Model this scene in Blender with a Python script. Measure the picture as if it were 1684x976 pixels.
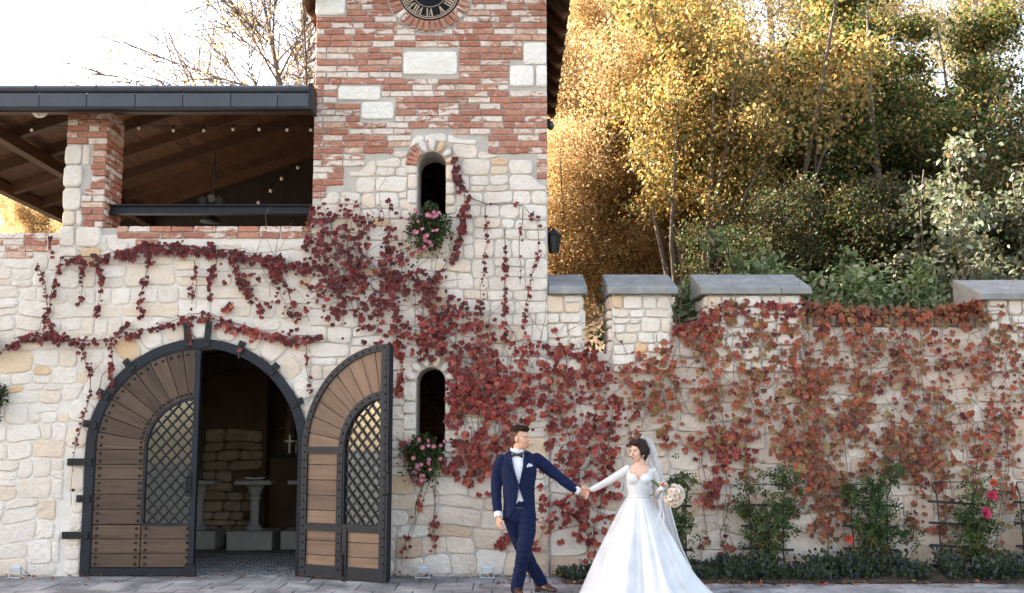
import bpy, bmesh, math, random
import numpy as np
from mathutils import Vector, Matrix, noise

# ------------------------------------------------------------------ camera, sky, sun, exposure
for _o in list(bpy.data.objects): bpy.data.objects.remove(_o)
scene = bpy.context.scene
COL = scene.collection
CAM_D, CAM_H, F_PX, TILT = 13.2, 1.62, 1800.0, math.radians(7.326)
cam_data = bpy.data.cameras.new('camera')
cam_data.sensor_width = 36.0
cam_data.lens = F_PX / 1684.0 * 36.0
cam_data.clip_start, cam_data.clip_end = 0.1, 2000.0
cam = bpy.data.objects.new('camera', cam_data); COL.objects.link(cam)
cam.location = (0, -CAM_D, CAM_H)
cam.rotation_euler = (math.pi / 2 + TILT, 0, 0)
scene.camera = cam

SUN_AZ = math.radians(290)      # clockwise from +Y: low from the left, a little behind the wall face
SUN_EL = math.radians(32)
world = bpy.data.worlds.new('World'); scene.world = world; world.use_nodes = True
wn = world.node_tree
sky = wn.nodes.new('ShaderNodeTexSky'); sky.sky_type = 'NISHITA'; sky.sun_disc = False
sky.sun_elevation = SUN_EL; sky.sun_rotation = SUN_AZ
sky.air_density = 1.0; sky.dust_density = 2.5; sky.ozone_density = 0.0; sky.altitude = 300
wn.nodes['Background'].inputs['Strength'].default_value = 0.15
haze = wn.nodes.new('ShaderNodeMix'); haze.data_type = 'RGBA'; haze.blend_type = 'MULTIPLY'      # warm autumn haze over the whole sky
haze.inputs[0].default_value = 1.0; haze.inputs[7].default_value = (1.0, 0.862, 0.752, 1)
wn.links.new(sky.outputs[0], haze.inputs[6]); wn.links.new(haze.outputs[2], wn.nodes['Background'].inputs['Color'])
sun_data = bpy.data.lights.new('sun', 'SUN'); sun_data.energy = 5.0
sun_data.angle = math.radians(0.6); sun_data.color = (1.0, 0.93, 0.82)
sun = bpy.data.objects.new('sun', sun_data); COL.objects.link(sun)
_sd = Vector((math.sin(SUN_AZ) * math.cos(SUN_EL), math.cos(SUN_AZ) * math.cos(SUN_EL), math.sin(SUN_EL)))
sun.rotation_euler = _sd.to_track_quat('Z', 'Y').to_euler()
vs = scene.view_settings
scene.display_settings.display_device = 'sRGB'
vs.view_transform = 'Standard'; vs.look = 'None'; vs.gamma = 1.0; vs.use_curve_mapping = False
vs.exposure = 2.75
scene.cycles.max_bounces = 7; scene.cycles.transparent_max_bounces = 12
scene.cycles.use_denoising = True; scene.cycles.use_adaptive_sampling = True; scene.cycles.adaptive_threshold = 0.02

# ------------------------------------------------------------------ helpers
def W(px, py, Y=0.0):
    """a point of the photograph (1684 x 976) on the vertical plane at depth Y"""
    a, b = (px - 842.0) / F_PX, (488.0 - py) / F_PX
    dy = math.cos(TILT) - b * math.sin(TILT); dz = math.sin(TILT) + b * math.cos(TILT)
    t = (Y + CAM_D) / dy
    return Vector((a * t, Y, CAM_H + dz * t))
def PX(p):
    d = (p[0], p[1] + CAM_D, p[2] - CAM_H)
    f = d[1] * math.cos(TILT) + d[2] * math.sin(TILT); u = -d[1] * math.sin(TILT) + d[2] * math.cos(TILT)
    return 842 + F_PX * d[0] / f, 488 - F_PX * u / f
def wx(px, py, Y=0.0): return W(px, py, Y).x
def wz(px, py, Y=0.0): return W(px, py, Y).z
def lerp(a, b, t): return a + (b - a) * t

def wm(o):
    return o.matrix_basis.copy() if o.parent is None else wm(o.parent) @ o.matrix_parent_inverse @ o.matrix_basis
def put(o, parent=None, local=False):
    COL.objects.link(o)
    if parent is not None:
        o.parent = parent
        if not local: o.matrix_parent_inverse = wm(parent).inverted()
    return o
def tag(o, label=None, cat=None, group=None, kind=None):
    if label: o['label'] = label
    if cat: o['category'] = cat
    if group: o['group'] = group
    if kind: o['kind'] = kind
    return o
def thing(name, loc, label, cat, group=None, rz=0.0):
    o = bpy.data.objects.new(name, None); o.empty_display_size = 0.2
    o.location = loc; o.rotation_euler = (0, 0, rz)
    o.matrix_basis = Matrix.Translation(Vector(loc)) @ Matrix.Rotation(rz, 4, 'Z')
    COL.objects.link(o)
    return tag(o, label, cat, group)
def inst(name, mesh, parent, M=None, mats=None, local=False):
    o = bpy.data.objects.new(name, mesh)
    if M is not None: o.matrix_basis = M
    return put(o, parent, local)

class MB:
    """collects vertices and faces, then links them as one mesh object"""
    def __init__(s): s.v, s.f, s.m = [], [], []
    def add(s, vs_, fs, m=0):
        n = len(s.v); s.v += [tuple(p) for p in vs_]
        for f in fs: s.f.append(tuple(i + n for i in f)); s.m.append(m)
    def box(s, c, d, rot=None, m=0):
        hx, hy, hz = d[0] / 2, d[1] / 2, d[2] / 2
        P = [Vector((x, y, z)) for x in (-hx, hx) for y in (-hy, hy) for z in (-hz, hz)]
        if rot is not None: P = [rot @ p for p in P]
        c = Vector(c)
        s.add([p + c for p in P], [(0, 1, 3, 2), (4, 6, 7, 5), (0, 4, 5, 1), (2, 3, 7, 6), (0, 2, 6, 4), (1, 5, 7, 3)], m)
        return s
    def span(s, a, b, m=0):
        a, b = Vector(a), Vector(b)
        return s.box((a + b) / 2, (abs(b.x - a.x), abs(b.y - a.y), abs(b.z - a.z)), None, m)
    def bar(s, a, b, w, h, up=(0, 0, 1), m=0):
        """a box beam from a to b, w across, h along up"""
        a, b = Vector(a), Vector(b); t = (b - a); L = t.length; t.normalize()
        u = Vector(up); x = t.cross(u)
        if x.length < 1e-6: x = t.cross(Vector((0, 1, 0)))
        x.normalize(); u = x.cross(t).normalized()
        R = Matrix((x, t, u)).transposed()
        return s.box((a + b) / 2, (w, L, h), R, m)
    def tube(s, pts, rad, n=6, cap=True, m=0, flat=None):
        pts = [Vector(p) for p in pts]; k = len(pts)
        if not hasattr(rad, '__len__'): rad = [rad] * k
        base = len(s.v); pu = None
        for i, p in enumerate(pts):
            t = (pts[min(i + 1, k - 1)] - pts[max(i - 1, 0)])
            if t.length < 1e-9: t = Vector((0, 0, 1))
            t.normalize()
            ref = pu if pu is not None else (Vector((1, 0, 0)) if abs(t.x) < 0.8 else Vector((0, 1, 0)))
            u = ref - t * ref.dot(t)
            if u.length < 1e-6: u = t.orthogonal()
            u.normalize(); v = t.cross(u); pu = u
            r = rad[i]; ru, rv = (r if hasattr(r, '__len__') else (r, r))
            for j in range(n):
                a = 2 * math.pi * j / n
                s.v.append(tuple(p + u * (math.cos(a) * ru) + v * (math.sin(a) * rv)))
        for i in range(k - 1):
            for j in range(n):
                a, b = base + i * n + j, base + i * n + (j + 1) % n
                s.f.append((a, b, b + n, a + n)); s.m.append(m)
        if cap:
            s.f.append(tuple(base + j for j in reversed(range(n)))); s.m.append(m)
            s.f.append(tuple(base + (k - 1) * n + j for j in range(n))); s.m.append(m)
        return s
    def ell(s, c, r, nu=14, nv=9, rot=None, m=0):
        c = Vector(c); base = len(s.v)
        P = [Vector((0, 0, -r[2]))]
        for i in range(1, nv):
            a = -math.pi / 2 + math.pi * i / nv
            for j in range(nu):
                b = 2 * math.pi * j / nu
                P.append(Vector((r[0] * math.cos(a) * math.cos(b), r[1] * math.cos(a) * math.sin(b), r[2] * math.sin(a))))
        P.append(Vector((0, 0, r[2])))
        if rot is not None: P = [rot @ p for p in P]
        F = []
        for j in range(nu): F.append((0, 1 + (j + 1) % nu, 1 + j))
        for i in range(nv - 2):
            for j in range(nu):
                a = 1 + i * nu + j; b = 1 + i * nu + (j + 1) % nu
                F.append((a, b, b + nu, a + nu))
        top = 1 + (nv - 1) * nu; l = 1 + (nv - 2) * nu
        for j in range(nu): F.append((l + j, l + (j + 1) % nu, top))
        s.add([p + c for p in P], F, m)
        return s
    def lathe(s, c, prof, n=16, m=0):
        """prof: (radius, z) from the bottom up"""
        c = Vector(c); base = len(s.v)
        for r, z in prof:
            for j in range(n):
                a = 2 * math.pi * j / n
                s.v.append((c.x + r * math.cos(a), c.y + r * math.sin(a), c.z + z))
        for i in range(len(prof) - 1):
            for j in range(n):
                a, b = base + i * n + j, base + i * n + (j + 1) % n
                s.f.append((a, b, b + n, a + n)); s.m.append(m)
        s.f.append(tuple(base + j for j in reversed(range(n)))); s.m.append(m)
        s.f.append(tuple(base + (len(prof) - 1) * n + j for j in range(n))); s.m.append(m)
        return s
    def prism(s, poly, y0, y1, m=0):
        """poly of (x, z) pairs, counter-clockwise seen from -Y, extruded y0 (front) to y1"""
        n = len(poly); base = len(s.v)
        s.v += [(x, y0, z) for x, z in poly] + [(x, y1, z) for x, z in poly]
        s.f.append(tuple(base + i for i in range(n))); s.m.append(m)
        s.f.append(tuple(base + n + i for i in reversed(range(n)))); s.m.append(m)
        for i in range(n):
            j = (i + 1) % n
            s.f.append((base + i, base + n + i, base + n + j, base + j)); s.m.append(m)
        return s
    def mesh(s, name, mats=(), smooth=False):
        me = bpy.data.meshes.new(name); me.from_pydata(s.v, [], s.f)
        for q in (mats if isinstance(mats, (list, tuple)) else [mats]): me.materials.append(q)
        if any(s.m): me.polygons.foreach_set('material_index', s.m)
        if smooth: me.polygons.foreach_set('use_smooth', [True] * len(me.polygons))
        me.update(); return me
    def build(s, name, mats, parent=None, smooth=False, local=False, bevel=0.0):
        me = s.mesh(name, mats, smooth)
        if bevel:
            bm = bmesh.new(); bm.from_mesh(me)
            bmesh.ops.bevel(bm, geom=[e for e in bm.edges if e.is_manifold and e.calc_face_angle(0) > 0.6], offset=bevel, segments=1, affect='EDGES')
            bm.to_mesh(me); bm.free()
        o = bpy.data.objects.new(name, me)
        return put(o, parent, local)

def fast_mesh(name, V, faces, mats, col=None, smooth=False):
    """V (n,3) array; faces: list of (m,k) index arrays"""
    me = bpy.data.meshes.new(name)
    V = np.asarray(V, np.float32); me.vertices.add(len(V)); me.vertices.foreach_set('co', V.ravel())
    tot = sum(f.size for f in faces); np_ = sum(len(f) for f in faces)
    me.loops.add(tot); me.polygons.add(np_)
    me.loops.foreach_set('vertex_index', np.concatenate([f.ravel() for f in faces]).astype(np.int32))
    st, k0 = [], 0
    for f in faces:
        st.append(k0 + np.arange(len(f)) * f.shape[1]); k0 += f.size
    me.polygons.foreach_set('loop_start', np.concatenate(st).astype(np.int32))
    for q in (mats if isinstance(mats, (list, tuple)) else [mats]): me.materials.append(q)
    if smooth: me.polygons.foreach_set('use_smooth', np.ones(np_, bool))
    if col is not None:
        a = me.attributes.new('col', 'FLOAT_COLOR', 'POINT')
        c4 = np.ones((len(V), 4), np.float32); c4[:, :3] = col
        a.data.foreach_set('color', c4.ravel())
    me.update(calc_edges=True); me.validate()
    return me

TMP = bpy.data.scenes.new('tmp')
def eval_mesh(o):
    with bpy.context.temp_override(scene=TMP, view_layer=TMP.view_layers[0]):
        dg = bpy.context.evaluated_depsgraph_get(); dg.update()
        return bpy.data.meshes.new_from_object(o.evaluated_get(dg))
def boolean_cut(mb, cutters, name, mats):
    o = bpy.data.objects.new('tmp', mb.mesh('tmp', mats)); TMP.collection.objects.link(o)
    cs = []
    for c in cutters:
        k = bpy.data.objects.new('tmpc', c.mesh('tmpc')); TMP.collection.objects.link(k); cs.append(k)
        md = o.modifiers.new('b', 'BOOLEAN'); md.object = k; md.operation = 'DIFFERENCE'; md.solver = 'EXACT'
    me = eval_mesh(o); me.name = name
    for k in cs + [o]: bpy.data.objects.remove(k)
    return me
def remesh(mb, voxel, smooth=3, factor=0.5, mats=()):
    o = bpy.data.objects.new('tmp', mb.mesh('tmp')); TMP.collection.objects.link(o)
    md = o.modifiers.new('r', 'REMESH'); md.mode = 'VOXEL'; md.voxel_size = voxel; md.adaptivity = 0
    if smooth:
        sm = o.modifiers.new('s', 'SMOOTH'); sm.iterations = smooth; sm.factor = factor
    me = eval_mesh(o); bpy.data.objects.remove(o)
    me.materials.clear()
    for q in (mats if isinstance(mats, (list, tuple)) else [mats]): me.materials.append(q)
    me.polygons.foreach_set('use_smooth', [True] * len(me.polygons))
    return me
def inside(poly, x, y):
    r = False; n = len(poly); j = n - 1
    for i in range(n):
        xi, yi = poly[i]; xj, yj = poly[j]
        if (yi > y) != (yj > y) and x < (xj - xi) * (y - yi) / (yj - yi) + xi: r = not r
        j = i
    return r

# ------------------------------------------------------------------ materials
class NT:
    def __init__(s, name):
        s.mat = bpy.data.materials.new(name); s.mat.use_nodes = True
        s.nt = s.mat.node_tree; s.bsdf = s.nt.nodes['Principled BSDF']; s.out = s.nt.nodes['Material Output']
    def n(s, t, ins=None, **kw):
        nd = s.nt.nodes.new(t)
        for k, v in kw.items(): setattr(nd, k, v)
        for k, v in (ins or {}).items(): s.set(nd.inputs[k], v)
        return nd
    def set(s, sock, v):
        if hasattr(v, 'is_output'): s.nt.links.new(v, sock)
        else:
            if hasattr(v, '__len__') and len(v) == 3 and sock.type == 'RGBA': v = (*v, 1)
            sock.default_value = v
    def noise(s, vec, scale, detail=4, rough=0.55, dist=0.0):
        return s.n('ShaderNodeTexNoise', {'Vector': vec, 'Scale': scale, 'Detail': detail, 'Roughness': rough, 'Distortion': dist}).outputs[0]
    def ramp(s, fac, stops, interp='LINEAR'):
        nd = s.n('ShaderNodeValToRGB', {'Fac': fac}); cr = nd.color_ramp; cr.interpolation = interp
        while len(cr.elements) < len(stops): cr.elements.new(0.5)
        for e, (p, c) in zip(cr.elements, stops):
            e.position = p; e.color = (*c, 1) if hasattr(c, '__len__') else (c, c, c, 1)
        return nd.outputs[0]
    def mix(s, fac, a, b, mode='MIX'):
        nd = s.nt.nodes.new('ShaderNodeMix'); nd.data_type = 'RGBA'; nd.blend_type = mode
        s.set(nd.inputs[0], fac); s.set(nd.inputs[6], a); s.set(nd.inputs[7], b)
        return nd.outputs[2]
    def math(s, op, a, b=0.0):
        nd = s.n('ShaderNodeMath', operation=op); s.set(nd.inputs[0], a); s.set(nd.inputs[1], b); return nd.outputs[0]
    def pos(s, shift=True):
        p = s.n('ShaderNodeNewGeometry').outputs['Position']
        if not shift: return p
        r = s.n('ShaderNodeObjectInfo').outputs['Random']
        sc = s.n('ShaderNodeVectorMath', {0: (37.0, 51.0, 23.0), 3: r}, operation='SCALE').outputs[0]
        return s.n('ShaderNodeVectorMath', {0: p, 1: sc}, operation='ADD').outputs[0]
    def objc(s): return s.n('ShaderNodeTexCoord').outputs['Object']
    def rnd(s): return s.n('ShaderNodeObjectInfo').outputs['Random']
    def bump(s, h, strength=0.5, dist=0.01, prev=None):
        nd = s.n('ShaderNodeBump', {'Height': h, 'Strength': strength, 'Distance': dist})
        if prev is not None: s.set(nd.inputs['Normal'], prev)
        return nd.outputs[0]
    def done(s, color=None, rough=None, normal=None, **kw):
        if color is not None: s.set(s.bsdf.inputs['Base Color'], color)
        if rough is not None: s.set(s.bsdf.inputs['Roughness'], rough)
        if normal is not None: s.set(s.bsdf.inputs['Normal'], normal)
        for k, v in kw.items(): s.set(s.bsdf.inputs[k.replace('_', ' ')], v)
        return s.mat

def plain(name, c, rough=0.6, metal=0.0, var=0.12, scale=6.0, bump=0.15, bscale=60.0, bdist=0.004, spec=0.5):
    t = NT(name); p = t.pos()
    c0 = tuple(x * (1 - var) for x in c); c1 = tuple(min(1, x * (1 + var)) for x in c)
    col = t.ramp(t.noise(p, scale, 5), [(0.3, c0), (0.7, c1)])
    return t.done(col, rough, t.bump(t.noise(p, bscale, 4), bump, bdist), Metallic=metal, Specular_IOR_Level=spec)

def stone_mat(name, stops, patch, dark):
    t = NT(name); p = t.pos()
    base = t.ramp(t.rnd(), stops, 'LINEAR')
    mott = t.noise(p, 5.0, 6, 0.62, 0.4)
    c = t.mix(t.ramp(mott, [(0.52, 0.0), (0.72, 0.55)]), base, patch)
    fine = t.noise(p, 38.0, 6, 0.7)
    c = t.mix(t.ramp(fine, [(0.30, 0.5), (0.48, 0.0)]), c, dark)
    c = t.mix(t.ramp(t.noise(p, 2.2, 3), [(0.35, 0.18), (0.6, 0.0)]), c, dark)
    wp = t.n('ShaderNodeNewGeometry').outputs['Position']
    c = t.mix(t.ramp(t.noise(wp, 0.9, 6, 0.65, 0.6), [(0.40, 0.30), (0.58, 0.0)]), c, dark)
    ch = t.n('ShaderNodeTexVoronoi', {'Vector': p, 'Scale': 11.0}, distance='MANHATTAN').outputs['Distance']
    n1 = t.bump(t.noise(p, 8.0, 6, 0.68), 0.6, 0.04)
    n2 = t.bump(ch, 0.28, 0.02, n1)
    n3 = t.bump(fine, 0.7, 0.009, n2)
    return t.done(c, 0.9, n3, Specular_IOR_Level=0.2)
M_stone = stone_mat('cream_sandstone', [(0.0, (0.64, 0.575, 0.505)), (0.35, (0.69, 0.63, 0.56)), (0.68, (0.63, 0.56, 0.485)), (0.82, (0.65, 0.555, 0.455)), (0.95, (0.64, 0.51, 0.38)), (0.99, (0.60, 0.39, 0.20))], (0.66, 0.545, 0.43), (0.40, 0.33, 0.27))
M_stone_g = stone_mat('warm_sandstone', [(0.0, (0.60, 0.51, 0.43)), (0.35, (0.66, 0.58, 0.50)), (0.62, (0.59, 0.49, 0.40)), (0.85, (0.57, 0.44, 0.34)), (1.0, (0.50, 0.36, 0.25))], (0.53, 0.38, 0.27), (0.30, 0.23, 0.18))
M_block = stone_mat('white_limestone', [(0, (0.70, 0.665, 0.60)), (1, (0.77, 0.74, 0.67))], (0.72, 0.66, 0.56), (0.52, 0.46, 0.4))

def mortar_mat(name, a, b):
    t = NT(name); p = t.pos(False)
    c = t.ramp(t.noise(p, 3.0, 6), [(0.3, a), (0.7, b)])
    c = t.mix(t.ramp(t.noise(p, 60, 4), [(0.3, 0.35), (0.5, 0.0)]), c, tuple(x * 0.55 for x in a))
    nb = t.bump(t.noise(p, 14, 5), 0.5, 0.02)
    return t.done(c, 0.95, t.bump(t.noise(p, 90, 4), 0.4, 0.005, nb), Specular_IOR_Level=0.15)
M_mortar = mortar_mat('pale_mortar', (0.56, 0.505, 0.445), (0.66, 0.605, 0.54))
M_mortar_g = mortar_mat('warm_mortar', (0.47, 0.40, 0.34), (0.57, 0.50, 0.435))
M_mortar_b = mortar_mat('grey_mortar', (0.36, 0.32, 0.28), (0.47, 0.425, 0.375))
M_inner = mortar_mat('shaded_plaster', (0.085, 0.055, 0.033), (0.14, 0.092, 0.055))  # interior shade put into the plaster colour
M_stone_in = stone_mat('shaded_sandstone', [(0.0, (0.34, 0.26, 0.18)), (1.0, (0.46, 0.36, 0.25))], (0.24, 0.17, 0.11), (0.12, 0.09, 0.06))  # sandstone copy with the chapel's shade put into its colour

def brick_mat():
    t = NT('old_brick'); p = t.pos(); r = t.rnd()
    base = t.ramp(r, [(0.0, (0.32, 0.135, 0.095)), (0.18, (0.39, 0.18, 0.125)), (0.36, (0.35, 0.155, 0.11)), (0.5, (0.43, 0.215, 0.15)), (0.62, (0.33, 0.12, 0.075)), (0.72, (0.46, 0.22, 0.14)), (0.80, (0.27, 0.16, 0.12)), (0.88, (0.44, 0.20, 0.13)), (0.95, (0.52, 0.34, 0.25)), (1.0, (0.58, 0.44, 0.34))])
    r2 = t.math('FRACT', t.math('MULTIPLY', r, 17.31))
    vec = t.n('ShaderNodeMapping', {'Vector': p, 'Scale': (1.0, 1.0, 2.3)}).outputs[0]
    nz = t.noise(vec, 7.0, 7, 0.66, 0.6)
    thr = t.math('ADD', nz, t.math('MULTIPLY', t.math('SUBTRACT', t.math('POWER', r2, 1.4), 0.60), 0.42))
    wash = t.ramp(thr, [(0.47, 0.0), (0.52, 0.75), (0.66, 0.92)])
    white = t.ramp(t.noise(p, 30, 4), [(0.3, (0.50, 0.42, 0.35)), (0.7, (0.70, 0.63, 0.555))])
    base = t.mix(t.ramp(t.noise(p, 22, 5), [(0.35, 0.45), (0.6, 0.0)]), base, (0.16, 0.06, 0.04))
    c = t.mix(wash, base, white)
    n1 = t.bump(t.noise(p, 16, 6, 0.65), 0.6, 0.014)
    n2 = t.bump(wash, 0.25, 0.004, n1)
    return t.done(c, 0.92, t.bump(t.noise(p, 90, 4), 0.4, 0.004, n2), Specular_IOR_Level=0.15)
M_brick = brick_mat()
def brickwork_mat():
    t = NT('brickwork_flank'); g = t.n('ShaderNodeNewGeometry').outputs['Position']
    s = t.n('ShaderNodeSeparateXYZ', {0: g}); v = t.n('ShaderNodeCombineXYZ', {0: t.math('ADD', s.outputs[0], s.outputs[1]), 1: s.outputs[2], 2: 0.0}).outputs[0]
    bt = t.n('ShaderNodeTexBrick', {'Vector': v, 'Color1': (0.42, 0.17, 0.11, 1), 'Color2': (0.32, 0.13, 0.09, 1), 'Mortar': (0.40, 0.36, 0.31, 1), 'Scale': 1.0, 'Mortar Size': 0.007, 'Brick Width': 0.267, 'Row Height': 0.0805, 'Bias': 0.0})
    c = t.mix(t.ramp(t.noise(g, 7, 7, 0.66, 0.6), [(0.52, 0.0), (0.6, 0.8)]), bt.outputs['Color'], (0.60, 0.52, 0.44))
    return t.done(c, 0.92, t.bump(bt.outputs['Fac'], -0.6, 0.01), Specular_IOR_Level=0.15)
M_flank = brickwork_mat()

def wood_mat(name, a, b, axis=0, scale=1.0, rough=0.6, spec=0.3):
    """grain runs along the given local axis of the object"""
    t = NT(name); oc = t.objc(); r = t.rnd()
    sh = t.n('ShaderNodeVectorMath', {0: (13.0, 29.0, 41.0), 3: r}, operation='SCALE').outputs[0]
    v = t.n('ShaderNodeVectorMath', {0: oc, 1: sh}, operation='ADD').outputs[0]
    sc = [22.0, 22.0, 22.0]; sc[axis] = 1.6
    v = t.n('ShaderNodeMapping', {'Vector': v, 'Scale': tuple(x * scale for x in sc)}).outputs[0]
    g = t.noise(v, 1.0, 6, 0.6, 0.9)
    c = t.ramp(g, [(0.28, a), (0.5, tuple(lerp(x, y, 0.6) for x, y in zip(a, b))), (0.74, b)])
    tone = t.ramp(t.math('FRACT', t.math('MULTIPLY', r, 7.7)), [(0.0, 0.72), (1.0, 1.18)])
    c = t.mix(1.0, c, tone, 'MULTIPLY')
    return t.done(c, rough, t.bump(g, 0.35, 0.006), Specular_IOR_Level=spec)
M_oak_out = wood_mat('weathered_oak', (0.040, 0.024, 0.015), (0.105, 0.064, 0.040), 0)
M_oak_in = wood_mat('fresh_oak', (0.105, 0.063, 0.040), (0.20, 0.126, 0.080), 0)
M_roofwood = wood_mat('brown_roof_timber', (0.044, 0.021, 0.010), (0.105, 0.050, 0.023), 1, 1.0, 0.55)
M_beam = wood_mat('brown_beam', (0.034, 0.017, 0.009), (0.08, 0.038, 0.019), 1, 0.7, 0.5)
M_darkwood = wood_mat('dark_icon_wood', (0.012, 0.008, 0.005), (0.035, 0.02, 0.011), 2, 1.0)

M_iron = plain('black_iron', (0.007, 0.008, 0.010), 0.5, 0.1, 0.25, 9, 0.25, 130, 0.002, 0.3)
M_ironpaint = plain('dark_painted_iron', (0.0065, 0.0085, 0.014), 0.5, 0.1, 0.3, 9, 0.35, 90, 0.003, 0.3)
M_zinc = plain('grey_zinc_sheet', (0.040, 0.044, 0.052), 0.45, 0.3, 0.15, 2.5, 0.08, 14, 0.004)
M_slab = None
def slab_mat():
    t = NT('grey_slate_slab'); p = t.pos()
    c = t.ramp(t.noise(p, 4, 7, 0.65), [(0.3, (0.13, 0.13, 0.124)), (0.55, (0.21, 0.207, 0.195)), (0.75, (0.31, 0.30, 0.28))])
    c = t.mix(t.ramp(t.noise(p, 2.0, 5), [(0.58, 0.0), (0.72, 0.6)]), c, (0.12, 0.13, 0.06))
    return t.done(c, 0.8, t.bump(t.noise(p, 30, 6), 0.5, 0.008))
M_slab = slab_mat()
def paving_mat():
    t = NT('grey_paving'); p = t.pos()
    rr = t.ramp(t.rnd(), [(0, (0.30, 0.295, 0.285)), (0.5, (0.36, 0.35, 0.335)), (1, (0.42, 0.405, 0.38))])
    c = t.mix(t.ramp(t.noise(t.pos(False), 1.3, 7, 0.68, 0.4), [(0.40, 0.9), (0.60, 0.0)]), rr, (0.085, 0.083, 0.078))
    c = t.mix(t.ramp(t.noise(p, 45, 5), [(0.35, 0.5), (0.5, 0.0)]), c, (0.15, 0.15, 0.15))
    return t.done(c, 0.75, t.bump(t.noise(p, 35, 6), 0.45, 0.006))
M_pave = paving_mat()
M_paveb = plain('paving_joint_sand', (0.11, 0.105, 0.095), 0.95, 0, 0.3, 4, 0.5, 40, 0.01)
M_ground = plain('grey_ground', (0.034, 0.033, 0.026), 0.9, 0, 0.25, 1.2, 0.4, 30, 0.01)
M_soil = plain('dark_soil', (0.055, 0.036, 0.024), 0.95, 0, 0.4, 6, 0.8, 25, 0.03)
M_hill = plain('leaf_litter', (0.10, 0.062, 0.028), 0.95, 0, 0.5, 3, 0.8, 9, 0.08)
M_cob = plain('dark_cobble', (0.15, 0.145, 0.14), 0.7, 0, 0.3, 5, 0.3, 40, 0.006)
M_white = plain('white_enamel', (0.48, 0.48, 0.48), 0.35, 0, 0.05, 5, 0.02)
M_bark = plain('brown_bark', (0.13, 0.095, 0.07), 0.9, 0, 0.4, 5, 0.8, 24, 0.02)
M_birch = None
def birch_mat():
    t = NT('birch_bark'); p = t.pos(False)
    v = t.n('ShaderNodeMapping', {'Vector': p, 'Scale': (1.5, 1.5, 7.0)}).outputs[0]
    c = t.ramp(t.noise(v, 2.2, 5, 0.6), [(0.36, (0.06, 0.05, 0.045)), (0.46, (0.42, 0.37, 0.31)), (0.7, (0.58, 0.53, 0.46))])
    return t.done(c, 0.8, t.bump(t.noise(v, 5, 4), 0.4, 0.01))
M_birch = birch_mat()
M_stem = plain('vine_stem', (0.15, 0.10, 0.07), 0.9, 0, 0.35, 12, 0.5, 60, 0.004)
M_gstem = plain('green_stem', (0.10, 0.13, 0.04), 0.7, 0, 0.3, 8, 0.2)
def leaf_mat(name, trans=0.35, rough=0.5, spec=0.35):
    t = NT(name)
    a = t.n('ShaderNodeAttribute', attribute_name='col').outputs['Color']
    p = t.pos(False)
    c = t.mix(t.ramp(t.noise(p, 25, 3), [(0.3, 0.35), (0.6, 0.0)]), a, t.mix(1.0, a, (0.55, 0.45, 0.4), 'MULTIPLY'))
    t.done(c, rough, Specular_IOR_Level=spec)
    tr = t.n('ShaderNodeBsdfTranslucent', {'Color': c})
    mx = t.n('ShaderNodeMixShader', {0: trans})
    t.nt.links.new(t.bsdf.outputs[0], mx.inputs[1]); t.nt.links.new(tr.outputs[0], mx.inputs[2])
    t.nt.links.new(mx.outputs[0], t.out.inputs['Surface'])
    return t.mat
M_leaf = leaf_mat('tree_leaf', 0.5)
M_vine = leaf_mat('creeper_leaf', 0.28, 0.42, 0.4)
M_petal = leaf_mat('flower_petal', 0.3, 0.6, 0.2)
# ------------------------------------------------------------------ masonry
RND = random.Random(11)
def poly_area(P):
    a = 0
    for i in range(len(P)):
        x0, y0 = P[i]; x1, y1 = P[(i + 1) % len(P)]; a += x0 * y1 - x1 * y0
    return a / 2
def rubble(x0, x1, z0, z1, rng, row=(0.34, 0.52), hmax=(0.20, 0.36), wmax=(0.32, 0.64)):
    out = []
    def split(a, b, c, d, k=0):
        w, h = b - a, d - c
        if h > rng.uniform(*hmax) and h > 0.17 and (h > 0.30 or rng.random() < 0.7):
            t = c + h * rng.uniform(0.36, 0.64)
            split(a, b, c, t, k + 1); split(a, b, t, d, k + 1)
        elif w > rng.uniform(*wmax) and w > 0.26:
            t = a + w * rng.uniform(0.34, 0.66)
            split(a, t, c, d, k + 1); split(t, b, c, d, k + 1)
        else: out.append((a, b, c, d))
    z = z0
    while z < z1 - 1e-6:
        h = rng.uniform(*row)
        if z + h > z1 - 0.12: h = z1 - z
        x = x0
        while x < x1 - 1e-6:
            w = rng.uniform(0.5, 1.1)
            if x + w > x1 - 0.22: w = x1 - x
            split(x, x + w, z, z + h); x += w
        z += h
    return out
def edge_pts(r, step=0.055):
    a, b, c, d = r; P = []
    for (p, q) in (((a, c), (b, c)), ((b, c), (b, d)), ((b, d), (a, d)), ((a, d), (a, c))):
        n = max(2, int(round(math.hypot(q[0] - p[0], q[1] - p[1]) / step)))
        for i in range(n): P.append((lerp(p[0], q[0], i / n), lerp(p[1], q[1], i / n)))
    return P
def warp(P, amp, seed, lim=None):
    out = []
    for x, z in P:
        a = amp(x, z) if callable(amp) else amp
        v = Vector((x * 1.9 + seed, z * 1.9, seed * 0.7))
        dx = noise.noise(v) * a + noise.noise(v * 3.1) * a * 0.4
        v = v + Vector((31.7, 8.2, 4.4)); dz = noise.noise(v) * a * 0.9 + noise.noise(v * 3.3) * a * 0.35
        X, Z = x + dx, z + dz
        if lim: X = min(max(X, lim[0]), lim[1]); Z = min(max(Z, lim[2]), lim[3])
        out.append((X, Z))
    return out
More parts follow.
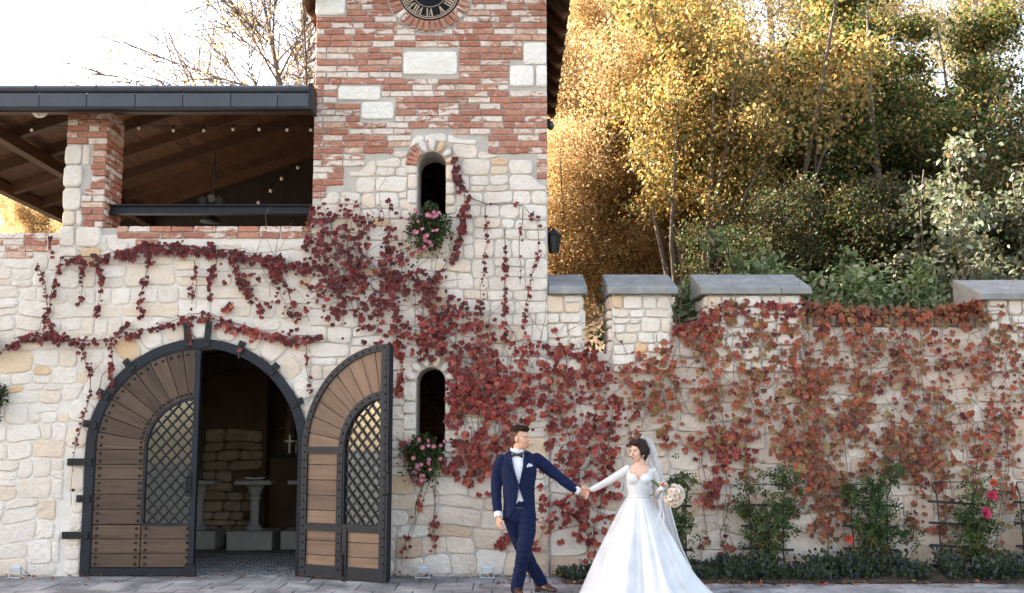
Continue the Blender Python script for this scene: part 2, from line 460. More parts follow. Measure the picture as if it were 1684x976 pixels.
def inset_round(P, gap, n=12):
    """offset inwards, soften the corners, resample to n points; None when too small"""
    if abs(poly_area(P)) < 0.004: return None
    if poly_area(P) < 0: P = P[::-1]
    k = len(P); Q = []
    for i in range(k):
        x0, y0 = P[i - 1]; x1, y1 = P[(i + 1) % k]
        tx, ty = x1 - x0, y1 - y0; L = math.hypot(tx, ty) or 1e-9
        Q.append((P[i][0] - ty / L * gap, P[i][1] + tx / L * gap))
    for _ in range(1):
        Q = [((Q[i - 1][0] + 2 * Q[i][0] + Q[(i + 1) % k][0]) / 4, (Q[i - 1][1] + 2 * Q[i][1] + Q[(i + 1) % k][1]) / 4) for i in range(k)]
    if poly_area(Q) < 0.0035: return None
    per = [0.0]
    for i in range(k): per.append(per[-1] + math.hypot(Q[(i + 1) % k][0] - Q[i][0], Q[(i + 1) % k][1] - Q[i][1]))
    out = []; j = 0
    for s in range(n):
        t = per[-1] * s / n
        while per[j + 1] < t: j += 1
        f = (t - per[j]) / max(1e-9, per[j + 1] - per[j]); a, b = Q[j], Q[(j + 1) % k]
        out.append((lerp(a[0], b[0], f), lerp(a[1], b[1], f)))
    return out
def stone(parent, P, mat, rng, y=0.0, proud=0.017, n=16, gap=0.004, name='stone', frame=None):
    """one stone with a soft arris and an uneven face; frame maps (x, y, z) for walls that face another way"""
    Q = inset_round(P, gap, n)
    if Q is None: return None
    n = len(Q); cx = sum(p[0] for p in Q) / n; cz = sum(p[1] for p in Q) / n
    d = proud * rng.uniform(0.65, 1.3); tx, tz = rng.uniform(-0.03, 0.03), rng.uniform(-0.04, 0.04)
    size = math.sqrt(poly_area(Q)); kk = max(0.7, 1 - 0.030 / size)
    V = [(x - cx, 0.03, z - cz) for x, z in Q]
    V += [((x - cx) * 1.0, -d * 0.5, (z - cz) * 1.0) for x, z in Q]
    for x, z in Q:
        k = kk + rng.uniform(-0.035, 0.02); u, w = (x - cx) * k, (z - cz) * k
        V.append((u, -d + tx * u + tz * w + rng.uniform(-0.004, 0.004), w))
    V.append((rng.uniform(-0.2, 0.2) * size, -d - rng.uniform(-0.004, 0.010), rng.uniform(-0.2, 0.2) * size))
    F = []
    for i in range(n):
        j = (i + 1) % n
        F.append((i, j, n + j, n + i)); F.append((n + i, n + j, 2 * n + j, 2 * n + i)); F.append((2 * n + i, 2 * n + j, 3 * n))
    me = bpy.data.meshes.new(name); me.from_pydata(V, [], F); me.materials.append(mat)
    me.update()
    M = Matrix.Translation((cx, y, cz))
    if frame is not None: M = frame @ M
    return inst(name, me, parent, M)
def push_arch(P, xc, zs, R, zb=-1.0):
    """moves the points of P that lie inside an arched opening onto its edge; returns points, share moved"""
    out, k = [], 0
    for x, z in P:
        if z >= zs:
            r = math.hypot(x - xc, z - zs)
            if r < R:
                k += 1; r = max(r, 1e-6); x, z = xc + (x - xc) * R / r, zs + (z - zs) * R / r
        elif z > zb and abs(x - xc) < R:
            k += 1
            if z - zb < R - abs(x - xc): z = zb
            else: x = xc + (R if x > xc else -R)
        out.append((x, z))
    return out, k / len(P)
def arc_poly(xc, zc, r0, r1, a0, a1, n=5):
    P = [(xc + r0 * math.cos(lerp(a1, a0, i / n)), zc + r0 * math.sin(lerp(a1, a0, i / n))) for i in range(n + 1)]
    return [(xc + r1 * math.cos(lerp(a0, a1, i / n)), zc + r1 * math.sin(lerp(a0, a1, i / n))) for i in range(n + 1)] + P
def dense(P, step=0.05):
    out = []
    for i in range(len(P)):
        p, q = P[i], P[(i + 1) % len(P)]
        m = max(1, int(math.hypot(q[0] - p[0], q[1] - p[1]) / step))
        for j in range(m): out.append((lerp(p[0], q[0], j / m), lerp(p[1], q[1], j / m)))
    return out

BL, BH, BJ = 0.255, 0.0685, 0.012          # brick length, height, joint
BRICK_ME = []
for k in range(9):
    r = random.Random(100 + k); hx, hz = BL / 2, BH / 2
    O = [(-hx, -hz), (-hx * 0.3, -hz), (hx * 0.4, -hz), (hx, -hz), (hx, hz), (hx * 0.35, hz), (-hx * 0.4, hz), (-hx, hz)]
    O = [(x + r.uniform(-0.006, 0.006), z + r.uniform(-0.0045, 0.0045)) for x, z in O]
    V = [(x, 0.02, z) for x, z in O] + [(x, -0.010, z) for x, z in O]
    V += [((x - math.copysign(0.007, x) * (abs(x) > hx * 0.8)), -0.0175 + r.uniform(-0.004, 0.003), z - math.copysign(0.007, z)) for x, z in O]
    F = []
    for i in range(8):
        j = (i + 1) % 8
        F += [(i, j, 8 + j, 8 + i), (8 + i, 8 + j, 16 + j, 16 + i)]
    F.append(tuple(range(16, 24)))
    me = bpy.data.meshes.new('brick'); me.from_pydata(V, [], F); me.materials.append(M_brick); me.update(); BRICK_ME.append(me)
def brick(parent, x, z, length, rng, y=0.0, h=BH, ang=0.0, frame=None, depth=1.0):
    M = Matrix.Translation((x, y + rng.uniform(-0.004, 0.004), z)) @ Matrix.Rotation(-ang + rng.uniform(-0.008, 0.008), 4, 'Y')
    M = M @ Matrix.Diagonal((length / BL * (1 if rng.random() < 0.5 else -1), depth, h / BH, 1))
    if frame is not None: M = frame @ M
    return inst('brick', rng.choice(BRICK_ME), parent, M)
def brick_course(parent, x0, x1, z, rng, free=None, y=0.0, off=0.0, frame=None, L=BL, minlen=0.07):
    """fills the free intervals of one course"""
    n = int((x1 - x0) / 0.01); runs = []; cur = None
    for i in range(n + 1):
        x = x0 + (x1 - x0) * i / n
        ok = free is None or (free(x, z) and free(x, z + BH * 0.4) and free(x, z - BH * 0.4))
        if ok and cur is None: cur = x
        if (not ok or i == n) and cur is not None:
            if x - cur > 0.05: runs.append((cur, x))
            cur = None
    for a, b in runs:
        x = a + (BJ * 0.5 if a > x0 + 0.02 else 0)
        b2 = b - (BJ * 0.5 if b < x1 - 0.02 else 0)
        first = True
        while x < b2 - 0.03:
            l = L * rng.choice((1, 1, 1, 1, 0.93, 1.05, 0.5 if rng.random() < 0.5 else 1)) * rng.uniform(0.96, 1.04)
            if first: l = max(0.08, (L * (1 - off)) if off else l); first = False
            if b2 - (x + l + BJ) < minlen: l = b2 - x
            brick(parent, x + l / 2, z, l, rng, y, frame=frame, h=BH * rng.uniform(0.93, 1.04)); x += l + BJ

TL, TR = wx(514, 330), wx(900, 330)          # the tower's edges
GX, GZ, GR = -3.755, 1.475, 1.215            # gate arch: centre, spring line, clear radius
X_W = -7.4                                   # the gate wall runs on beyond the frame
TOP = 3.28

# ------------------------------------------------------------------ ground
g = MB(); g.add([(-160, -60, -0.05), (160, -60, -0.05), (160, 260, -0.05), (-160, 260, -0.05)], [(0, 1, 2, 3)])
tag(g.build('ground', M_ground), kind='structure')
pv = MB(); pv.add([(-9, -6, -0.014), (9, -6, -0.014), (9, 0.3, -0.014), (-9, 0.3, -0.014)], [(0, 1, 2, 3)])
pavement = tag(pv.build('pavement', M_paveb), kind='structure')
rng = random.Random(5)
slab_w, slab_d = 0.42, 0.62
SL = []
for k in range(4):
    m = MB(); m.box((0, 0, -0.012), (slab_w - 0.012, slab_d - 0.012, 0.024))
    me = m.mesh('paving_slab', M_pave); bm = bmesh.new(); bm.from_mesh(me)
    bmesh.ops.bevel(bm, geom=bm.edges[:], offset=0.005, segments=1, affect='EDGES'); bm.to_mesh(me); bm.free(); SL.append(me)
for j in range(4):
    for i in range(-17, 18):
        if j == 3 and abs(i) > 15: continue
        x = (i + (0.5 if j % 2 else 0)) * slab_w; y = 0.02 - slab_d * (j + 0.5)
        M = Matrix.Translation((x, y, rng.uniform(-0.003, 0.003))) @ Matrix.Rotation(rng.uniform(-0.006, 0.006), 4, 'X') @ Matrix.Rotation(rng.uniform(-0.006, 0.006), 4, 'Y')
        inst('paving_slab', SL[(i + j) % 4], pavement, M)
# hillside behind the walls
hv, hf = [], []
nx, ny = 70, 44
for j in range(ny):
    y = 1.2 + 90 * (j / (ny - 1)) ** 1.6
    for i in range(nx):
        x = -60 + 120 * i / (nx - 1)
        side = 1 / (1 + math.exp(-(x - 0.2) * 1.4)) if y < 12 else 1.0
        side = lerp(side, 1, min(1, max(0, (y - 11) / 5)))
        z = (1.9 + max(0, y - 1.2) * 0.26 + noise.noise(Vector((x * 0.15, y * 0.15, 0))) * 0.8 * min(1, y / 6)) * side - 0.3 * (1 - side)
        z = z * (1 if x > 0 else max(0.35, 1 + x * 0.025))
        hv.append((x, y, max(z, -0.3)))
for j in range(ny - 1):
    for i in range(nx - 1):
        x = hv[j * nx + i][0]; y = hv[j * nx + i][1]
        if x < TR + 0.3 and y < 11.5: continue
        hf.append((j * nx + i, j * nx + i + 1, (j + 1) * nx + i + 1, (j + 1) * nx + i))
hm = MB(); hm.v, hm.f, hm.m = hv, hf, [0] * len(hf)
tag(hm.build('hillside', M_hill, smooth=True), kind='structure')
def hill_z(x, y):
    z = (1.9 + max(0, y - 1.2) * 0.26 + noise.noise(Vector((x * 0.15, y * 0.15, 0))) * 0.8 * min(1, y / 6))
    return z * (1 if x > 0 else max(0.35, 1 + x * 0.025))
# planting bed
bx0 = wx(925, 955, -0.7)
bd = MB()
nb = 60
for i in range(nb + 1):
    x = lerp(bx0, 7.2, i / nb)
    for k, (yy, zz) in enumerate(((0.12, 0.05), (-0.25, 0.075), (-0.5, 0.06), (-0.70 + 0.03 * math.sin(i * 1.7), 0.012))):
        bd.v.append((x, yy, zz + 0.012 * math.sin(i * 2.1 + k)))
for i in range(nb):
    for k in range(3):
        a = i * 4 + k; bd.f.append((a, a + 1, a + 5, a + 4)); bd.m.append(0)
bed = tag(bd.build('planting_bed', M_soil, smooth=True), kind='structure')

# ------------------------------------------------------------------ gate wall (chapel front and terrace parapet)
gate = thing('gate_wall', (GX, 0.2, 0), 'cream rubble stone wall with arched gateway and brick parapet beside the tower', 'wall')
zpl = wz(50, 384); zpr = wz(350, 373)       # parapet tops left and right of the pillar
pil0, pil1 = wx(107, 300), wx(171, 300)
def arch_cut(xc, zs, R, zb, y0, y1, n=28):
    P = [(xc - R, zb), (xc + R, zb)] + [(xc + R * math.cos(math.pi * i / n), zs + R * math.sin(math.pi * i / n)) for i in range(n + 1)]
    return MB().prism(P, y0, y1)
core = MB().span((-15.0, 0, -0.2), (TL + 0.002, 0.5, zpl - 0.02))  # core carried on unseen past the frame so the ground stays shaded
me = boolean_cut(core, [arch_cut(GX, GZ, GR + 0.02, -0.5, -1, 2)], 'wall_core', [M_mortar])
inst('wall_core', me, gate)
MB().span((pil1 - 0.02, 0.002, zpl - 0.025), (TL + 0.001, 0.42, zpr - 0.02)).build('parapet_core', M_mortar_b, gate)
# brick edges of the parapet, stepping down at both ends
rng = random.Random(21)
def para_bottom(x):
    p = PX((x, 0, 3.9))[0]
    if p < 55: return wz(30, 428)
    if p < 84: return wz(70, 418)
    if p < 100: return wz(90, 404)
    if p < 190: return 99
    if p < 222: return wz(200, 395)
    if p < 260: return wz(240, 420)
    return wz(350, 400)
for k in range(9):
    z = zpl - BH / 2 - k * (BH + BJ)
    brick_course(gate, X_W, pil0 - 0.01, z, rng, lambda x, zz: zz > para_bottom(x), off=0.5 * (k % 2))
for k in range(9):
    z = zpr - BH / 2 - k * (BH + BJ)
    brick_course(gate, pil1 + 0.01, TL, z, rng, lambda x, zz: zz > para_bottom(x), off=0.5 * ((k + 1) % 2))
# voussoirs round the gate, keystone at the top
rng = random.Random(4)
VO = GR + 0.11
VOUT = VO + 0.31
nv = 15
for i in range(nv):
    a0, a1 = math.pi * i / nv, math.pi * (i + 1) / nv
    ex = 0.36 if i == nv // 2 else rng.uniform(0.22, 0.34)
    wv = rng.uniform(-0.02, 0.02)
    stone(gate, arc_poly(GX, GZ, VO, VO + ex, a0 + 0.01, a1 - 0.005, 5), M_stone, rng, proud=0.045 if i == nv // 2 else 0.024, name='voussoir')
z = 0.0
for s in (-1, 1):
    z = 0.02
    while z < GZ - 0.05:
        h = rng.uniform(0.16, 0.30)
        if z + h > GZ - 0.12: h = GZ - z
        w = rng.uniform(0.14, 0.27); a, b = GX + s * VO, GX + s * (VO + w)
        stone(gate, warp(edge_pts((min(a, b), max(a, b), z, z + h)), 0.012, 3.0), M_stone, rng, name='stone'); z += h
def gate_amp(x, z): return lerp(0.085, 0.05, min(1, max(0, (z - 0.8) / 1.5)))
for r_ in rubble(X_W + 0.6, TL + 0.02, 0.0, zpl - 0.03, random.Random(8)):
    P = warp(edge_pts(r_), gate_amp, 2.3, (X_W, TL + 0.05, 0.005, zpr))
    A0 = abs(poly_area(P))
    P, k = push_arch(P, GX, GZ, VO + 0.26)
    if k > 0.6 or abs(poly_area(P)) < 0.35 * A0: continue
    P = [(x, min(z, para_bottom(x) - BH * 0.2) if para_bottom(x) < 90 else z) for x, z in P]
    if abs(poly_area(P)) < 0.3 * A0: continue
    stone(gate, P, M_stone, rng)
# reveal and vault of the chapel behind the gateway
ch = MB()
nA = 20
RV = [(GX - GR, 0.0)] + [(GX - GR * math.cos(math.pi * i / nA), GZ + GR * math.sin(math.pi * i / nA)) for i in range(nA + 1)] + [(GX + GR, 0.0)]
def sweep(mb, P, y0, y1):
    b = len(mb.v); n = len(P)
    mb.v += [(x, y0, z) for x, z in P] + [(x, y1, z) for x, z in P]
    for i in range(n - 1): mb.f.append((b + i, b + i + 1, b + n + i + 1, b + n + i)); mb.m.append(0)
HV = [(GX - 1.75, 0.0)] + [(GX - 1.75 * math.cos(math.pi * i / nA), 1.15 + 1.75 * math.sin(math.pi * i / nA)) for i in range(nA + 1)] + [(GX + 1.75, 0.0)]
sweep(ch, HV, 0.5, 5.2)
b = len(ch.v); ch.v += [(x, 5.2, z) for x, z in HV]; ch.f.append(tuple(range(b, b + len(HV)))); ch.m.append(0)
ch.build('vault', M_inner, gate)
# a rib arch halfway down the vault
rb = MB()
for i in range(nA):
    for (ra, rb_) in ((1.5, 1.76),):
        a0, a1 = math.pi * i / nA, math.pi * (i + 1) / nA
        rb.prism([(GX + ra * math.cos(a1), 1.1 + ra * math.sin(a1)), (GX + ra * math.cos(a0), 1.1 + ra * math.sin(a0)), (GX + rb_ * math.cos(a0), 1.1 + rb_ * math.sin(a0)), (GX + rb_ * math.cos(a1), 1.1 + rb_ * math.sin(a1))], 2.3, 2.6)
for s in (-1, 1): rb.span((GX + s * 1.5, 2.3, 0), (GX + s * 1.76, 2.6, 1.1))
rb.build('vault_rib', M_darkwood, gate)
# stones of the inner wall that show past the rib
rng = random.Random(9)
for r_ in rubble(GX - 1.1, GX - 0.18, 0.12, 1.75, rng, (0.3, 0.42)):
    P = warp(edge_pts(r_), 0.05, 5.1)
    if rng.random() < 0.08: continue
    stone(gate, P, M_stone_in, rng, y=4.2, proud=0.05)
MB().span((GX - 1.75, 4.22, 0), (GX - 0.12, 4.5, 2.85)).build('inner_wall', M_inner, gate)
cb = MB(); rng = random.Random(31)
for j in range(24):
    for i in range(24):
        x = GX - GR - 0.4 + 0.135 * (i + 0.5 * (j % 2)); y = 0.06 + 0.1 * j
        cb.box((x, y, -0.008 + rng.uniform(-0.006, 0.004)), (0.122, 0.088, 0.03), Matrix.Rotation(rng.uniform(-0.05, 0.05), 3, 'Z') @ Matrix.Rotation(rng.uniform(-0.04, 0.04), 3, 'X'))
cobf = cb.build('cobblestone', M_cob, bevel=0.008); tag(cobf, 'grey cobblestones paving the chapel threshold', 'cobbles', kind='stuff')
cf = MB(); cf.add([(GX - 1.75, 0.02, -0.010), (GX + 1.75, 0.02, -0.010), (GX + 1.75, 5.2, -0.010), (GX - 1.75, 5.2, -0.010)], [(0, 1, 2, 3)])
tag(cf.build('chapel_floor', M_cob), kind='structure')

# ------------------------------------------------------------------ tower
ZT = wz(707, -150)                            # wall head above the frame
tower = thing('clock_tower', ((TL + TR) / 2, 1.5, 0), 'square tower of old red brick over cream stone with two slit windows', 'tower')
UX, UR = wx(710, 300), 0.175
UZS = wz(710, 272); UZB = wz(710, 352)
LX, LR = wx(708.5, 660), 0.175
LZS = wz(708, 628); LZB = wz(708, 742)
core = MB().span((TL, 0, -0.2), (TR, 0.55, ZT))
me = boolean_cut(core, [arch_cut(UX, UZS, UR, UZB, -1, 2, 14), arch_cut(LX, LZS, LR, LZB, -1, 2, 14)], 'wall_core', [M_mortar_b])
inst('wall_core', me, tower)
bk = MB(); bk.span((TL, 0.55, -0.2), (TL + 0.4, 5.0, ZT)); bk.span((TR - 0.4, 0.55, -0.2), (TR, 5.0, ZT)); bk.span((TL + 0.4, 4.6, -0.2), (TR - 0.4, 5.0, ZT))
bk.span((TL + 0.4, 0.55, ZT - 0.3), (TR - 0.4, 4.6, ZT)); bk.span((TL + 0.4, 0.55, 3.0), (TR - 0.4, 4.6, 3.2))
bk.build('tower_shell', M_flank, tower)
CXc, CZc = wx(707, -14), wz(707, -14)         # clock centre
CR = 52 / 132.8; CRO = CR + 0.135
BLK = [(663, 85, 752, 124), (556, 142, 626, 166), (594, 168, 648, 197), (519, -12, 568, 26), (860, 70, 899, 107), (838, 108, 879, 144), (881, 108, 900, 144)]
BLKW = [(wx(a, b), wx(c, d), wz(a, d), wz(a, b)) for a, b, c, d in BLK]
def brick_low(x):
    p = PX((x, 0, 5.0))[0]
    for lim, y in ((538, 336), (565, 312), (600, 281), (645, 262), (676, 248), (745, 215), (802, 228), (842, 254), (882, 262), (899, 304), (2000, 304)):
        if p < lim: return wz(p, y)
def tower_free(x, z):
    if z < brick_low(x): return False
    if math.hypot(x - CXc, z - CZc) < CRO + 0.012: return False
    if z > UZS and math.hypot(x - UX, z - UZS) < UR + 0.155: return False
    if abs(x - UX) < UR + 0.15 and z <= UZS: return False
    for a, b, c, d in BLKW:
        if a - 0.012 < x < b + 0.012 and c - 0.01 < z < d + 0.01: return False
    return True
rng = random.Random(77)
z = wz(540, 337); k = 0
while z < wz(707, -34):
    brick_course(tower, TL, TR, z + BH / 2, rng, tower_free, off=rng.choice((0.0, 0.5, 0.3, 0.62))); z += BH + BJ; k += 1
for i, (a, b, c, d) in enumerate(BLKW):
    P = edge_pts((a, b, c, d), 0.04)
    if i == 5: P = [(x - (z - c) * (0.03 if x > (a + b) / 2 else 0), z) for x, z in P]
    stone(tower, P, M_block, rng, proud=0.022, gap=0.006, n=28, name='stone_block')
nr = 40
for i in range(nr):
    a = 2 * math.pi * (i + 0.5) / nr
    if math.sin(a) > 0.55: continue
    r = CR + 0.075
    brick(tower, CXc + r * math.cos(a), CZc + r * math.sin(a), 0.135, rng, -0.012, h=2 * math.pi * CR / nr * 0.96, ang=a, depth=1.6)
rg = MB(); N = 48
rg.lathe((0, 0, 0), [(CR + 0.16, 0), (CR + 0.16, 0.02)], 48)
ring_bed = rg.mesh('ring_bed', M_mortar_b)
inst('ring_bed', ring_bed, tower, Matrix.Translation((CXc, 0.006, CZc)) @ Matrix.Rotation(math.pi / 2, 4, 'X'))
# surrounds of the slit windows
def slit(xc, zs, R, zb, wide, seed, brick_top):
    r = random.Random(seed)
    for s in (-1, 1):
        z = zb - 0.02
        while z < zs - 0.02:
            h = r.uniform(0.10, 0.2)
            if z + h > zs - 0.08: h = zs - z
            w = wide * r.uniform(0.85, 1.15); a, b = xc + s * R * 0.99, xc + s * (R + w)
            stone(tower, warp(edge_pts((min(a, b), max(a, b), z, z + h), 0.04), 0.01, seed), M_stone, r, proud=0.04, name='jamb_stone'); z += h
    n = 7 if brick_top else 6
    for i in range(n):
        a0, a1 = math.pi * i / n, math.pi * (i + 1) / n
        if brick_top and i in (5, 6):
            for q in range(2):
                aa = lerp(a0, a1, (q + 0.5) / 2)
                brick(tower, xc + (R + 0.075) * math.cos(aa), zs + (R + 0.075) * math.sin(aa), 0.14, r, -0.012, h=0.055, ang=aa, depth=1.6)
        else:
            stone(tower, arc_poly(xc, zs, R * 0.99, R + 0.15 + r.uniform(-0.02, 0.03), a0 + 0.02, a1 - 0.02, 3), M_stone, r, proud=0.045, n=10, name='voussoir')
slit(UX, UZS, UR, UZB, 0.13, 41, True)
slit(LX, LZS, LR, LZB, 0.15, 43, False)
# stones of the lower tower
def tower_amp(x, z): return lerp(0.095, 0.045, min(1, max(0, (z - 0.7) / 1.2)))
rng = random.Random(19)
for zone in (0, 1):
    z0, z1 = ((0.0, 1.15), (1.15, wz(707, 222)))[zone]
    for r_ in rubble(TL, TR, z0, z1, random.Random(23 + zone), *(((0.42, 0.58), (0.28, 0.46), (0.42, 0.75)) if zone == 0 else ((0.3, 0.5), (0.19, 0.34), (0.3, 0.6)))):
        P = warp(edge_pts(r_), tower_amp, 7.7, (TL - 0.03, TR, 0.005, 9))
        A0 = abs(poly_area(P))
        P = [(x, min(z, brick_low(x) - 0.012)) for x, z in P]
        kk = 0
        for (xc, zs, R, zb) in ((UX, UZS, UR + 0.13, UZB - 0.02), (LX, LZS, LR + 0.14, LZB - 0.02)):
            P, k = push_arch(P, xc, zs, R, zb); kk = max(kk, k)
        if kk > 0.6 or abs(poly_area(P)) < 0.35 * A0: continue
        stone(tower, P, M_stone if r_[2] > 0.8 else (M_stone if rng.random() < 0.45 else M_stone_g), rng, proud=0.018)
# tower roof: eaves left and right, rafters under the boards
er, el = wx(938, 0), wx(496, 0)
ze = wz(938, 0); mid = (TL + TR) / 2; zr = ze + 1.9
rf = MB()
for (xe, s) in ((er, 1), (el, -1)):
    rf.add([(xe, -0.45, ze), (xe, 5.3, ze), (mid, 5.3, zr), (mid, -0.45, zr), (xe, -0.45, ze + 0.12), (xe, 5.3, ze + 0.12), (mid, 5.3, zr + 0.12), (mid, -0.45, zr + 0.12)],
           [(0, 1, 2, 3), (7, 6, 5, 4), (0, 4, 5, 1), (0, 3, 7, 4), (1, 5, 6, 2)])
roof = rf.build('roof', M_beam, tower)
for i in range(9):
    y = -0.2 + i * 0.64
    for (xe, xw) in ((er, TR), (el, TL)):
        sl = (zr - ze) / (mid - xe)
        a = Vector((xe + (0.02 if xe < 0 else -0.02), y, ze - 0.06 + 0.02 * abs(sl))); b = Vector((xw + (0.3 if xe < 0 else -0.3), y, 0)); b.z = ze - 0.06 + (b.x - xe) * sl
        o = MB().bar(a, b, 0.09, 0.12).build('rafter', M_roofwood, roof)

# clock
clock = thing('tower_clock', (CXc, -0.02, CZc), 'black round clock dial with gilt roman numerals set in a brick ring', 'clock')
M_dial = plain('dial_black', (0.004, 0.0045, 0.007), 0.6, 0.0, 0.3, 12, 0.1, 60, 0.004, 0.15)
M_gilt = plain('worn_gilt', (0.36, 0.26, 0.17), 0.45, 0.35, 0.25, 14, 0.2)
FX = Matrix.Translation((CXc, -0.0, CZc)) @ Matrix.Rotation(math.pi / 2, 4, 'X')
inst('dial', MB().lathe((0, 0, 0), [(CR, -0.01), (CR, 0.018), (CR - 0.02, 0.02)], 64).mesh('dial', M_dial), clock, FX)
def ring(r0, r1, y, h, n=72):
    m = MB()
    for i in range(n):
        a0, a1 = 2 * math.pi * i / n, 2 * math.pi * (i + 1) / n
        c = [(math.cos(a0), math.sin(a0)), (math.cos(a1), math.sin(a1))]
        m.prism([(CXc + r0 * c[0][0], CZc + r0 * c[0][1]), (CXc + r1 * c[0][0], CZc + r1 * c[0][1]), (CXc + r1 * c[1][0], CZc + r1 * c[1][1]), (CXc + r0 * c[1][0], CZc + r0 * c[1][1])], y - h, y)
    return m
rm = ring(CR - 0.028, CR - 0.018, -0.02, 0.008).build('minute_ring', M_gilt, clock)
ring(CR - 0.050, CR - 0.042, -0.02, 0.008).build('minute_ring', M_gilt, clock)
mk = MB()
for i in range(60):
    a = 2 * math.pi * i / 60
    mk.bar((CXc + (CR - 0.043) * math.cos(a), -0.022, CZc + (CR - 0.043) * math.sin(a)), (CXc + (CR - 0.026) * math.cos(a), -0.022, CZc + (CR - 0.026) * math.sin(a)), 0.006, 0.006, (0, 1, 0))
mk.build('minute_marks', M_gilt, clock)
ring(CR * 0.545, CR * 0.56, -0.02, 0.008).build('inner_ring', M_gilt, clock)
NUM = {1: 'I', 2: 'II', 3: 'III', 4: 'IIII', 5: 'V', 6: 'VI', 7: 'VII', 8: 'VIII', 9: 'IX', 10: 'X', 11: 'XI', 12: 'XII'}
for h, s in NUM.items():
    m = MB(); a = math.pi / 2 - 2 * math.pi * h / 12
    W_ = {'I': 0.032, 'V': 0.058, 'X': 0.058}; tot = sum(W_[c] for c in s); u = -tot / 2
    def seg(u0, r0, u1, r1, w):
        rad = Vector((math.cos(a), 0, math.sin(a))); tan = Vector((math.sin(a), 0, -math.cos(a))); c = Vector((CXc, -0.023, CZc))
        m.bar(c + rad * r0 + tan * u0, c + rad * r1 + tan * u1, w, 0.007, (0, 1, 0))
    r0, r1 = CR * 0.60, CR * 0.855
    for c in s:
        w = W_[c]; cc = u + w / 2
        if c == 'I': seg(cc, r0, cc, r1, 0.017)
        elif c == 'V': seg(cc, r0, cc - 0.02, r1, 0.017); seg(cc, r0, cc + 0.02, r1, 0.008)
        else: seg(cc - 0.02, r0, cc + 0.02, r1, 0.017); seg(cc + 0.02, r0, cc - 0.02, r1, 0.008)
        u += w
    m.build('numeral', M_gilt, clock)
for ang, L, w in ((60, CR * 0.5, 0.03), (120, CR * 0.8, 0.02)):
    a = math.radians(ang)
    MB().bar((CXc, -0.035, CZc), (CXc + L * math.cos(a), -0.035, CZc + L * math.sin(a)), w, 0.008, (0, 1, 0)).build('clock_hand', M_gilt, clock)

# ------------------------------------------------------------------ garden wall with merlons
YG, GT = 0.06, 0.66
garden = thing('garden_wall', (3.4, 0.4, 0), 'long crenellated rubble wall under red creeper beside the tower', 'wall')
XE = 7.3
zc1 = wz(980, 578, YG); zlow = wz(1450, 520, YG); zc2 = wz(1120, 552, YG); zm = wz(1050, 486, YG)
MER = [(TR - 0.02, wx(957, 500, YG)), (wx(1006, 520, YG), wx(1103, 520, YG)), (wx(1165, 520, YG), wx(1316, 520, YG)), (wx(1622, 520, YG), XE)]
gc = MB()
gc.span((TR - 0.01, YG, -0.2), (MER[2][1], YG + GT, zc1)); gc.span((MER[2][1], YG, -0.2), (XE, YG + GT, zc1 - 0.001))
gc.span((MER[1][1] + 0.001, YG + 0.002, zc1 - 0.01), (MER[2][0] - 0.001, YG + GT - 0.002, zc2))
gc.span((MER[2][1] + 0.001, YG + 0.002, zc1 - 0.01), (MER[3][0] - 0.001, YG + GT - 0.002, zlow - 0.13))
gc.build('wall_core', M_mortar_g, garden)
mr = MB()
for a, b in MER: mr.span((a, YG - 0.03, zc1 - 0.25), (b, YG + GT + 0.02, zm))
mr.build('merlon_core', M_mortar, garden)
rng = random.Random(55)
for r_ in rubble(TR + 0.005, XE - 0.3, 0.0, zlow - 0.14, random.Random(61), (0.42, 0.6), (0.26, 0.46), (0.4, 0.8)):
    P = warp(edge_pts(r_), lambda x, z: lerp(0.12, 0.06, min(1, max(0, (z - 0.6) / 1.5))), 9.9, (TR + 0.004, XE, 0.005, 9))
    lim = []
    for x, z in P:
        q = zc1
        if MER[1][1] < x < MER[2][0]: q = zc2
        elif x > MER[2][1]: q = zlow - 0.13
        for a, b in MER:
            if a - 0.01 < x < b + 0.01: q = zc1 - 0.25
        lim.append((x, min(z, q)))
    if abs(poly_area(lim)) < 0.6 * abs(poly_area(P)): continue
    stone(garden, lim, M_stone_g if (r_[0] > 1.0 or rng.random() < 0.5) else M_stone, rng, y=YG, proud=0.025)
for i, (a, b) in enumerate(MER):
    for r_ in rubble(a + 0.004, b - 0.004, zc1 - 0.25, zm - 0.004, random.Random(70 + i), (0.3, 0.4), (0.15, 0.27), (0.2, 0.38)):
        stone(garden, warp(edge_pts(r_, 0.04), 0.03, 12.0 + i, (a, b, 0, zm - 0.003)), M_stone, rng, y=YG - 0.03, proud=0.035)
    fr = Matrix.Translation((a, 0, 0)) @ Matrix.Rotation(-math.pi / 2, 4, 'Z')
    if i > 0:      # the flank that faces the gap (towards -X)
        for r_ in rubble(-(YG + GT), -(YG - 0.02), zc1 - 0.02 if i < 3 else zlow - 0.14, zm - 0.004, random.Random(80 + i), (0.26, 0.36), (0.15, 0.24), (0.2, 0.36)):
            stone(garden, warp(edge_pts(r_, 0.04), 0.02, 14.0 + i, (-(YG + GT), -(YG - 0.02), 0, zm - 0.003)), M_stone if i > 1 else M_stone_g, rng, proud=0.045, frame=fr)
    fr = Matrix.Translation((b, 0, 0)) @ Matrix.Rotation(math.pi / 2, 4, 'Z')
    if i < 3:
        for r_ in rubble(YG - 0.02, YG + GT, zc1 - 0.02, zm - 0.004, random.Random(90 + i), (0.26, 0.36), (0.15, 0.24), (0.2, 0.36)):
            stone(garden, warp(edge_pts(r_, 0.04), 0.02, 15.0 + i, (YG - 0.02, YG + GT, 0, zm - 0.003)), M_stone, rng, proud=0.03, frame=fr)
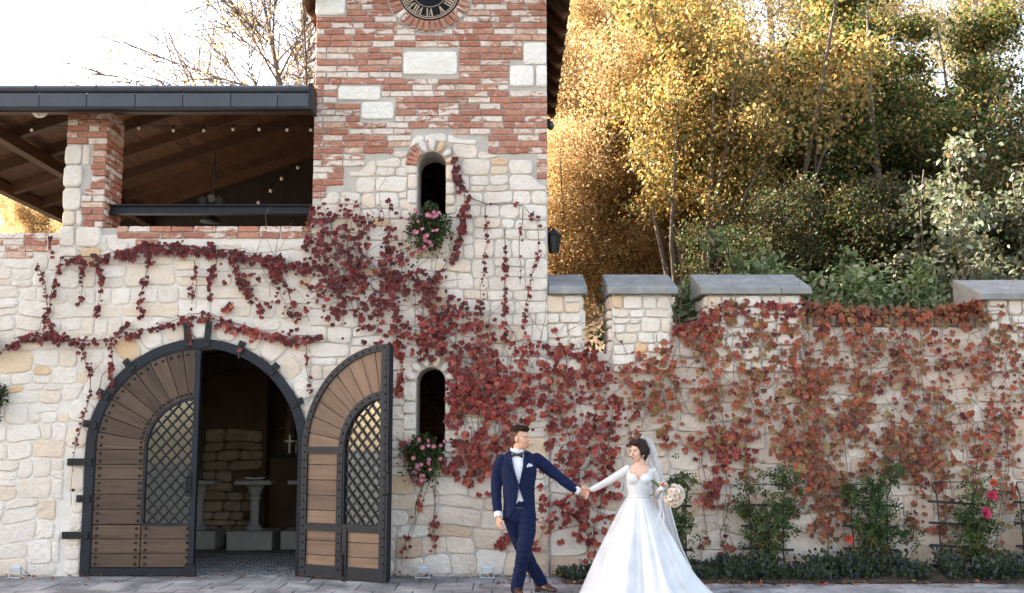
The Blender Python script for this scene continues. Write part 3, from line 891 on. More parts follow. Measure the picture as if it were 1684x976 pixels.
# sloping slate copings on the merlons
def coping(x0, x1, low=0.0):
    y0, y1, th = YG - 0.13, YG + GT + 0.06, 0.08
    z0 = zm - low; sl = 0.335; dz = sl * (y1 - y0)
    m = MB()
    m.add([(x0, y0, z0), (x1, y0, z0), (x1, y1, z0 + 0.012), (x0, y1, z0 + 0.012), (x0, y0, z0 + th), (x1, y0, z0 + th), (x1, y1, z0 + th + dz), (x0, y1, z0 + th + dz)],
          [(0, 3, 2, 1), (4, 5, 6, 7), (0, 1, 5, 4), (2, 3, 7, 6), (0, 4, 7, 3), (1, 2, 6, 5)])
    m.build('coping_slab', M_slab, garden, bevel=0.008)
coping(TR + 0.012, MER[0][1] + 0.06)
coping(MER[1][0] - 0.05, MER[1][1] + 0.08)
xs = wx(1283, 490); coping(MER[2][0] - 0.10, xs); coping(xs + 0.006, MER[2][1] + 0.12)
coping(MER[3][0] - 0.10, MER[3][0] + 1.0, 0.07)
# brick on edge along the low stretch
x = MER[2][1] + 0.04; rng = random.Random(15)
M_bedge = plain('grey_brown_brick', (0.20, 0.135, 0.10), 0.9, 0, 0.35, 7, 0.6, 40, 0.01)
be = MB().box((0, 0, 0), (0.058, GT + 0.05, 0.125)).mesh('edge_brick', M_bedge)
while x < MER[3][0] - 0.05:
    inst('edge_brick', be, garden, Matrix.Translation((x, YG + GT / 2 - 0.02 + rng.uniform(-0.012, 0.012), zlow - 0.066 + rng.uniform(-0.006, 0.006))) @ Matrix.Rotation(rng.uniform(-0.03, 0.03), 4, 'Y'))
    x += 0.07
# ------------------------------------------------------------------ brick and stone pillar on the terrace
pz0, pz1 = zpl - 0.32, wz(150, 187)
PD = 0.56
pillar = thing('brick_pillar', ((pil0 + pil1) / 2, PD / 2, pz0), 'square pillar of cream stone and red brick holding up the terrace roof', 'pillar')
MB().span((pil0, 0.004, pz0), (pil1, PD, pz1 + 0.06)).build('pillar_core', M_mortar_b, pillar)
rng = random.Random(3)
frR = Matrix.Translation((pil1, 0, 0)) @ Matrix.Rotation(math.pi / 2, 4, 'Z')
z = pz1 - BH / 2; k = 0
zbase = wz(150, 372)
while z > zbase:
    off = 0.5 if k % 2 else 0.0
    brick_course(pillar, 0.0, PD, z, rng, off=off, frame=frR, y=-0.004)
    xs = pil0 if k < 5 else pil0 + (pil1 - pil0) * (0.66 if k < 12 else 0.5) + rng.uniform(-0.03, 0.03)
    brick_course(pillar, xs, pil1 + 0.012, z, rng, off=off)
    z -= BH + BJ; k += 1
zt = pz1 - 5 * (BH + BJ) - 0.005; z = zbase
while z < zt - 0.03:
    h = rng.uniform(0.18, 0.30)
    if z + h > zt - 0.12: h = zt - z
    w = (pil1 - pil0) * (0.50 if z < zbase + 0.62 else 0.62)
    if rng.random() < 0.4:
        sp = w * rng.uniform(0.6, 0.72)
        stone(pillar, warp(edge_pts((pil0 - 0.015, pil0 + sp, z, z + h)), 0.02, 1.1), M_stone, rng, proud=0.035); stone(pillar, warp(edge_pts((pil0 + sp, pil0 + w, z, z + h)), 0.02, 1.1), M_stone, rng)
    else: stone(pillar, warp(edge_pts((pil0 - 0.015, pil0 + w - 0.02, z, z + h)), 0.02, 1.1), M_stone, rng, proud=0.035)
    z += h
for a, b, c, d in ((pil0 - 0.03, pil0 + 0.17, pz0 + 0.15, zbase), (pil0 + 0.17, pil1 + 0.01, pz0 + 0.15, zbase), (pil0 - 0.05, pil0 + 0.22, pz0 - 0.08, pz0 + 0.15), (pil0 + 0.22, pil1 + 0.02, pz0 - 0.08, pz0 + 0.15)):
    stone(pillar, warp(edge_pts((a, b, c, d)), 0.015, 1.7), M_stone, rng, proud=0.045)

# ------------------------------------------------------------------ terrace roof (hipped, timber underside)
ZE = wz(300, 182, -0.42)                        # underside of the eave
XL, YF, YB, PITCH = -8.15, -0.42, 8.0, 0.34
XR = TL - 0.02
troof = thing('terrace_roof', (-5.2, 5.0, ZE), 'low hipped roof with grey metal edge and brown timber underside over terrace', 'roof')
def zl(x): return ZE + 0.10 + (x - XL) * PITCH
def zf(y): return ZE + 0.10 + (y - YF) * PITCH
# hip between the left slope and the front slope runs at 45 degrees in plan
HYP = XR - XL
bd_w = 0.17
nb_ = int((XR - XL) / bd_w)
for i in range(nb_ + 1):                        # boards of the left slope run back into the depth
    x0, x1 = XL + i * bd_w, min(XL + (i + 1) * bd_w - 0.006, XR)
    if x1 - x0 < 0.02: continue
    y0 = YF + (x0 - XL)
    m = MB(); a, b = zl(x0), zl(x1)
    m.add([(x0, y0, a), (x1, y0 + bd_w, b), (x1, YB, b), (x0, YB, a), (x0, y0, a + 0.03), (x1, y0 + bd_w, b + 0.03), (x1, YB, b + 0.03), (x0, YB, a + 0.03)],
          [(0, 3, 2, 1), (4, 5, 6, 7), (0, 1, 5, 4), (2, 3, 7, 6), (0, 4, 7, 3), (1, 2, 6, 5)])
    m.build('roof_board', M_roofwood, troof)
fs = MB()                                        # the front slope, seen edge-on
fs.add([(XL, YF, ZE + 0.10), (XR, YF, ZE + 0.10), (XR, YF + HYP, zf(YF + HYP)), (XL, YF, ZE + 0.16), (XR, YF, ZE + 0.16), (XR, YF + HYP, zf(YF + HYP) + 0.06)], [(0, 1, 2), (5, 4, 3), (0, 3, 4, 1)])
fs.build('front_slope', M_roofwood, troof)
tp = MB()                                        # closed roof skin above the boards
zt_ = 0.05
tp.add([(XL, YF, ZE + 0.16), (XL, YB, ZE + 0.16), (XR, YB, zl(XR) + zt_ + 0.02), (XR, YF + HYP, zl(XR) + zt_ + 0.02), (XR, YF, ZE + 0.17)], [(0, 3, 2, 1), (0, 4, 3)])
tp.build('roof_skin', M_zinc, troof)
for i in range(7):                               # rafters of the left slope, rising to the right
    y = 0.9 + i * 1.05
    x1 = min(XR - 0.02, XL + (y - YF) - 0.1)
    MB().bar((XL + 0.05, y, zl(XL + 0.05) - 0.085), (x1, y, zl(x1) - 0.085), 0.11, 0.16, (0, 0, 1)).build('rafter', M_beam, troof)
for x in (-7.05,):                               # purlins along the depth
    MB().bar((x, 0.1, zl(x) - 0.24), (x, YB - 0.1, zl(x) - 0.24), 0.15, 0.17).build('purlin', M_beam, troof)
MB().bar((XL + 0.1, YF + 0.1, ZE + 0.02), (XR - 0.1, YF + HYP - 0.1, zl(XR - 0.1) - 0.1), 0.13, 0.18).build('hip_rafter', M_beam, troof)
MB().bar((XL + 0.07, YF + 0.1, ZE + 0.02), (XL + 0.07, YB, ZE + 0.02), 0.14, 0.16).build('eave_beam', M_beam, troof)
MB().span((XL, 0.05, pz1 + 0.065), (XR, 0.27, pz1 + 0.24)).build('wall_plate', M_beam, troof)
MB().span((XL, YF + 0.06, ZE + 0.0), (XR, YF + 0.10, ZE + 0.14)).build('fascia_board', M_beam, troof)
# metal edge: a row of fascia panels, a roll moulding above with joints
zA, zB, zC = wz(300, 181, YF), wz(300, 154, YF), wz(300, 140, YF)
ed = [-60, -23, 65, 143, 223, 301, 380, 457, 509]
for i in range(len(ed) - 1):
    a, b = wx(ed[i], 165, YF), wx(ed[i + 1], 165, YF)
    MB().span((a + 0.003, YF - 0.02, zA + 0.03), (b - 0.003, YF + 0.05, zB)).build('fascia_panel', M_zinc, troof, bevel=0.006)
MB().span((XL, YF - 0.028, zA + 0.005), (wx(509, 165, YF), YF + 0.05, zA + 0.028)).build('drip_edge', M_iron, troof)
ed = [-60, -40, 58, 158, 257, 379, 476, 511]
for i in range(len(ed) - 1):
    a, b = wx(ed[i], 147, YF), wx(ed[i + 1], 147, YF); r = (zC - zB) / 2 - 0.004
    m = MB(); m.tube([(a + 0.002, YF + 0.02, zB + r + 0.008), (b - 0.002, YF + 0.02, zB + r + 0.008)], r, 12); m.build('roll_edge', M_zinc, troof, smooth=False)
    mm = MB(); mm.tube([(b - 0.008, YF + 0.02, zB + r + 0.008), (b + 0.008, YF + 0.02, zB + r + 0.008)], r + 0.007, 12); mm.build('seam_strip', M_zinc, troof)
MB().span((wx(508, 165, YF), YF - 0.035, zA + 0.002), (wx(514, 165, YF), YF + 0.3, zC + 0.004)).build('end_cap', M_iron, troof)
# dark lining of the terrace beyond the roof's open side
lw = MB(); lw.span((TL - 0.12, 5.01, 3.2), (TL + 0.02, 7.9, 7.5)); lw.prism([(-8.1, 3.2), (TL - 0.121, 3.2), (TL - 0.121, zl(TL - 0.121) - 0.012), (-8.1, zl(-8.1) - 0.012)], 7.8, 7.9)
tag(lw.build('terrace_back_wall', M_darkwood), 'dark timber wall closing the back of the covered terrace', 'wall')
tf = MB().span((X_W, 0.42, 3.12), (TL - 0.005, 7.78, 3.2)); tag(tf.build('terrace_floor', M_cob), kind='structure')
# steel rail between the pillar and the tower
rl = thing('terrace_rail', (wx(345, 346, 0.2), 0.2, wz(345, 346, 0.2)), 'dark steel rail spanning from the pillar to the tower', 'rail')
za, zb_ = wz(345, 353, 0.2), wz(345, 338, 0.2)
xa, xb = wx(178, 345, 0.2), TL + 0.02
MB().span((xa, 0.19, za + 0.015), (xb, 0.21, zb_ - 0.015)).build('web', M_ironpaint, rl)
MB().span((xa, 0.14, zb_ - 0.015), (xb, 0.26, zb_)).build('flange', M_ironpaint, rl)
MB().span((xa, 0.14, za), (xb, 0.26, za + 0.015)).build('flange', M_ironpaint, rl)
# string lights under the eave
M_bulb = plain('pearl_bulb', (0.75, 0.66, 0.55), 0.2, 0, 0.03)
st = thing('string_light', (wx(250, 205, 0.35), 0.35, wz(250, 205, 0.35)), 'string of small pearl bulbs hanging under the terrace eave', 'string lights')
BP = [(52, 208), (228, 205), (285, 209), (335, 209), (383, 207), (426, 207), (472, 208), (511, 208)]
wire = []
for i, (x, y) in enumerate(BP):
    p = W(x, y + 6, 0.35)
    m = MB().ell(p, (0.021, 0.021, 0.024), 10, 7); bl = m.build('bulb', M_bulb, st, smooth=True)
    MB().tube([p + Vector((0, 0, 0.024)), p + Vector((0, 0, 0.062))], 0.017, 8).build('socket', M_iron, bl)
    wire.append(p + Vector((0, 0, 0.065)))
    if i < len(BP) - 1: wire.append((W(BP[i + 1][0], BP[i + 1][1] + 6, 0.35) + p) / 2 + Vector((0, 0, 0.03)))
MB().tube([W(-20, 200, 0.35)] + wire, 0.006, 5).build('wire', M_iron, st)
st2 = thing('string_light', W(460, 300, 5.0), 'second string of bulbs sloping through the dark back of the terrace', 'string lights')
BP = [(490, 276), (463, 294), (445, 314), (425, 333)]; wire = []
for x, y in BP:
    p = W(x, y, 5.0); bl = MB().ell(p, (0.030, 0.030, 0.034), 10, 7).build('bulb', M_bulb, st2, smooth=True)
    MB().tube([p + Vector((0, 0, 0.026)), p + Vector((0, 0, 0.07))], 0.02, 8).build('socket', M_iron, bl); wire.append(p + Vector((0, 0, 0.075)))
MB().tube([W(505, 258, 5.0)] + wire + [W(395, 352, 5.0)], 0.008, 5).build('wire', M_iron, st2)
# round lamp under the eave and a shaded lamp deep in the terrace
rlamp = thing('eave_lamp', W(66, 183, -0.2), 'round white globe lamp under the metal roof edge', 'lamp')
p = W(66, 183, -0.2)
MB().ell(p, (0.098, 0.05, 0.086), 20, 12).build('globe', plain('opal_glass', (0.62, 0.56, 0.47), 0.3, 0, 0.04), rlamp, smooth=True)
MB().tube([p + Vector((0.0, -0.052, 0.08)), p + Vector((-0.01, -0.053, 0.0)), p + Vector((0.006, -0.03, -0.083))], 0.003, 5).build('wire', M_iron, rlamp)
MB().tube([p + Vector((0, 0, 0.08)), p + Vector((0, 0, 0.13))], 0.03, 8).build('holder', M_iron, rlamp)
ml = thing('pendant_lamp', W(352, 356, 3.5), 'shaded metal pendant lamp hanging behind the terrace rail', 'lamp')
p = W(347, 366, 3.5)
MB().lathe(p, [(0.17, 0), (0.15, 0.03), (0.06, 0.10), (0.04, 0.16)], 18).build('lamp_shade', M_ironpaint, ml, smooth=True)
MB().tube([p + Vector((0, 0, 0.15)), p + Vector((0, 0, 0.9))], 0.008, 6).build('cord', M_iron, ml)
pj = thing('terrace_spotlight', W(345, 332, 2.0), 'cluster of small dark spotlights above the terrace rail', 'spotlight')
for i, (dx, dz) in enumerate(((-0.10, 0.0), (0.02, 0.03), (0.13, 0.0))):
    c = W(350, 331, 2.0) + Vector((dx, 0, dz))
    MB().tube([c + Vector((-0.02, -0.09, -0.01)), c + Vector((-0.015, -0.05, 0)), c + Vector((0.02, 0.07, 0.02))], [0.06, 0.058, 0.035], 12).build('lamp_head', M_ironpaint if i != 1 else M_zinc, pj)
MB().bar(W(330, 336, 2.0) + Vector((0, 0.02, 0)), W(372, 336, 2.0) + Vector((0, 0.02, 0)), 0.03, 0.03).build('mounting_bar', M_iron, pj)
MB().tube([W(350, 336, 2.0) + Vector((0, 0.03, 0)), W(350, 336, 2.0) + Vector((0, 0.03, 0.75))], 0.012, 6).build('drop_rod', M_iron, pj)

# ------------------------------------------------------------------ iron gate frame and the two leaves
frame_t = thing('iron_gateway', (GX, 0, 0), 'black iron arch frame bolted round the stone gateway', 'gateway')
fm = MB(); nA = 48; r0, r1 = GR - 0.005, GR + 0.105
for i in range(nA):
    a0, a1 = math.pi * i / nA, math.pi * (i + 1) / nA
    fm.prism([(GX + r0 * math.cos(a1), GZ + r0 * math.sin(a1)), (GX + r0 * math.cos(a0), GZ + r0 * math.sin(a0)), (GX + r1 * math.cos(a0), GZ + r1 * math.sin(a0)), (GX + r1 * math.cos(a1), GZ + r1 * math.sin(a1))], -0.06, 0.06)
for s in (-1, 1): fm.span((GX + s * r0, -0.06, 0.0), (GX + s * r1, 0.06, GZ))
bm_f = fm.build('arch_band', M_ironpaint, frame_t)
def strap(a, z=None, L=0.15, w=0.085):
    if z is None:
        c = Vector((GX + (r1 + 0.01) * math.cos(a), -0.07, GZ + (r1 + 0.01) * math.sin(a))); d = Vector((math.cos(a), 0, math.sin(a)))
    else:
        c = Vector((GX + a * (r1 + 0.01), -0.07, z)); d = Vector((a, 0, 0))
    o = MB().bar(c - d * 0.10, c + d * (L - 0.07), w, 0.025, (0, 1, 0)).build('strap', M_iron, frame_t, bevel=0.004)
    for q in (-0.03, L - 0.12):
        MB().ell(c + d * q + Vector((0, -0.013, 0)), (0.016, 0.012, 0.016), 8, 5).build('bolt', M_iron, o, smooth=True)
for ang in (25, 47, 68, 130, 112 + 38): strap(math.radians(ang), L=0.13)
for ang in (86.2, 96.5): strap(math.radians(ang), L=0.27, w=0.075)
strap(math.radians(167), L=0.13)
for zz, L in ((wz(130, 760), 0.26), (wz(130, 880), 0.28), (wz(130, 820), 0.13)): strap(-1, zz, L=L)
lw_ = GR - 0.02                                  # leaf width
M_stud = M_iron
M_glass = None
def glass_mat():
    t = NT('window_glass')
    t.done((0.82, 0.88, 0.88), 0.04, Specular_IOR_Level=0.8)
    gl = t.n('ShaderNodeBsdfGlossy', {'Color': (0.9, 0.95, 1.0, 1), 'Roughness': 0.03}); tr = t.n('ShaderNodeBsdfTransparent', {'Color': (0.50, 0.52, 0.52, 1)})
    lw2 = t.n('ShaderNodeFresnel', {'IOR': 1.9}).outputs[0]
    fac = t.math('ADD', t.math('MULTIPLY', lw2, 0.6), 0.05)
    mx = t.n('ShaderNodeMixShader', {0: fac}); t.nt.links.new(tr.outputs[0], mx.inputs[1]); t.nt.links.new(gl.outputs[0], mx.inputs[2])
    t.nt.links.new(mx.outputs[0], t.out.inputs['Surface']); return t.mat
M_glass = glass_mat()
WR = 0.60                                        # window arch radius
zW0, zRail = 0.60, 0.10
def leaf(root, s, wood, front):
    """s: direction of the leaf from its hinge along local x; front: -1 studded outer face shows, +1 framed inner face"""
    E = lw_                                       # meeting edge in u
    def X(u): return s * u
    def cell(P, y0=-0.022, y1=0.022):
        if s < 0: P = [(x, z) for x, z in P][::-1]
        return MB().prism([(X(x), z) for x, z in P], y0, y1)
    def arc(r, a): return (E - r * math.sin(a), GZ + r * math.cos(a))    # a from 0 (top) to pi/2 (hinge side)
    fan = 9; rv = MB(); jg = 0.004
    def wood_piece(P, ang):
        cx = sum(p[0] for p in P) / len(P); cz = sum(p[1] for p in P) / len(P)
        # built round its own middle with the grain along local x
        ca, sa = math.cos(ang), math.sin(ang)
        Q = [((x - cx) * ca + (z - cz) * sa, -(x - cx) * sa + (z - cz) * ca) for x, z in P]
        Q = [(q[0] * s, q[1]) for q in Q]
        if poly_area(Q) < 0: Q = Q[::-1]
        me = MB().prism(Q, -0.024, 0.024).mesh('plank', wood)
        bm = bmesh.new(); bm.from_mesh(me); bmesh.ops.bevel(bm, geom=bm.edges[:], offset=0.004, segments=1, affect='EDGES'); bm.to_mesh(me); bm.free()
        M = Matrix.Translation((X(cx), 0, cz)) @ Matrix.Rotation(-ang * s, 4, 'Y')
        inst('plank', me, root, M, local=True)
    RO = lw_ - 0.005
    def stud(u, z, r=0.017):
        rv.ell((X(u), front * 0.03, z), (r, 0.014, r), 8, 5)
    for i in range(fan):
        a0, a1 = math.pi / 2 * i / fan + jg / 1.2, math.pi / 2 * (i + 1) / fan - jg / 1.2
        P = [arc(WR + 0.02, a0), arc(WR + 0.02, (a0 + a1) / 2), arc(WR + 0.02, a1), arc(RO, a1), arc(RO, (a0 + a1) / 2), arc(RO, a0)]
        am = (a0 + a1) / 2
        wood_piece(P, math.atan2(math.cos(am), -math.sin(am)) if True else 0)
        if front < 0:
            for t in (0.25, 0.75):
                aa = lerp(a0, a1, t)
                for rr in (WR + 0.065, RO - 0.05): u, z = arc(rr, aa); stud(u, z)
    n = 5; zz = [lerp(GZ, zW0, i / n) for i in range(n + 1)]
    uw = E - WR - 0.02
    for i in range(n):
        wood_piece([(0.005, zz[i + 1] + 0.003), (uw, zz[i + 1] + 0.003), (uw, zz[i] - 0.003), (0.005, zz[i] - 0.003)], 0)
        if front < 0:
            for zq in (lerp(zz[i], zz[i + 1], 0.25), lerp(zz[i], zz[i + 1], 0.75)):
                stud(0.055, zq); stud(uw - 0.04, zq)
    n = 3; zz = [lerp(zW0 - 0.005, zRail, i / n) for i in range(n + 1)]
    um = uw + 0.0
    for i in range(n):
        for (a, b) in ((0.005, um - 0.003), (um + 0.008, E - 0.02)):
            wood_piece([(a, zz[i + 1] + 0.003), (b, zz[i + 1] + 0.003), (b, zz[i] - 0.003), (a, zz[i] - 0.003)], 0)
            if front < 0:
                for zq in (lerp(zz[i], zz[i + 1], 0.25), lerp(zz[i], zz[i + 1], 0.75)):
                    stud(a + 0.05, zq); stud(b - 0.05, zq)
    # iron work
    ir = MB()
    def iarc(ra, rb_, y0, y1, a_0=0.0, a_1=math.pi / 2, k=22):
        for i in range(k):
            a0, a1 = lerp(a_0, a_1, i / k), lerp(a_0, a_1, (i + 1) / k)
            P = [arc(ra, a1), arc(ra, a0), arc(rb_, a0), arc(rb_, a1)]
            P = [(X(p[0]), p[1]) for p in P]
            if poly_area(P) < 0: P = P[::-1]
            ir.prism(P, y0, y1)
    def ib(u0, z0, u1, z1, y0, y1): ir.span((X(u0), y0, z0), (X(u1), y1, z1))
    ib(E - 0.045, 0.03, E + 0.018, GZ + RO, -0.045, 0.045)                     # meeting stile
    ib(0.0, 0.015, E + 0.01, zRail - 0.004, -0.04, 0.04)                        # bottom rail
    iarc(WR - 0.012, WR + 0.016, -0.04, 0.04)                                   # window ring
    ib(E - WR - 0.018, zW0, E - WR + 0.012, GZ, -0.04, 0.04); ib(E - WR, zW0 - 0.014, E - 0.04, zW0 + 0.014, -0.038, 0.038)
    if front < 0:
        iarc(RO, RO + 0.018, -0.03, 0.03); ib(-0.016, 0.05, 0.004, GZ, -0.03, 0.03)
    else:
        f0, f1 = 0.022, 0.047
        iarc(RO - 0.055, RO + 0.018, -0.03, f1); ib(-0.012, 0.04, 0.07, GZ, -0.03, f1)
        iarc(WR - 0.0, WR + 0.075, f0, f1); ib(E - WR - 0.09, 0.06, E - WR - 0.01, GZ, f0, f1 + 0.002)
        ib(0.05, GZ - 0.045, E - WR - 0.02, GZ + 0.035, f0, f1 - 0.003); ib(0.05, zW0 - 0.055, E - 0.03, zW0 + 0.03, f0, f1 - 0.002)
        ib(E - WR + 0.005, 0.06, E - WR + 0.07, zW0, f0, f1 + 0.004); ib(0.03, 0.08, E - 0.03, 0.155, f0, f1 - 0.003)
        ib(E - 0.085, 0.06, E - 0.01, GZ + RO - 0.02, f0, f1 + 0.003)
        def rvt(u, z): rv.ell((X(u), f1 + 0.004, z), (0.012, 0.012, 0.012), 7, 4)
        for i in range(18):
            a = math.pi / 2 * (i + 0.5) / 18; u, z = arc(RO - 0.02, a); rvt(u, z)
            if i % 2 == 0: u, z = arc(WR + 0.037, a); rvt(u, z)
        for i in range(15): rvt(0.03, 0.12 + i * 0.095)
        for i in range(26): rvt(E - 0.03, 0.12 + i * 0.095)
        for i in range(14): rvt(E - WR - 0.05, 0.12 + i * 0.1)
    ir.build('iron_frame', M_ironpaint, root, local=True)
    o = rv.build('rivets', M_stud, root, smooth=True, local=True); o['kind'] = 'stuff'
    # lattice and pane
    P = [(E - WR, zW0), (E - 0.03, zW0)] + [arc(WR, math.pi / 2 * i / 12) for i in range(13)]
    P = [(X(x), z) for x, z in P]
    if poly_area(P) < 0: P = P[::-1]
    MB().prism(P, -0.004, 0.004).build('pane', M_glass, root, local=True)
    cx, cz = E - WR / 2, (zW0 + GZ + WR) / 2
    def clip(u0, z0, u1, z1):
        pts = []
        for i in range(81):
            u, z = lerp(u0, u1, i / 80), lerp(z0, z1, i / 80)
            ok = E - WR < u < E - 0.03 and z > zW0 and (z < GZ or math.hypot(u - E, z - GZ) < WR)
            if ok: pts.append((u, z))
        return (pts[0], pts[-1]) if len(pts) > 2 else None
    for fam, sg in ((0, 1), (1, -1)):
        for k in range(-14, 15):
            off = k * 0.145
            q = clip(cx - 1.2, cz + off - sg * 1.2 * 1.12, cx + 1.2, cz + off + sg * 1.2 * 1.12)
            if q:
                yy = -0.014 + 0.010 * fam
                MB().bar((X(q[0][0]), front * 0.012 + (0.007 if fam else -0.007), q[0][1]), (X(q[1][0]), front * 0.012 + (0.007 if fam else -0.007), q[1][1]), 0.019, 0.013, (0, 1, 0)).build('lattice_bar', M_iron, root, local=True)
hingeL = GX - GR + 0.015; hingeR = GX + GR - 0.015
doorL = thing('gate_leaf', (hingeL, -0.02, 0), 'closed oak gate leaf with fan of dark planks, iron studs and lattice window', 'door', 'gate leaves')
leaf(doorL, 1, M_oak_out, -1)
def lp(root, *p): return p
hd = MB(); hd.tube([(lw_ - 0.06, -0.06, 0.98), (lw_ - 0.08, -0.12, 1.0), (lw_ - 0.08, -0.12, 1.14), (lw_ - 0.06, -0.06, 1.16)], 0.012, 8); hd.box((lw_ - 0.06, -0.055, 1.07), (0.05, 0.02, 0.30)); hd.build('door_handle', M_iron, doorL, local=True)
MB().box((lw_ - 0.005, -0.06, 0.07), (0.12, 0.05, 0.13)).build('floor_bolt', M_iron, doorL, local=True)
OPEN = math.radians(152)
doorR = thing('gate_leaf', (hingeR + 0.10, -0.09, 0), 'open oak gate leaf swung out beside the slit window, paler framed inner face', 'door', 'gate leaves', OPEN)
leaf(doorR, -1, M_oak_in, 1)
hd = MB(); hd.tube([(-(lw_ - 0.0), 0.05, 0.98), (-(lw_ + 0.05), 0.07, 1.0), (-(lw_ + 0.05), 0.07, 1.2), (-(lw_ - 0.0), 0.05, 1.22)], 0.012, 8); hd.box((-(lw_ + 0.02), 0.04, 1.1), (0.02, 0.03, 0.4)); hd.build('door_handle', M_iron, doorR, local=True)
MB().tube([(-(lw_ - WR + 0.02), 0.06, 0.30), (-(lw_ - WR + 0.02), 0.07, 0.05), (-(lw_ - WR + 0.05), 0.075, 0.0)], 0.012, 6).build('floor_bolt', M_iron, doorR, local=True)

# ------------------------------------------------------------------ inside the chapel
M_ped = plain('pale_carved_stone', (0.30, 0.285, 0.26), 0.75, 0, 0.12, 6, 0.3, 50, 0.005)
def pedestal(px, Y, label):
    x = wx(px, 870, Y)
    t = thing('stone_pedestal', (x, Y, 0), label, 'pedestal', 'stone pedestals in the chapel')
    MB().span((x - 0.33, Y - 0.3, 0), (x + 0.33, Y + 0.3, 0.27)).build('plinth', M_ped, t, bevel=0.012)
    MB().lathe((x, Y, 0.27), [(0.12, 0), (0.12, 0.04), (0.085, 0.07), (0.07, 0.1), (0.066, 0.42), (0.085, 0.44), (0.085, 0.47), (0.075, 0.49), (0.12, 0.62), (0.17, 0.66)], 20).build('column', M_ped, t, smooth=False)
    MB().span((x - 0.27, Y - 0.2, 0.93), (x + 0.27, Y + 0.2, 0.99)).build('table_top', M_ped, t, bevel=0.01)
    return x
xp = pedestal(418, 3.2, 'stone pedestal holding open books in the middle of the chapel')
pedestal(326, 3.3, 'stone pedestal half hidden behind the closed gate leaf')
pedestal(505, 3.3, 'stone pedestal half hidden behind the open gate leaf hinge')
bk_ = thing('open_book', (xp, 3.15, 0.99), 'open book lying on the middle stone pedestal', 'book')
M_paper = plain('paper', (0.6, 0.57, 0.5), 0.8, 0, 0.05)
MB().box((xp + 0.02, 3.1, 1.003), (0.30, 0.2, 0.02)).build('cover', plain('book_cover', (0.03, 0.02, 0.02), 0.6), bk_)
for s in (-1, 1): MB().box((xp + 0.02 + s * 0.07, 3.1, 1.023), (0.13, 0.18, 0.018), Matrix.Rotation(-s * 0.12, 3, 'Y')).build('page_block', M_paper, bk_)
bk2 = thing('closed_book', (xp - 0.18, 3.2, 0.99), 'small brown book beside the open book on the pedestal', 'book')
MB().box((xp - 0.19, 3.2, 1.008), (0.12, 0.17, 0.034)).build('cover', plain('brown_cover', (0.10, 0.045, 0.02), 0.6), bk2)
MB().box((xp - 0.183, 3.2, 1.008), (0.12, 0.162, 0.026)).build('page_block', M_paper, bk2)
# altar shelf, icons, statue, cross, candles on the back wall
YA = 4.9
al = thing('altar_shelf', (wx(470, 760, YA), YA, 0), 'dark wooden altar shelf on the chapel back wall', 'shelf')
xa0, xa1 = wx(424, 760, YA), wx(560, 760, YA); zs_ = wz(470, 748, YA)
MB().span((xa0, YA - 0.35, zs_ - 0.05), (xa1, YA + 0.28, zs_)).build('shelf_board', M_darkwood, al)
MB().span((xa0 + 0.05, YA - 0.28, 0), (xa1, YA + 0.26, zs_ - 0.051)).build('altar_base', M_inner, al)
M_gold = plain('dim_gold', (0.30, 0.17, 0.05), 0.4, 0.6, 0.3, 20, 0.2)
for i, py in enumerate((672, 700, 732)):
    c = W(434, py, YA + 0.2)
    ic = thing('icon_panel', c, ('topmost', 'middle', 'lowest')[i] + ' of three dark framed icon panels on the chapel wall', 'icon')
    MB().box(c, (0.22, 0.05, 0.26)).build('panel_frame', M_darkwood, ic)
    MB().box(c + Vector((0, -0.03, 0)), (0.16, 0.012, 0.20)).build('painted_field', plain('icon_field', (0.09, 0.05, 0.03), 0.5, 0, 0.5, 14), ic)
    m = MB(); m.ell(c + Vector((0, -0.037, 0.04)), (0.03, 0.006, 0.035), 12, 6); m.ell(c + Vector((0, -0.037, -0.04)), (0.05, 0.006, 0.055), 12, 6); m.build('painted_figure', M_gold, ic)
c = W(475, 745, YA - 0.1); c.z = zs_
stt = thing('saint_statue', c, 'robed figure statue standing on the altar shelf', 'statue')
MB().lathe(c, [(0.13, 0), (0.13, 0.05), (0.10, 0.06), (0.12, 0.2), (0.10, 0.42), (0.12, 0.56), (0.07, 0.64), (0.035, 0.67), (0.055, 0.72), (0.06, 0.77), (0.03, 0.83)], 16).build('robed_body', plain('statue_wood', (0.16, 0.095, 0.05), 0.5), stt, smooth=True)
for s in (-1, 1): MB().tube([c + Vector((s * 0.11, 0, 0.56)), c + Vector((s * 0.15, -0.06, 0.42)), c + Vector((s * 0.05, -0.13, 0.45))], [0.04, 0.035, 0.025], 8).build('arm', plain('statue_sleeve', (0.15, 0.09, 0.05), 0.5), stt, smooth=True)
c = W(476, 745, YA - 0.3); c.z = zs_
cr = thing('altar_cross', c, 'small silver cross on a foot on the altar shelf', 'cross')
M_silver = plain('silver', (0.55, 0.53, 0.5), 0.3, 0.8, 0.1)
MB().box(c + Vector((0, 0, 0.17)), (0.024, 0.02, 0.30)).build('upright', M_silver, cr); MB().box(c + Vector((0, -0.011, 0.22)), (0.16, 0.018, 0.024)).build('crossbar', M_silver, cr); MB().lathe(c, [(0.07, 0), (0.06, 0.015), (0.02, 0.03)], 14).build('foot', M_silver, cr)
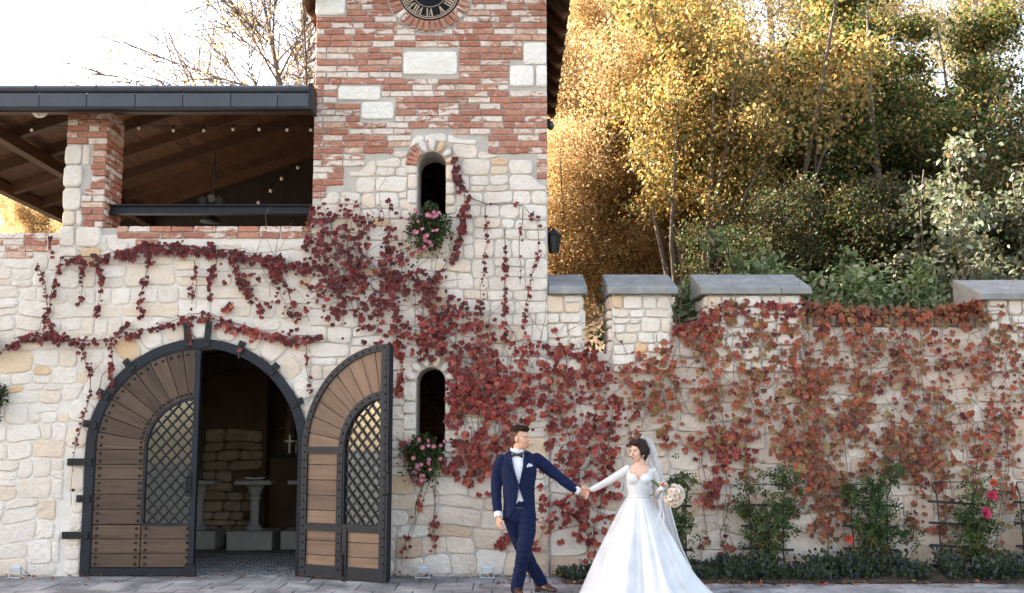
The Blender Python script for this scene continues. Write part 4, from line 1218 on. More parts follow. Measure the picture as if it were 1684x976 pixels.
for i, px in enumerate((487, 494, 500)):
    c = W(px, 745, YA - 0.3); c.z = zs_
    cd = thing('altar_candle', c, ('first', 'second', 'third')[i] + ' altar candle counted from the silver cross', 'candle', 'altar candles')
    MB().lathe(c, [(0.035, 0), (0.03, 0.015), (0.012, 0.03), (0.012, 0.06), (0.03, 0.07)], 10).build('holder', M_silver, cd)
    MB().lathe(c + Vector((0, 0, 0.07)), [(0.018, 0), (0.018, 0.16), (0.004, 0.17)], 10).build('wax', plain('wax', (0.6, 0.5, 0.35), 0.5), cd)

# ------------------------------------------------------------------ lamps on the walls, floodlights on the ground
def floodlight(px, label, tilt=0.3, py=945):
    c = W(px, py, -0.22); c.z = 0
    t = thing('floodlight', c, label, 'floodlight', 'ground floodlights')
    R_ = Matrix.Rotation(tilt, 3, 'X')
    MB().box(c + Vector((0, 0, 0.105)), (0.125, 0.05, 0.075), R_).build('housing', M_white, t, bevel=0.008)
    MB().box(c + Vector((0, -0.032 * math.cos(tilt), 0.105 - 0.032 * math.sin(tilt))), (0.11, 0.006, 0.06), R_).build('lens', plain('lamp_glass', (0.5, 0.52, 0.54), 0.1), t)
    m = MB()
    for s in (-1, 1): m.tube([c + Vector((s * 0.08, 0.0, 0.12)), c + Vector((s * 0.08, 0, 0.008)), c + Vector((s * 0.08, -0.06, 0.008))], 0.006, 6)
    m.tube([c + Vector((-0.08, 0, 0.008)), c + Vector((0.08, 0, 0.008))], 0.006, 6)
    m.build('bracket', M_white, t)
    MB().tube([c + Vector((0.02, 0.03, 0.08)), c + Vector((0.04, 0.1, 0.02)), c + Vector((0.10, 0.16, 0.01)), c + Vector((0.03, 0.19, 0.05))], 0.005, 5).build('cable', M_iron, t)
floodlight(26, 'small white floodlight on the paving left of the closed gate leaf')
floodlight(695, 'small white floodlight below the lower flower basket')
floodlight(801, 'small white floodlight beside the groom')
def lantern(c, d, label):
    t = thing('wall_lantern', c, label, 'lantern')
    m = MB(); m.tube([c, c + d * 0.16 + Vector((0, 0, 0.10)), c + d * 0.26 + Vector((0, 0, 0.06))], 0.013, 6); m.box(c, (0.05, 0.05, 0.16)); m.build('bracket', M_iron, t)
    e = c + d * 0.26 + Vector((0, 0, -0.12))
    MB().lathe(e, [(0.05, -0.13), (0.085, 0.08), (0.09, 0.09)], 6).build('glass_body', plain('smoked_glass', (0.02, 0.02, 0.022), 0.15), t)
    MB().lathe(e + Vector((0, 0, 0.09)), [(0.11, 0), (0.10, 0.02), (0.04, 0.07), (0.015, 0.1)], 6).build('cap', M_iron, t)
    m = MB()
    for i in range(6):
        a = i * math.pi / 3; m.tube([e + Vector((0.052 * math.cos(a), 0.052 * math.sin(a), -0.135)), e + Vector((0.09 * math.cos(a), 0.09 * math.sin(a), 0.09))], 0.007, 4)
    m.build('cage', M_iron, t)
lantern(Vector((TR + 0.01, 0.6, wz(905, 385, 0.6))), Vector((0.35, 0, 0)), 'black iron lantern on the side of the tower above the coping')
lantern(Vector((wx(-18, 575, -0.02), -0.03, wz(0, 560))), Vector((0.35, -0.5, 0)), 'black iron lantern at the end of the lower creeper strand')
c = Vector((TR + 0.03, 0.5, wz(903, 203, 0.5)))
sp = thing('eave_fixture', c, 'small dark camera dome fixed under the tower eave', 'camera')  # small dark fixture of unclear purpose
MB().box(c, (0.06, 0.08, 0.1)).build('mount', M_iron, sp); MB().ell(c + Vector((0.03, -0.03, -0.04)), (0.05, 0.05, 0.06), 12, 8).build('dome', plain('dark_dome', (0.012, 0.012, 0.014), 0.2), sp, smooth=True)
# ------------------------------------------------------------------ foliage helpers
def leaf_template(kind):
    if kind == 'rhomb':
        V = [(0, 0, 0), (0.34, 0.45, 0.10), (0, 1, 0), (-0.34, 0.45, 0.10)]; F = [(0, 1, 2), (0, 2, 3)]
    elif kind == 'ovate':
        V = [(0, 0, 0), (0.30, 0.25, 0.09), (0.33, 0.58, 0.08), (0, 1, -0.06), (-0.33, 0.58, 0.08), (-0.30, 0.25, 0.09)]; F = [(0, 1, 2, 3), (0, 3, 4, 5)]
    elif kind == 'blade':
        V = [(-0.06, 0, 0), (0.06, 0, 0), (0, 1, 0.05)]; F = [(0, 1, 2)]
    elif kind == 'creeper':
        V, F = [], []
        for a, L in ((-66, 0.66), (-33, 0.88), (0, 1.0), (33, 0.88), (66, 0.66)):
            a = math.radians(a); n = len(V); ca, sa = math.cos(a), math.sin(a)
            for x, y, z in ((0, 0.04, 0), (0.19, 0.32, 0.07), (0.215, 0.62, 0.03), (0, 1, -0.18), (-0.215, 0.62, 0.03), (-0.19, 0.32, 0.07)):
                x, y = x * (0.55 + 0.45 * L), y * L
                V.append((x * ca + y * sa, -x * sa + y * ca, z - 0.22 * y * y * abs(sa)))
            F += [(n, n + 1, n + 2, n + 3), (n, n + 3, n + 4, n + 5)]
    elif kind == 'rose_leaf':
        V, F = [], []
        for (bx, by, a, L) in ((0, 0.45, 0, 0.55), (0.0, 0.36, 68, 0.42), (0.0, 0.36, -68, 0.42), (0, 0.1, 75, 0.34), (0, 0.1, -75, 0.34)):
            a = math.radians(a); n = len(V); ca, sa = math.cos(a), math.sin(a)
            for x, y, z in ((0, 0, 0), (0.27, 0.5, 0.08), (0, 1, -0.05), (-0.27, 0.5, 0.08)):
                x, y = x * L, y * L; V.append((bx + x * ca + y * sa, by - x * sa + y * ca, z * L))
            F += [(n, n + 1, n + 2), (n, n + 2, n + 3)]
    k = len(F[0]); return np.array(V, float), np.array(F, int)
TPL = {k: leaf_template(k) for k in ('rhomb', 'ovate', 'blade', 'creeper', 'rose_leaf')}
def norm(a): return a / np.maximum(np.linalg.norm(a, axis=-1, keepdims=True), 1e-9)
def frames(ydir, zdir):
    """rotation matrices whose y axis is the leaf axis and z axis the leaf normal"""
    y = norm(ydir); z = norm(zdir - y * np.sum(y * zdir, -1, keepdims=True)); x = np.cross(y, z)
    return np.stack([x, y, z], axis=-1)
def scatter(kind, C, Rm, S, colors):
    T, F = TPL[kind]; n = len(C); k = len(T)
    V = np.einsum('nij,kj->nki', Rm, T) * np.asarray(S)[:, None, None] + C[:, None, :]
    faces = (F[None] + (np.arange(n) * k)[:, None, None]).reshape(-1, F.shape[1])
    return V.reshape(-1, 3), [faces], np.repeat(colors, k, axis=0)
def pick(rs, pal, n, jit=0.16):
    P = np.array([p[:3] for p in pal]); w = np.array([p[3] if len(p) > 3 else 1.0 for p in pal]); w = w / w.sum()
    c = P[rs.choice(len(P), n, p=w)] * (1 + rs.normal(0, jit, (n, 1))) * (1 + rs.normal(0, 0.05, (n, 3)))
    return np.clip(c, 0.004, 0.9)

# ------------------------------------------------------------------ trees
def grow(rs, base, height, lean=(0, 0), stems=1, limb_n=16, spread=0.45, up=0.55, start=0.25, r0=0.16, sub=6, sub_len=0.42, twig=3, thin=0.003):
    """returns tube list [(pts, radii, sides)] and the points that carry foliage"""
    tubes, tips = [], []
    for s in range(stems):
        b = np.array(base, float); d0 = np.array([lean[0], lean[1], 1.0])
        if stems > 1:
            a = rs.uniform(0, 2 * math.pi); b = b + np.array([math.cos(a), math.sin(a), 0]) * 0.25; d0 = d0 + np.array([math.cos(a), math.sin(a), 0]) * rs.uniform(0.08, 0.38)
        H = height * (rs.uniform(0.7, 1.0) if stems > 1 else 1.0); n = 9; pts = [b]; d = d0 / np.linalg.norm(d0)
        for i in range(n):
            d = d + rs.normal(0, 0.06, 3); d[2] = abs(d[2]); d /= np.linalg.norm(d); pts.append(pts[-1] + d * H / n)
        rr = r0 / math.sqrt(stems); rad = [max(0.012, rr * (1 - 0.92 * i / n)) for i in range(n + 1)]
        tubes.append((pts, rad, 7 if stems == 1 else 5))
        for q in range(limb_n):
            t = lerp(start, 0.98, (q + rs.uniform(0, 1)) / limb_n); f = t * n; i = min(int(f), n - 1); p = pts[i] + (pts[i + 1] - pts[i]) * (f - i)
            a = rs.uniform(0, 2 * math.pi); L = height * spread * (1 - 0.62 * t) * rs.uniform(0.7, 1.15) * (1.0 if stems == 1 else 0.75)
            dd = np.array([math.cos(a), math.sin(a), up * rs.uniform(0.5, 1.4)]); dd /= np.linalg.norm(dd)
            lp_ = [p]; m = 5
            for j in range(m):
                dd = dd + rs.normal(0, 0.12, 3); dd[2] += 0.05; dd /= np.linalg.norm(dd); lp_.append(lp_[-1] + dd * L / m)
            lr = rad[i] * 0.45; tubes.append((lp_, [max(0.006, lr * (1 - 0.85 * j / m)) for j in range(m + 1)], 4))
            for w in range(sub):
                u = rs.uniform(0.25, 1.0) * m; j = min(int(u), m - 1); sp_ = lp_[j] + (lp_[j + 1] - lp_[j]) * (u - j)
                sd = (lp_[j + 1] - lp_[j]); sd = sd / np.linalg.norm(sd) + rs.normal(0, 0.6, 3); sd /= np.linalg.norm(sd); sl = L * sub_len * rs.uniform(0.5, 1.1)
                sq = [sp_, sp_ + sd * sl * 0.5 + rs.normal(0, 0.03, 3), sp_ + sd * sl + np.array([0, 0, -0.06 * sl])]
                tubes.append((sq, [max(thin * 1.3, lr * 0.28), max(thin, lr * 0.18), thin * 0.8], 3))
                for e in range(twig): tips.append(sp_ + (sq[2] - sp_) * rs.uniform(0.2, 1.05))
    return tubes, np.array(tips)
def wood_mesh(name, tubes, mat):
    m = MB()
    for pts, rad, n in tubes: m.tube(pts, rad, n, cap=False)
    return m.mesh(name, mat, smooth=True)
def crown_mesh(name, rs, tips, n, size, pal, sigma=0.28, kind='ovate', flat=0.6, mat=None, pal2=None, split=None):
    """leaves gathered round the twig ends"""
    C = tips[rs.randint(0, len(tips), n)] + rs.normal(0, sigma, (n, 3)) * np.array([1, 1, 0.72])
    ax = rs.normal(0, 1, (n, 3)); ax[:, 2] -= 0.5
    nz = rs.normal(0, 1, (n, 3)); nz[:, 2] += flat * 2
    col = pick(rs, pal, n)
    if pal2 is not None:
        sel = split(C, rs); col[sel] = pick(rs, pal2, n)[sel]
    S = size * rs.uniform(0.65, 1.25, n)
    V, F, c = scatter(kind, C, frames(ax, nz), S, col)
    return fast_mesh(name, V, F, mat or M_leaf, c)
GOLD = [(0.54, 0.375, 0.175, 3), (0.50, 0.315, 0.13, 2), (0.50, 0.39, 0.20, 2), (0.35, 0.305, 0.14, 1), (0.40, 0.22, 0.09, 1)]
PALE = [(0.48, 0.39, 0.17, 3), (0.38, 0.34, 0.14, 3), (0.52, 0.40, 0.17, 2), (0.24, 0.24, 0.09, 1.5)]
HAZEL = [(0.50, 0.34, 0.115, 3), (0.36, 0.26, 0.085, 2), (0.20, 0.19, 0.06, 2), (0.42, 0.24, 0.07, 1.5), (0.08, 0.11, 0.03, 1.2)]
GREEN = [(0.060, 0.100, 0.026, 3), (0.085, 0.125, 0.034, 2), (0.15, 0.15, 0.045, 1.5), (0.04, 0.072, 0.02, 2)]
RUST = [(0.10, 0.060, 0.022, 2), (0.065, 0.048, 0.017, 2), (0.045, 0.052, 0.017, 3), (0.17, 0.10, 0.032, 0.8)]  # leaf colours darkened to stand in for shade under the trees
SHRUB = [(0.30, 0.34, 0.17, 2.5), (0.17, 0.23, 0.085, 3), (0.085, 0.13, 0.04, 2), (0.42, 0.43, 0.26, 1.3)]  # variegated leaf colours, brightened to stand in for sun on them
SILV = [(0.21, 0.225, 0.15, 2), (0.12, 0.14, 0.07, 3), (0.30, 0.30, 0.22, 1), (0.16, 0.12, 0.05, 1)]
PROTO = {}
def proto(key, seed, bark, gk, ck):
    rs = np.random.RandomState(seed); tubes, tips = grow(rs, (0, 0, 0), **gk)
    PROTO[key] = (wood_mesh('trunk', tubes, bark), crown_mesh('crown', rs, tips, **ck))
def tree(name, key, x, y, label, cat='tree', group=None, rz=0.0, sc=1.0, z=None, sz=None):
    z = hill_z(x, y) - 0.15 if z is None else z
    t = thing(name, (x, y, z), label, cat, group)
    M = Matrix.Translation((x, y, z)) @ Matrix.Rotation(rz, 4, 'Z') @ Matrix.Diagonal((sc, sc, sz or sc, 1))
    inst('trunk', PROTO[key][0], t, M); inst('crown', PROTO[key][1], t, M)
    return t
proto('gold', 1, M_bark, dict(height=9.0, limb_n=24, spread=0.40, up=0.5, start=0.10, r0=0.15, sub=7, twig=4), dict(n=95000, size=0.066, pal=GOLD, sigma=0.26, kind='rhomb'))
proto('pale', 2, M_bark, dict(height=13.0, limb_n=26, spread=0.26, up=0.9, start=0.14, r0=0.2, sub=7, twig=4), dict(n=52000, size=0.085, pal=PALE, sigma=0.32, kind='rhomb'))
proto('hazel', 3, M_bark, dict(height=7.0, stems=13, limb_n=7, spread=0.30, up=0.9, start=0.42, r0=0.30, sub=5, twig=3), dict(n=26000, size=0.088, pal=HAZEL, sigma=0.22))
proto('maple', 4, M_bark, dict(height=7.5, limb_n=20, spread=0.42, up=0.22, start=0.08, r0=0.12, sub=7, sub_len=0.4, twig=4), dict(n=30000, size=0.088, pal=GREEN, sigma=0.20, flat=1.5, pal2=HAZEL, split=lambda C, r: r.uniform(0, 1, len(C)) < 0.36))
proto('birch', 5, M_birch, dict(height=15.0, limb_n=24, spread=0.22, up=0.8, start=0.28, r0=0.17, sub=6, twig=3), dict(n=17000, size=0.085, kind='rhomb', pal=GOLD, sigma=0.34, pal2=PALE, split=lambda C, r: r.uniform(0, 1, len(C)) < 0.5))
proto('rust', 6, M_bark, dict(height=5.2, stems=7, limb_n=8, spread=0.34, up=0.5, start=0.10, r0=0.12, sub=6, twig=3), dict(n=26000, size=0.085, pal=RUST, sigma=0.26, pal2=GREEN, split=lambda C, r: r.uniform(0, 1, len(C)) < 0.3))
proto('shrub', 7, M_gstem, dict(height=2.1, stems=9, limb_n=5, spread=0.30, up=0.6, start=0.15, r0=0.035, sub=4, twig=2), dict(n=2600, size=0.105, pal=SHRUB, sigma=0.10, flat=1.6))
proto('silver', 8, M_bark, dict(height=4.0, stems=6, limb_n=6, spread=0.28, up=0.5, start=0.12, r0=0.07, sub=5, twig=3), dict(n=8000, size=0.092, pal=SILV, sigma=0.15, flat=0.5))
proto('bare', 9, M_bark, dict(height=12.5, limb_n=44, spread=0.5, up=1.0, start=0.2, r0=0.2, sub=26, sub_len=0.5, twig=2, thin=0.011), dict(n=5000, size=0.075, pal=GOLD, sigma=0.2))
proto('goldbush', 12, M_bark, dict(height=5.4, stems=9, limb_n=9, spread=0.36, up=0.45, start=0.06, r0=0.13, sub=7, twig=4), dict(n=80000, size=0.055, pal=GOLD, sigma=0.24, kind='rhomb'))
def tx(px, Y): return (px - 842) / F_PX * (Y + CAM_D)
# the golden tree beside the tower and the wood climbing the hill behind it
tree('golden_tree', 'gold', tx(985, 11.5), 11.5, 'dense golden leaved tree growing right beside the tower', group=None, sc=1.0)
tree('golden_tree', 'gold', tx(1125, 12.5), 12.5, 'golden leaved tree rising behind the second merlon', rz=2.1, sc=1.05)
tree('golden_bush', 'goldbush', tx(990, 9.3), 9.3, 'bright golden bush filling the corner between tower and merlons', 'shrub', None, 0.5, 1.15)
tree('golden_bush', 'goldbush', tx(1095, 9.8), 9.8, 'bright golden bush above the second merlon', 'shrub', None, 2.8, 1.15)
tree('golden_bush', 'goldbush', tx(928, 8.8), 8.8, 'low golden bush half hidden behind the tower edge', 'shrub', None, 4.4, 0.85)
tree('golden_bush', 'goldbush', tx(1048, 8.7), 8.7, 'low golden bush showing in the first crenel', 'shrub', None, 1.4, 0.8)
tree('pale_tree', 'pale', tx(1560, 22.0), 22.0, 'pale yellow tree high on the slope behind the edge birch', rz=0.9, sc=0.95)
tree('pale_tree', 'pale', tx(1330, 25.0), 25.0, 'tall pale tree at the top of the slope behind the hazel', rz=1.2, sc=1.05)
tree('pale_tree', 'pale', tx(1470, 26.0), 26.0, 'tall pale tree at the top of the slope behind the maple', rz=5.1, sc=1.0)
tree('pale_tree', 'pale', tx(965, 14.5), 14.5, 'tall pale yellow green tree showing above the tower lantern', rz=0.4, sc=1.0)
tree('pale_tree', 'pale', tx(1075, 16.5), 16.5, 'tall pale yellow tree behind the golden tree', rz=1.9, sc=1.0)
tree('hazel_bush', 'hazel', tx(1255, 7.2), 7.2, 'many stemmed hazel with large yellow leaves above the long coping', sc=1.08)
tree('hazel_bush', 'hazel', tx(1135, 6.4), 6.4, 'smaller yellow hazel thicket behind the second merlon', rz=2.5, sc=0.78)
tree('maple_tree', 'maple', tx(1462, 7.0), 7.0, 'dark green layered maple in front of the birches', sc=1.0)
tree('maple_tree', 'maple', tx(1610, 8.6), 8.6, 'dark green layered tree at the edge of the wood', rz=1.2, sc=0.92)
tree('birch_tree', 'birch', tx(1437, 13.0), 13.0, 'pale trunked birch standing behind the dark maple', rz=0.3)
tree('birch_tree', 'birch', tx(1606, 12.0), 12.0, 'pale trunked birch nearest the right edge with sky behind', rz=2.2, sc=0.95)
tree('birch_tree', 'birch', tx(1300, 17.0), 17.0, 'slender yellow birch behind the hazel', rz=4.0)
tree('pale_tree', 'pale', tx(1220, 20.0), 20.0, 'yellow green tree high on the slope behind the hazel', rz=3.3, sc=0.95)
UND = [(1330, 4.6, 0.62, 0.2), (1460, 4.9, 0.66, 1.6), (1580, 4.8, 0.72, 2.9), (1690, 5.4, 0.95, 4.1), (1225, 4.4, 0.5, 5.0), (1400, 9.5, 1.1, 3.7), (1530, 10.5, 1.15, 5.5), (1680, 10.0, 1.1, 0.6)]
UL = ['rust brown thicket behind the long coping slab', 'rust brown thicket below the dark maple', 'rust brown thicket behind the low wall stretch', 'rust brown thicket above the last merlon', 'rust brown thicket under the hazel', 'rusty thicket on the slope left of the dark maple', 'rusty thicket on the slope right of the dark maple', 'rusty thicket on the slope at the edge of the wood']
for (px, Y, s, rz), l in zip(UND, UL): tree('rusty_thicket', 'rust', tx(px, Y), Y, l, 'shrub', 'rusty undergrowth behind the wall', rz, s)
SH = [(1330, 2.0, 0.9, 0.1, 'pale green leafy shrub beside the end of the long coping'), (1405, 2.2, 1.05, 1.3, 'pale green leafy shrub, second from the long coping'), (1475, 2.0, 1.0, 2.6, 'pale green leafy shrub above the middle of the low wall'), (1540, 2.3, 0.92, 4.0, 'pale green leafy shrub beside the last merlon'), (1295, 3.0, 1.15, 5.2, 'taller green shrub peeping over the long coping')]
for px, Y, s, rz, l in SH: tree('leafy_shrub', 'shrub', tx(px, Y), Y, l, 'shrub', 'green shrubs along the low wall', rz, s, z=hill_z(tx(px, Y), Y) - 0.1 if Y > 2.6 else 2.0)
tree('silver_bush', 'silver', tx(1590, 3.4), 3.4, 'tall silvery leaved bush behind the last merlon', 'shrub', None, 0.4, 1.05)
tree('silver_bush', 'silver', tx(1675, 3.8), 3.8, 'silvery leaved bush at the right edge above the last merlon', 'shrub', None, 2.4, 1.0)
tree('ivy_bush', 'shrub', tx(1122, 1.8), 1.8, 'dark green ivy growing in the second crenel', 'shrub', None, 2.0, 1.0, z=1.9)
# left of the tower: a nearly bare tree and yellow trees on the far hill
tree('bare_tree', 'bare', tx(497, 15.5), 15.5, 'nearly bare tree with sparse yellow leaves behind the terrace roof', rz=0.8, sc=1.3, z=0.0, sz=1.15)
tree('bare_tree', 'bare', tx(395, 19.0), 19.0, 'smaller bare tree whose twigs fan out over the middle of the roof', rz=3.3, sc=1.2, z=0.0, sz=1.1)
FAR = [(-60, 46, 1.0), (15, 48, 0.98), (70, 50, 1.0), (130, 47, 0.9), (-20, 55, 1.15), (50, 58, 1.2), (110, 60, 1.2)]
FL = ['yellow tree on the far hill at the left frame edge', 'yellow tree on the far hill under the roof corner', 'rounded yellow tree on the far hill beside the pillar', 'yellow tree on the far hill hidden by the pillar', 'golden tree higher on the far hill near the frame edge', 'golden tree higher on the far hill under the roof', 'golden tree higher on the far hill behind the pillar']
for (px, Y, s), l in zip(FAR, FL):
    x = tx(px, Y); tree('far_tree', 'gold', x, Y, l, 'tree', 'yellow trees on the far hill', Y * 1.7, s, z=max(0, wz(px, 330, Y) - 9.2 * s))
# ------------------------------------------------------------------ Virginia creeper
DARK = [(0.135, 0.018, 0.018, 3), (0.20, 0.028, 0.024, 3), (0.085, 0.012, 0.013, 2), (0.27, 0.045, 0.034, 1)]
CRIM = [(0.25, 0.036, 0.028, 3), (0.33, 0.060, 0.038, 2.5), (0.16, 0.022, 0.020, 2), (0.40, 0.11, 0.06, 0.8)]
EMBER = [(0.40, 0.105, 0.052, 3), (0.31, 0.065, 0.038, 2.5), (0.30, 0.125, 0.055, 2.5), (0.21, 0.092, 0.042, 2), (0.17, 0.030, 0.026, 1.3), (0.32, 0.21, 0.075, 1)]
BROWN = [(0.26, 0.105, 0.048, 2.5), (0.18, 0.078, 0.038, 2.5), (0.32, 0.085, 0.045, 2), (0.28, 0.17, 0.065, 1), (0.14, 0.04, 0.03, 1)]
VAR = {}
def leaf_variant(pal_name, pal):
    if pal_name not in VAR:
        rs = np.random.RandomState(hash(pal_name) % 1000 if False else sum(map(ord, pal_name))); out = []
        for k in range(10):
            c = pick(rs, pal, 1); T, F = TPL['creeper']
            V = T.copy(); V += rs.normal(0, 0.03, V.shape); V[:, 2] += 0.25 * (V[:, 1] - 0.3) ** 2 * rs.uniform(-1.2, 0.2)
            out.append(fast_mesh('leaf', V, [F], M_vine, np.repeat(c, len(V), 0) * (1 + rs.normal(0, 0.08, (len(V), 1)))))
        VAR[pal_name] = out
    return VAR[pal_name]
def on_wall(px, py, off):
    """a point just in front of whichever wall the creeper climbs"""
    p = W(px, py, -0.05)
    front = -0.05 if p.x < TR + 0.02 else YG - 0.05
    return W(px, py, front - off)
def in_slit(px, py):
    return (684 < px < 736 and 240 < py < 360) or (682 < px < 735 and 592 < py < 730) or (340 < px < 500 and 575 < py < 945)
def leaf_frames(rs, n, droop=0.55):
    y = np.stack([rs.normal(0, droop, n), rs.normal(-0.25, 0.22, n), -np.ones(n)], -1)
    z = np.stack([rs.normal(0, 0.42, n), -np.ones(n), rs.normal(0.35, 0.4, n)], -1)
    return frames(y, z)
def vine(label, base, seed, strands, areas, keep=260, twigs=40):
    """strands: (pixel path, width px, leaves per 100 px, leaf size m, palette); areas: (polygon, leaves per m2, size, palette)"""
    rs = np.random.RandomState(seed)
    t = thing('creeper_vine', base, label, 'creeper', 'creeper vines on the walls')
    items = []                                      # (point, size, palette name, palette)
    stem = MB()
    def wander(path, r, step=22, jit=3.0, back=0.0):
        pts = []
        for (x0, y0), (x1, y1) in zip(path[:-1], path[1:]):
            k = max(1, int(math.hypot(x1 - x0, y1 - y0) / step))
            for i in range(k): pts.append((lerp(x0, x1, i / k) + rs.normal(0, jit), lerp(y0, y1, i / k) + rs.normal(0, jit)))
        pts.append(path[-1])
        P = [on_wall(x, y, 0.008 + abs(rs.normal(0, 0.008)) + back) for x, y in pts]
        n = len(P); stem.tube(P, [max(0.0022, r * (1 - 0.6 * i / n)) for i in range(n)], 4, cap=False)
    for path, wd, dens, size, (pn, pal) in strands:
        L = sum(math.hypot(b[0] - a[0], b[1] - a[1]) for a, b in zip(path[:-1], path[1:])); n = int(L * dens * (1.05 if pn == 'dark' else 1.4) / 100)
        wander(path, 0.006)
        if wd > 8: wander([(x + rs.normal(0, wd * 0.3), y + rs.normal(0, wd * 0.3)) for x, y in path], 0.004)
        cum = np.cumsum([0] + [math.hypot(b[0] - a[0], b[1] - a[1]) for a, b in zip(path[:-1], path[1:])])
        bunch = rs.uniform(0, L, max(2, n // 6))
        for q in range(n):
            u = rs.uniform(0, L) if rs.uniform() < 0.45 else min(L, max(0, bunch[rs.randint(len(bunch))] + rs.normal(0, 5)))
            i = min(len(path) - 2, int(np.searchsorted(cum, u, 'right')) - 1); f = (u - cum[i]) / max(1e-6, cum[i + 1] - cum[i])
            x = lerp(path[i][0], path[i + 1][0], f) + rs.normal(0, wd * 0.55); y = lerp(path[i][1], path[i + 1][1], f) + rs.normal(0, wd * 0.55) + abs(rs.normal(0, 3))
            if in_slit(x, y): continue
            items.append((on_wall(x, y, 0.015 + rs.uniform(0, 0.05)), size * 0.70 * rs.uniform(0.4, 1.4), pn, pal))
    for poly, dens, size, (pn, pal) in areas:
        xs, ys = [p[0] for p in poly], [p[1] for p in poly]
        A = abs(poly_area(poly)) / 136.0 ** 2; n = int(A * dens * (2.3 if pn in ('ember', 'brown') else 2.2)); got = 0; tries = 0
        while got < n and tries < n * 30:
            tries += 1; x, y = rs.uniform(min(xs) - 12, max(xs) + 12), rs.uniform(min(ys) - 12, max(ys) + 12)
            if not inside(poly, x + rs.normal(0, 13), y + rs.normal(0, 13)): continue
            v = noise.noise(Vector((x / 30.0, y / 48.0, seed))) + 0.75 * noise.noise(Vector((x / 12.0, y / 16.0, seed + 9)))
            if v < rs.uniform(-0.6, 0.30) * (0.55 if pn in ('ember', 'brown') else 1.0) - (0.12 if pn in ('ember', 'brown') else 0) or in_slit(x, y): continue
            got += 1; items.append((on_wall(x, y, 0.02 + rs.uniform(0, 0.10)), size * (0.62 if pn in ('ember', 'brown') else 0.58) * rs.uniform(0.45, 1.4), pn, pal))
        for q in range(int(A * twigs)):
            x, y = rs.uniform(min(xs), max(xs)), rs.uniform(min(ys), max(ys))
            if inside(poly, x, y):
                a = rs.uniform(0, 2 * math.pi); l = rs.uniform(35, 110)
                dx, dy = math.cos(a) * l * 0.6, -abs(math.sin(a)) * l
                if any(in_slit(x + dx * u, y + dy * u) for u in (0, 0.25, 0.5, 0.75, 1)): continue
                wander([(x, y), (x + dx * 0.5 + rs.normal(0, 8), y + dy * 0.5), (x + dx, y + dy)], 0.004, 14, 2.5)
    stem.build('stem', M_stem, t)
    items.sort(key=lambda q: -q[1]); one = items[:keep]; rest = items[keep:]
    Rm = leaf_frames(rs, len(items))
    for k, (p, s, pn, pal) in enumerate(one):
        R_ = Matrix(Rm[k].tolist()).to_4x4()
        inst('leaf', leaf_variant(pn, pal)[rs.randint(10)], t, Matrix.Translation(p) @ R_ @ Matrix.Scale(s, 4))
    if rest:
        C = np.array([list(q[0]) for q in rest]); S = np.array([q[1] for q in rest])
        col = np.concatenate([pick(rs, q[3], 1) for q in rest])
        V, F, c = scatter('creeper', C, Rm[keep:], S, col)
        o = inst('small_leaves', fast_mesh('small_leaves', V, F, M_vine, c), t); o['kind'] = 'stuff'
    return t
D_, C_, E_, B_ = ('dark', DARK), ('crim', CRIM), ('ember', EMBER), ('brown', BROWN)
vine('dark red creeper garlands hanging in strands over the gateway wall', W(250, 470, -0.05), 3, [
    ([(100, 420), (140, 428), (190, 416), (250, 405), (320, 409), (400, 419), (455, 431), (515, 440)], 7, 42, 0.085, D_),
    ([(190, 416), (250, 404), (330, 407), (420, 420), (510, 440)], 10, 46, 0.095, D_),
    ([(81, 388), (85, 414)], 3, 45, 0.06, D_), ([(62, 428), (72, 470), (80, 520), (90, 548)], 4, 34, 0.055, D_), ([(100, 424), (90, 470), (80, 508), (70, 545)], 4, 40, 0.06, D_),
    ([(120, 425), (134, 440), (132, 497)], 4, 38, 0.06, D_), ([(160, 420), (167, 450), (166, 480), (158, 515)], 5, 40, 0.075, D_), ([(246, 408), (240, 450), (232, 485), (231, 522)], 5, 46, 0.07, D_),
    ([(322, 430), (317, 468), (315, 500)], 4, 34, 0.06, D_), ([(352, 425), (345, 465), (346, 497)], 6, 50, 0.07, D_), ([(385, 425), (402, 470), (430, 508)], 9, 46, 0.085, D_), ([(450, 440), (470, 472), (486, 520)], 10, 46, 0.085, D_), ([(380, 500), (365, 512)], 4, 60, 0.08, C_),
    ([(0, 574), (30, 560), (60, 549), (92, 547), (122, 560), (160, 560), (205, 550), (255, 538), (312, 520), (342, 514), (382, 531), (432, 545), (482, 556), (530, 552)], 6, 40, 0.07, D_),
    ([(20, 562), (60, 549), (115, 556)], 8, 46, 0.08, D_), ([(330, 516), (370, 530), (430, 548), (500, 560)], 9, 36, 0.075, C_),
    ([(130, 566), (146, 598), (150, 622)], 5, 46, 0.06, D_), ([(184, 562), (181, 600), (184, 640)], 4, 46, 0.06, D_), ([(150, 612), (146, 650), (128, 705), (120, 780), (118, 832)], 3, 16, 0.045, D_),
    ([(312, 528), (312, 560)], 3, 50, 0.06, D_), ([(503, 562), (508, 605), (510, 640)], 3, 18, 0.06, D_), ([(398, 565), (392, 590)], 2, 18, 0.06, C_), ([(190, 545), (212, 528)], 5, 40, 0.075, D_), ([(162, 655), (170, 620), (185, 600)], 2, 20, 0.05, C_)],
    [([(370, 420), (515, 440), (510, 560), (470, 560), (430, 505)], 42, 0.085, D_)], keep=250)
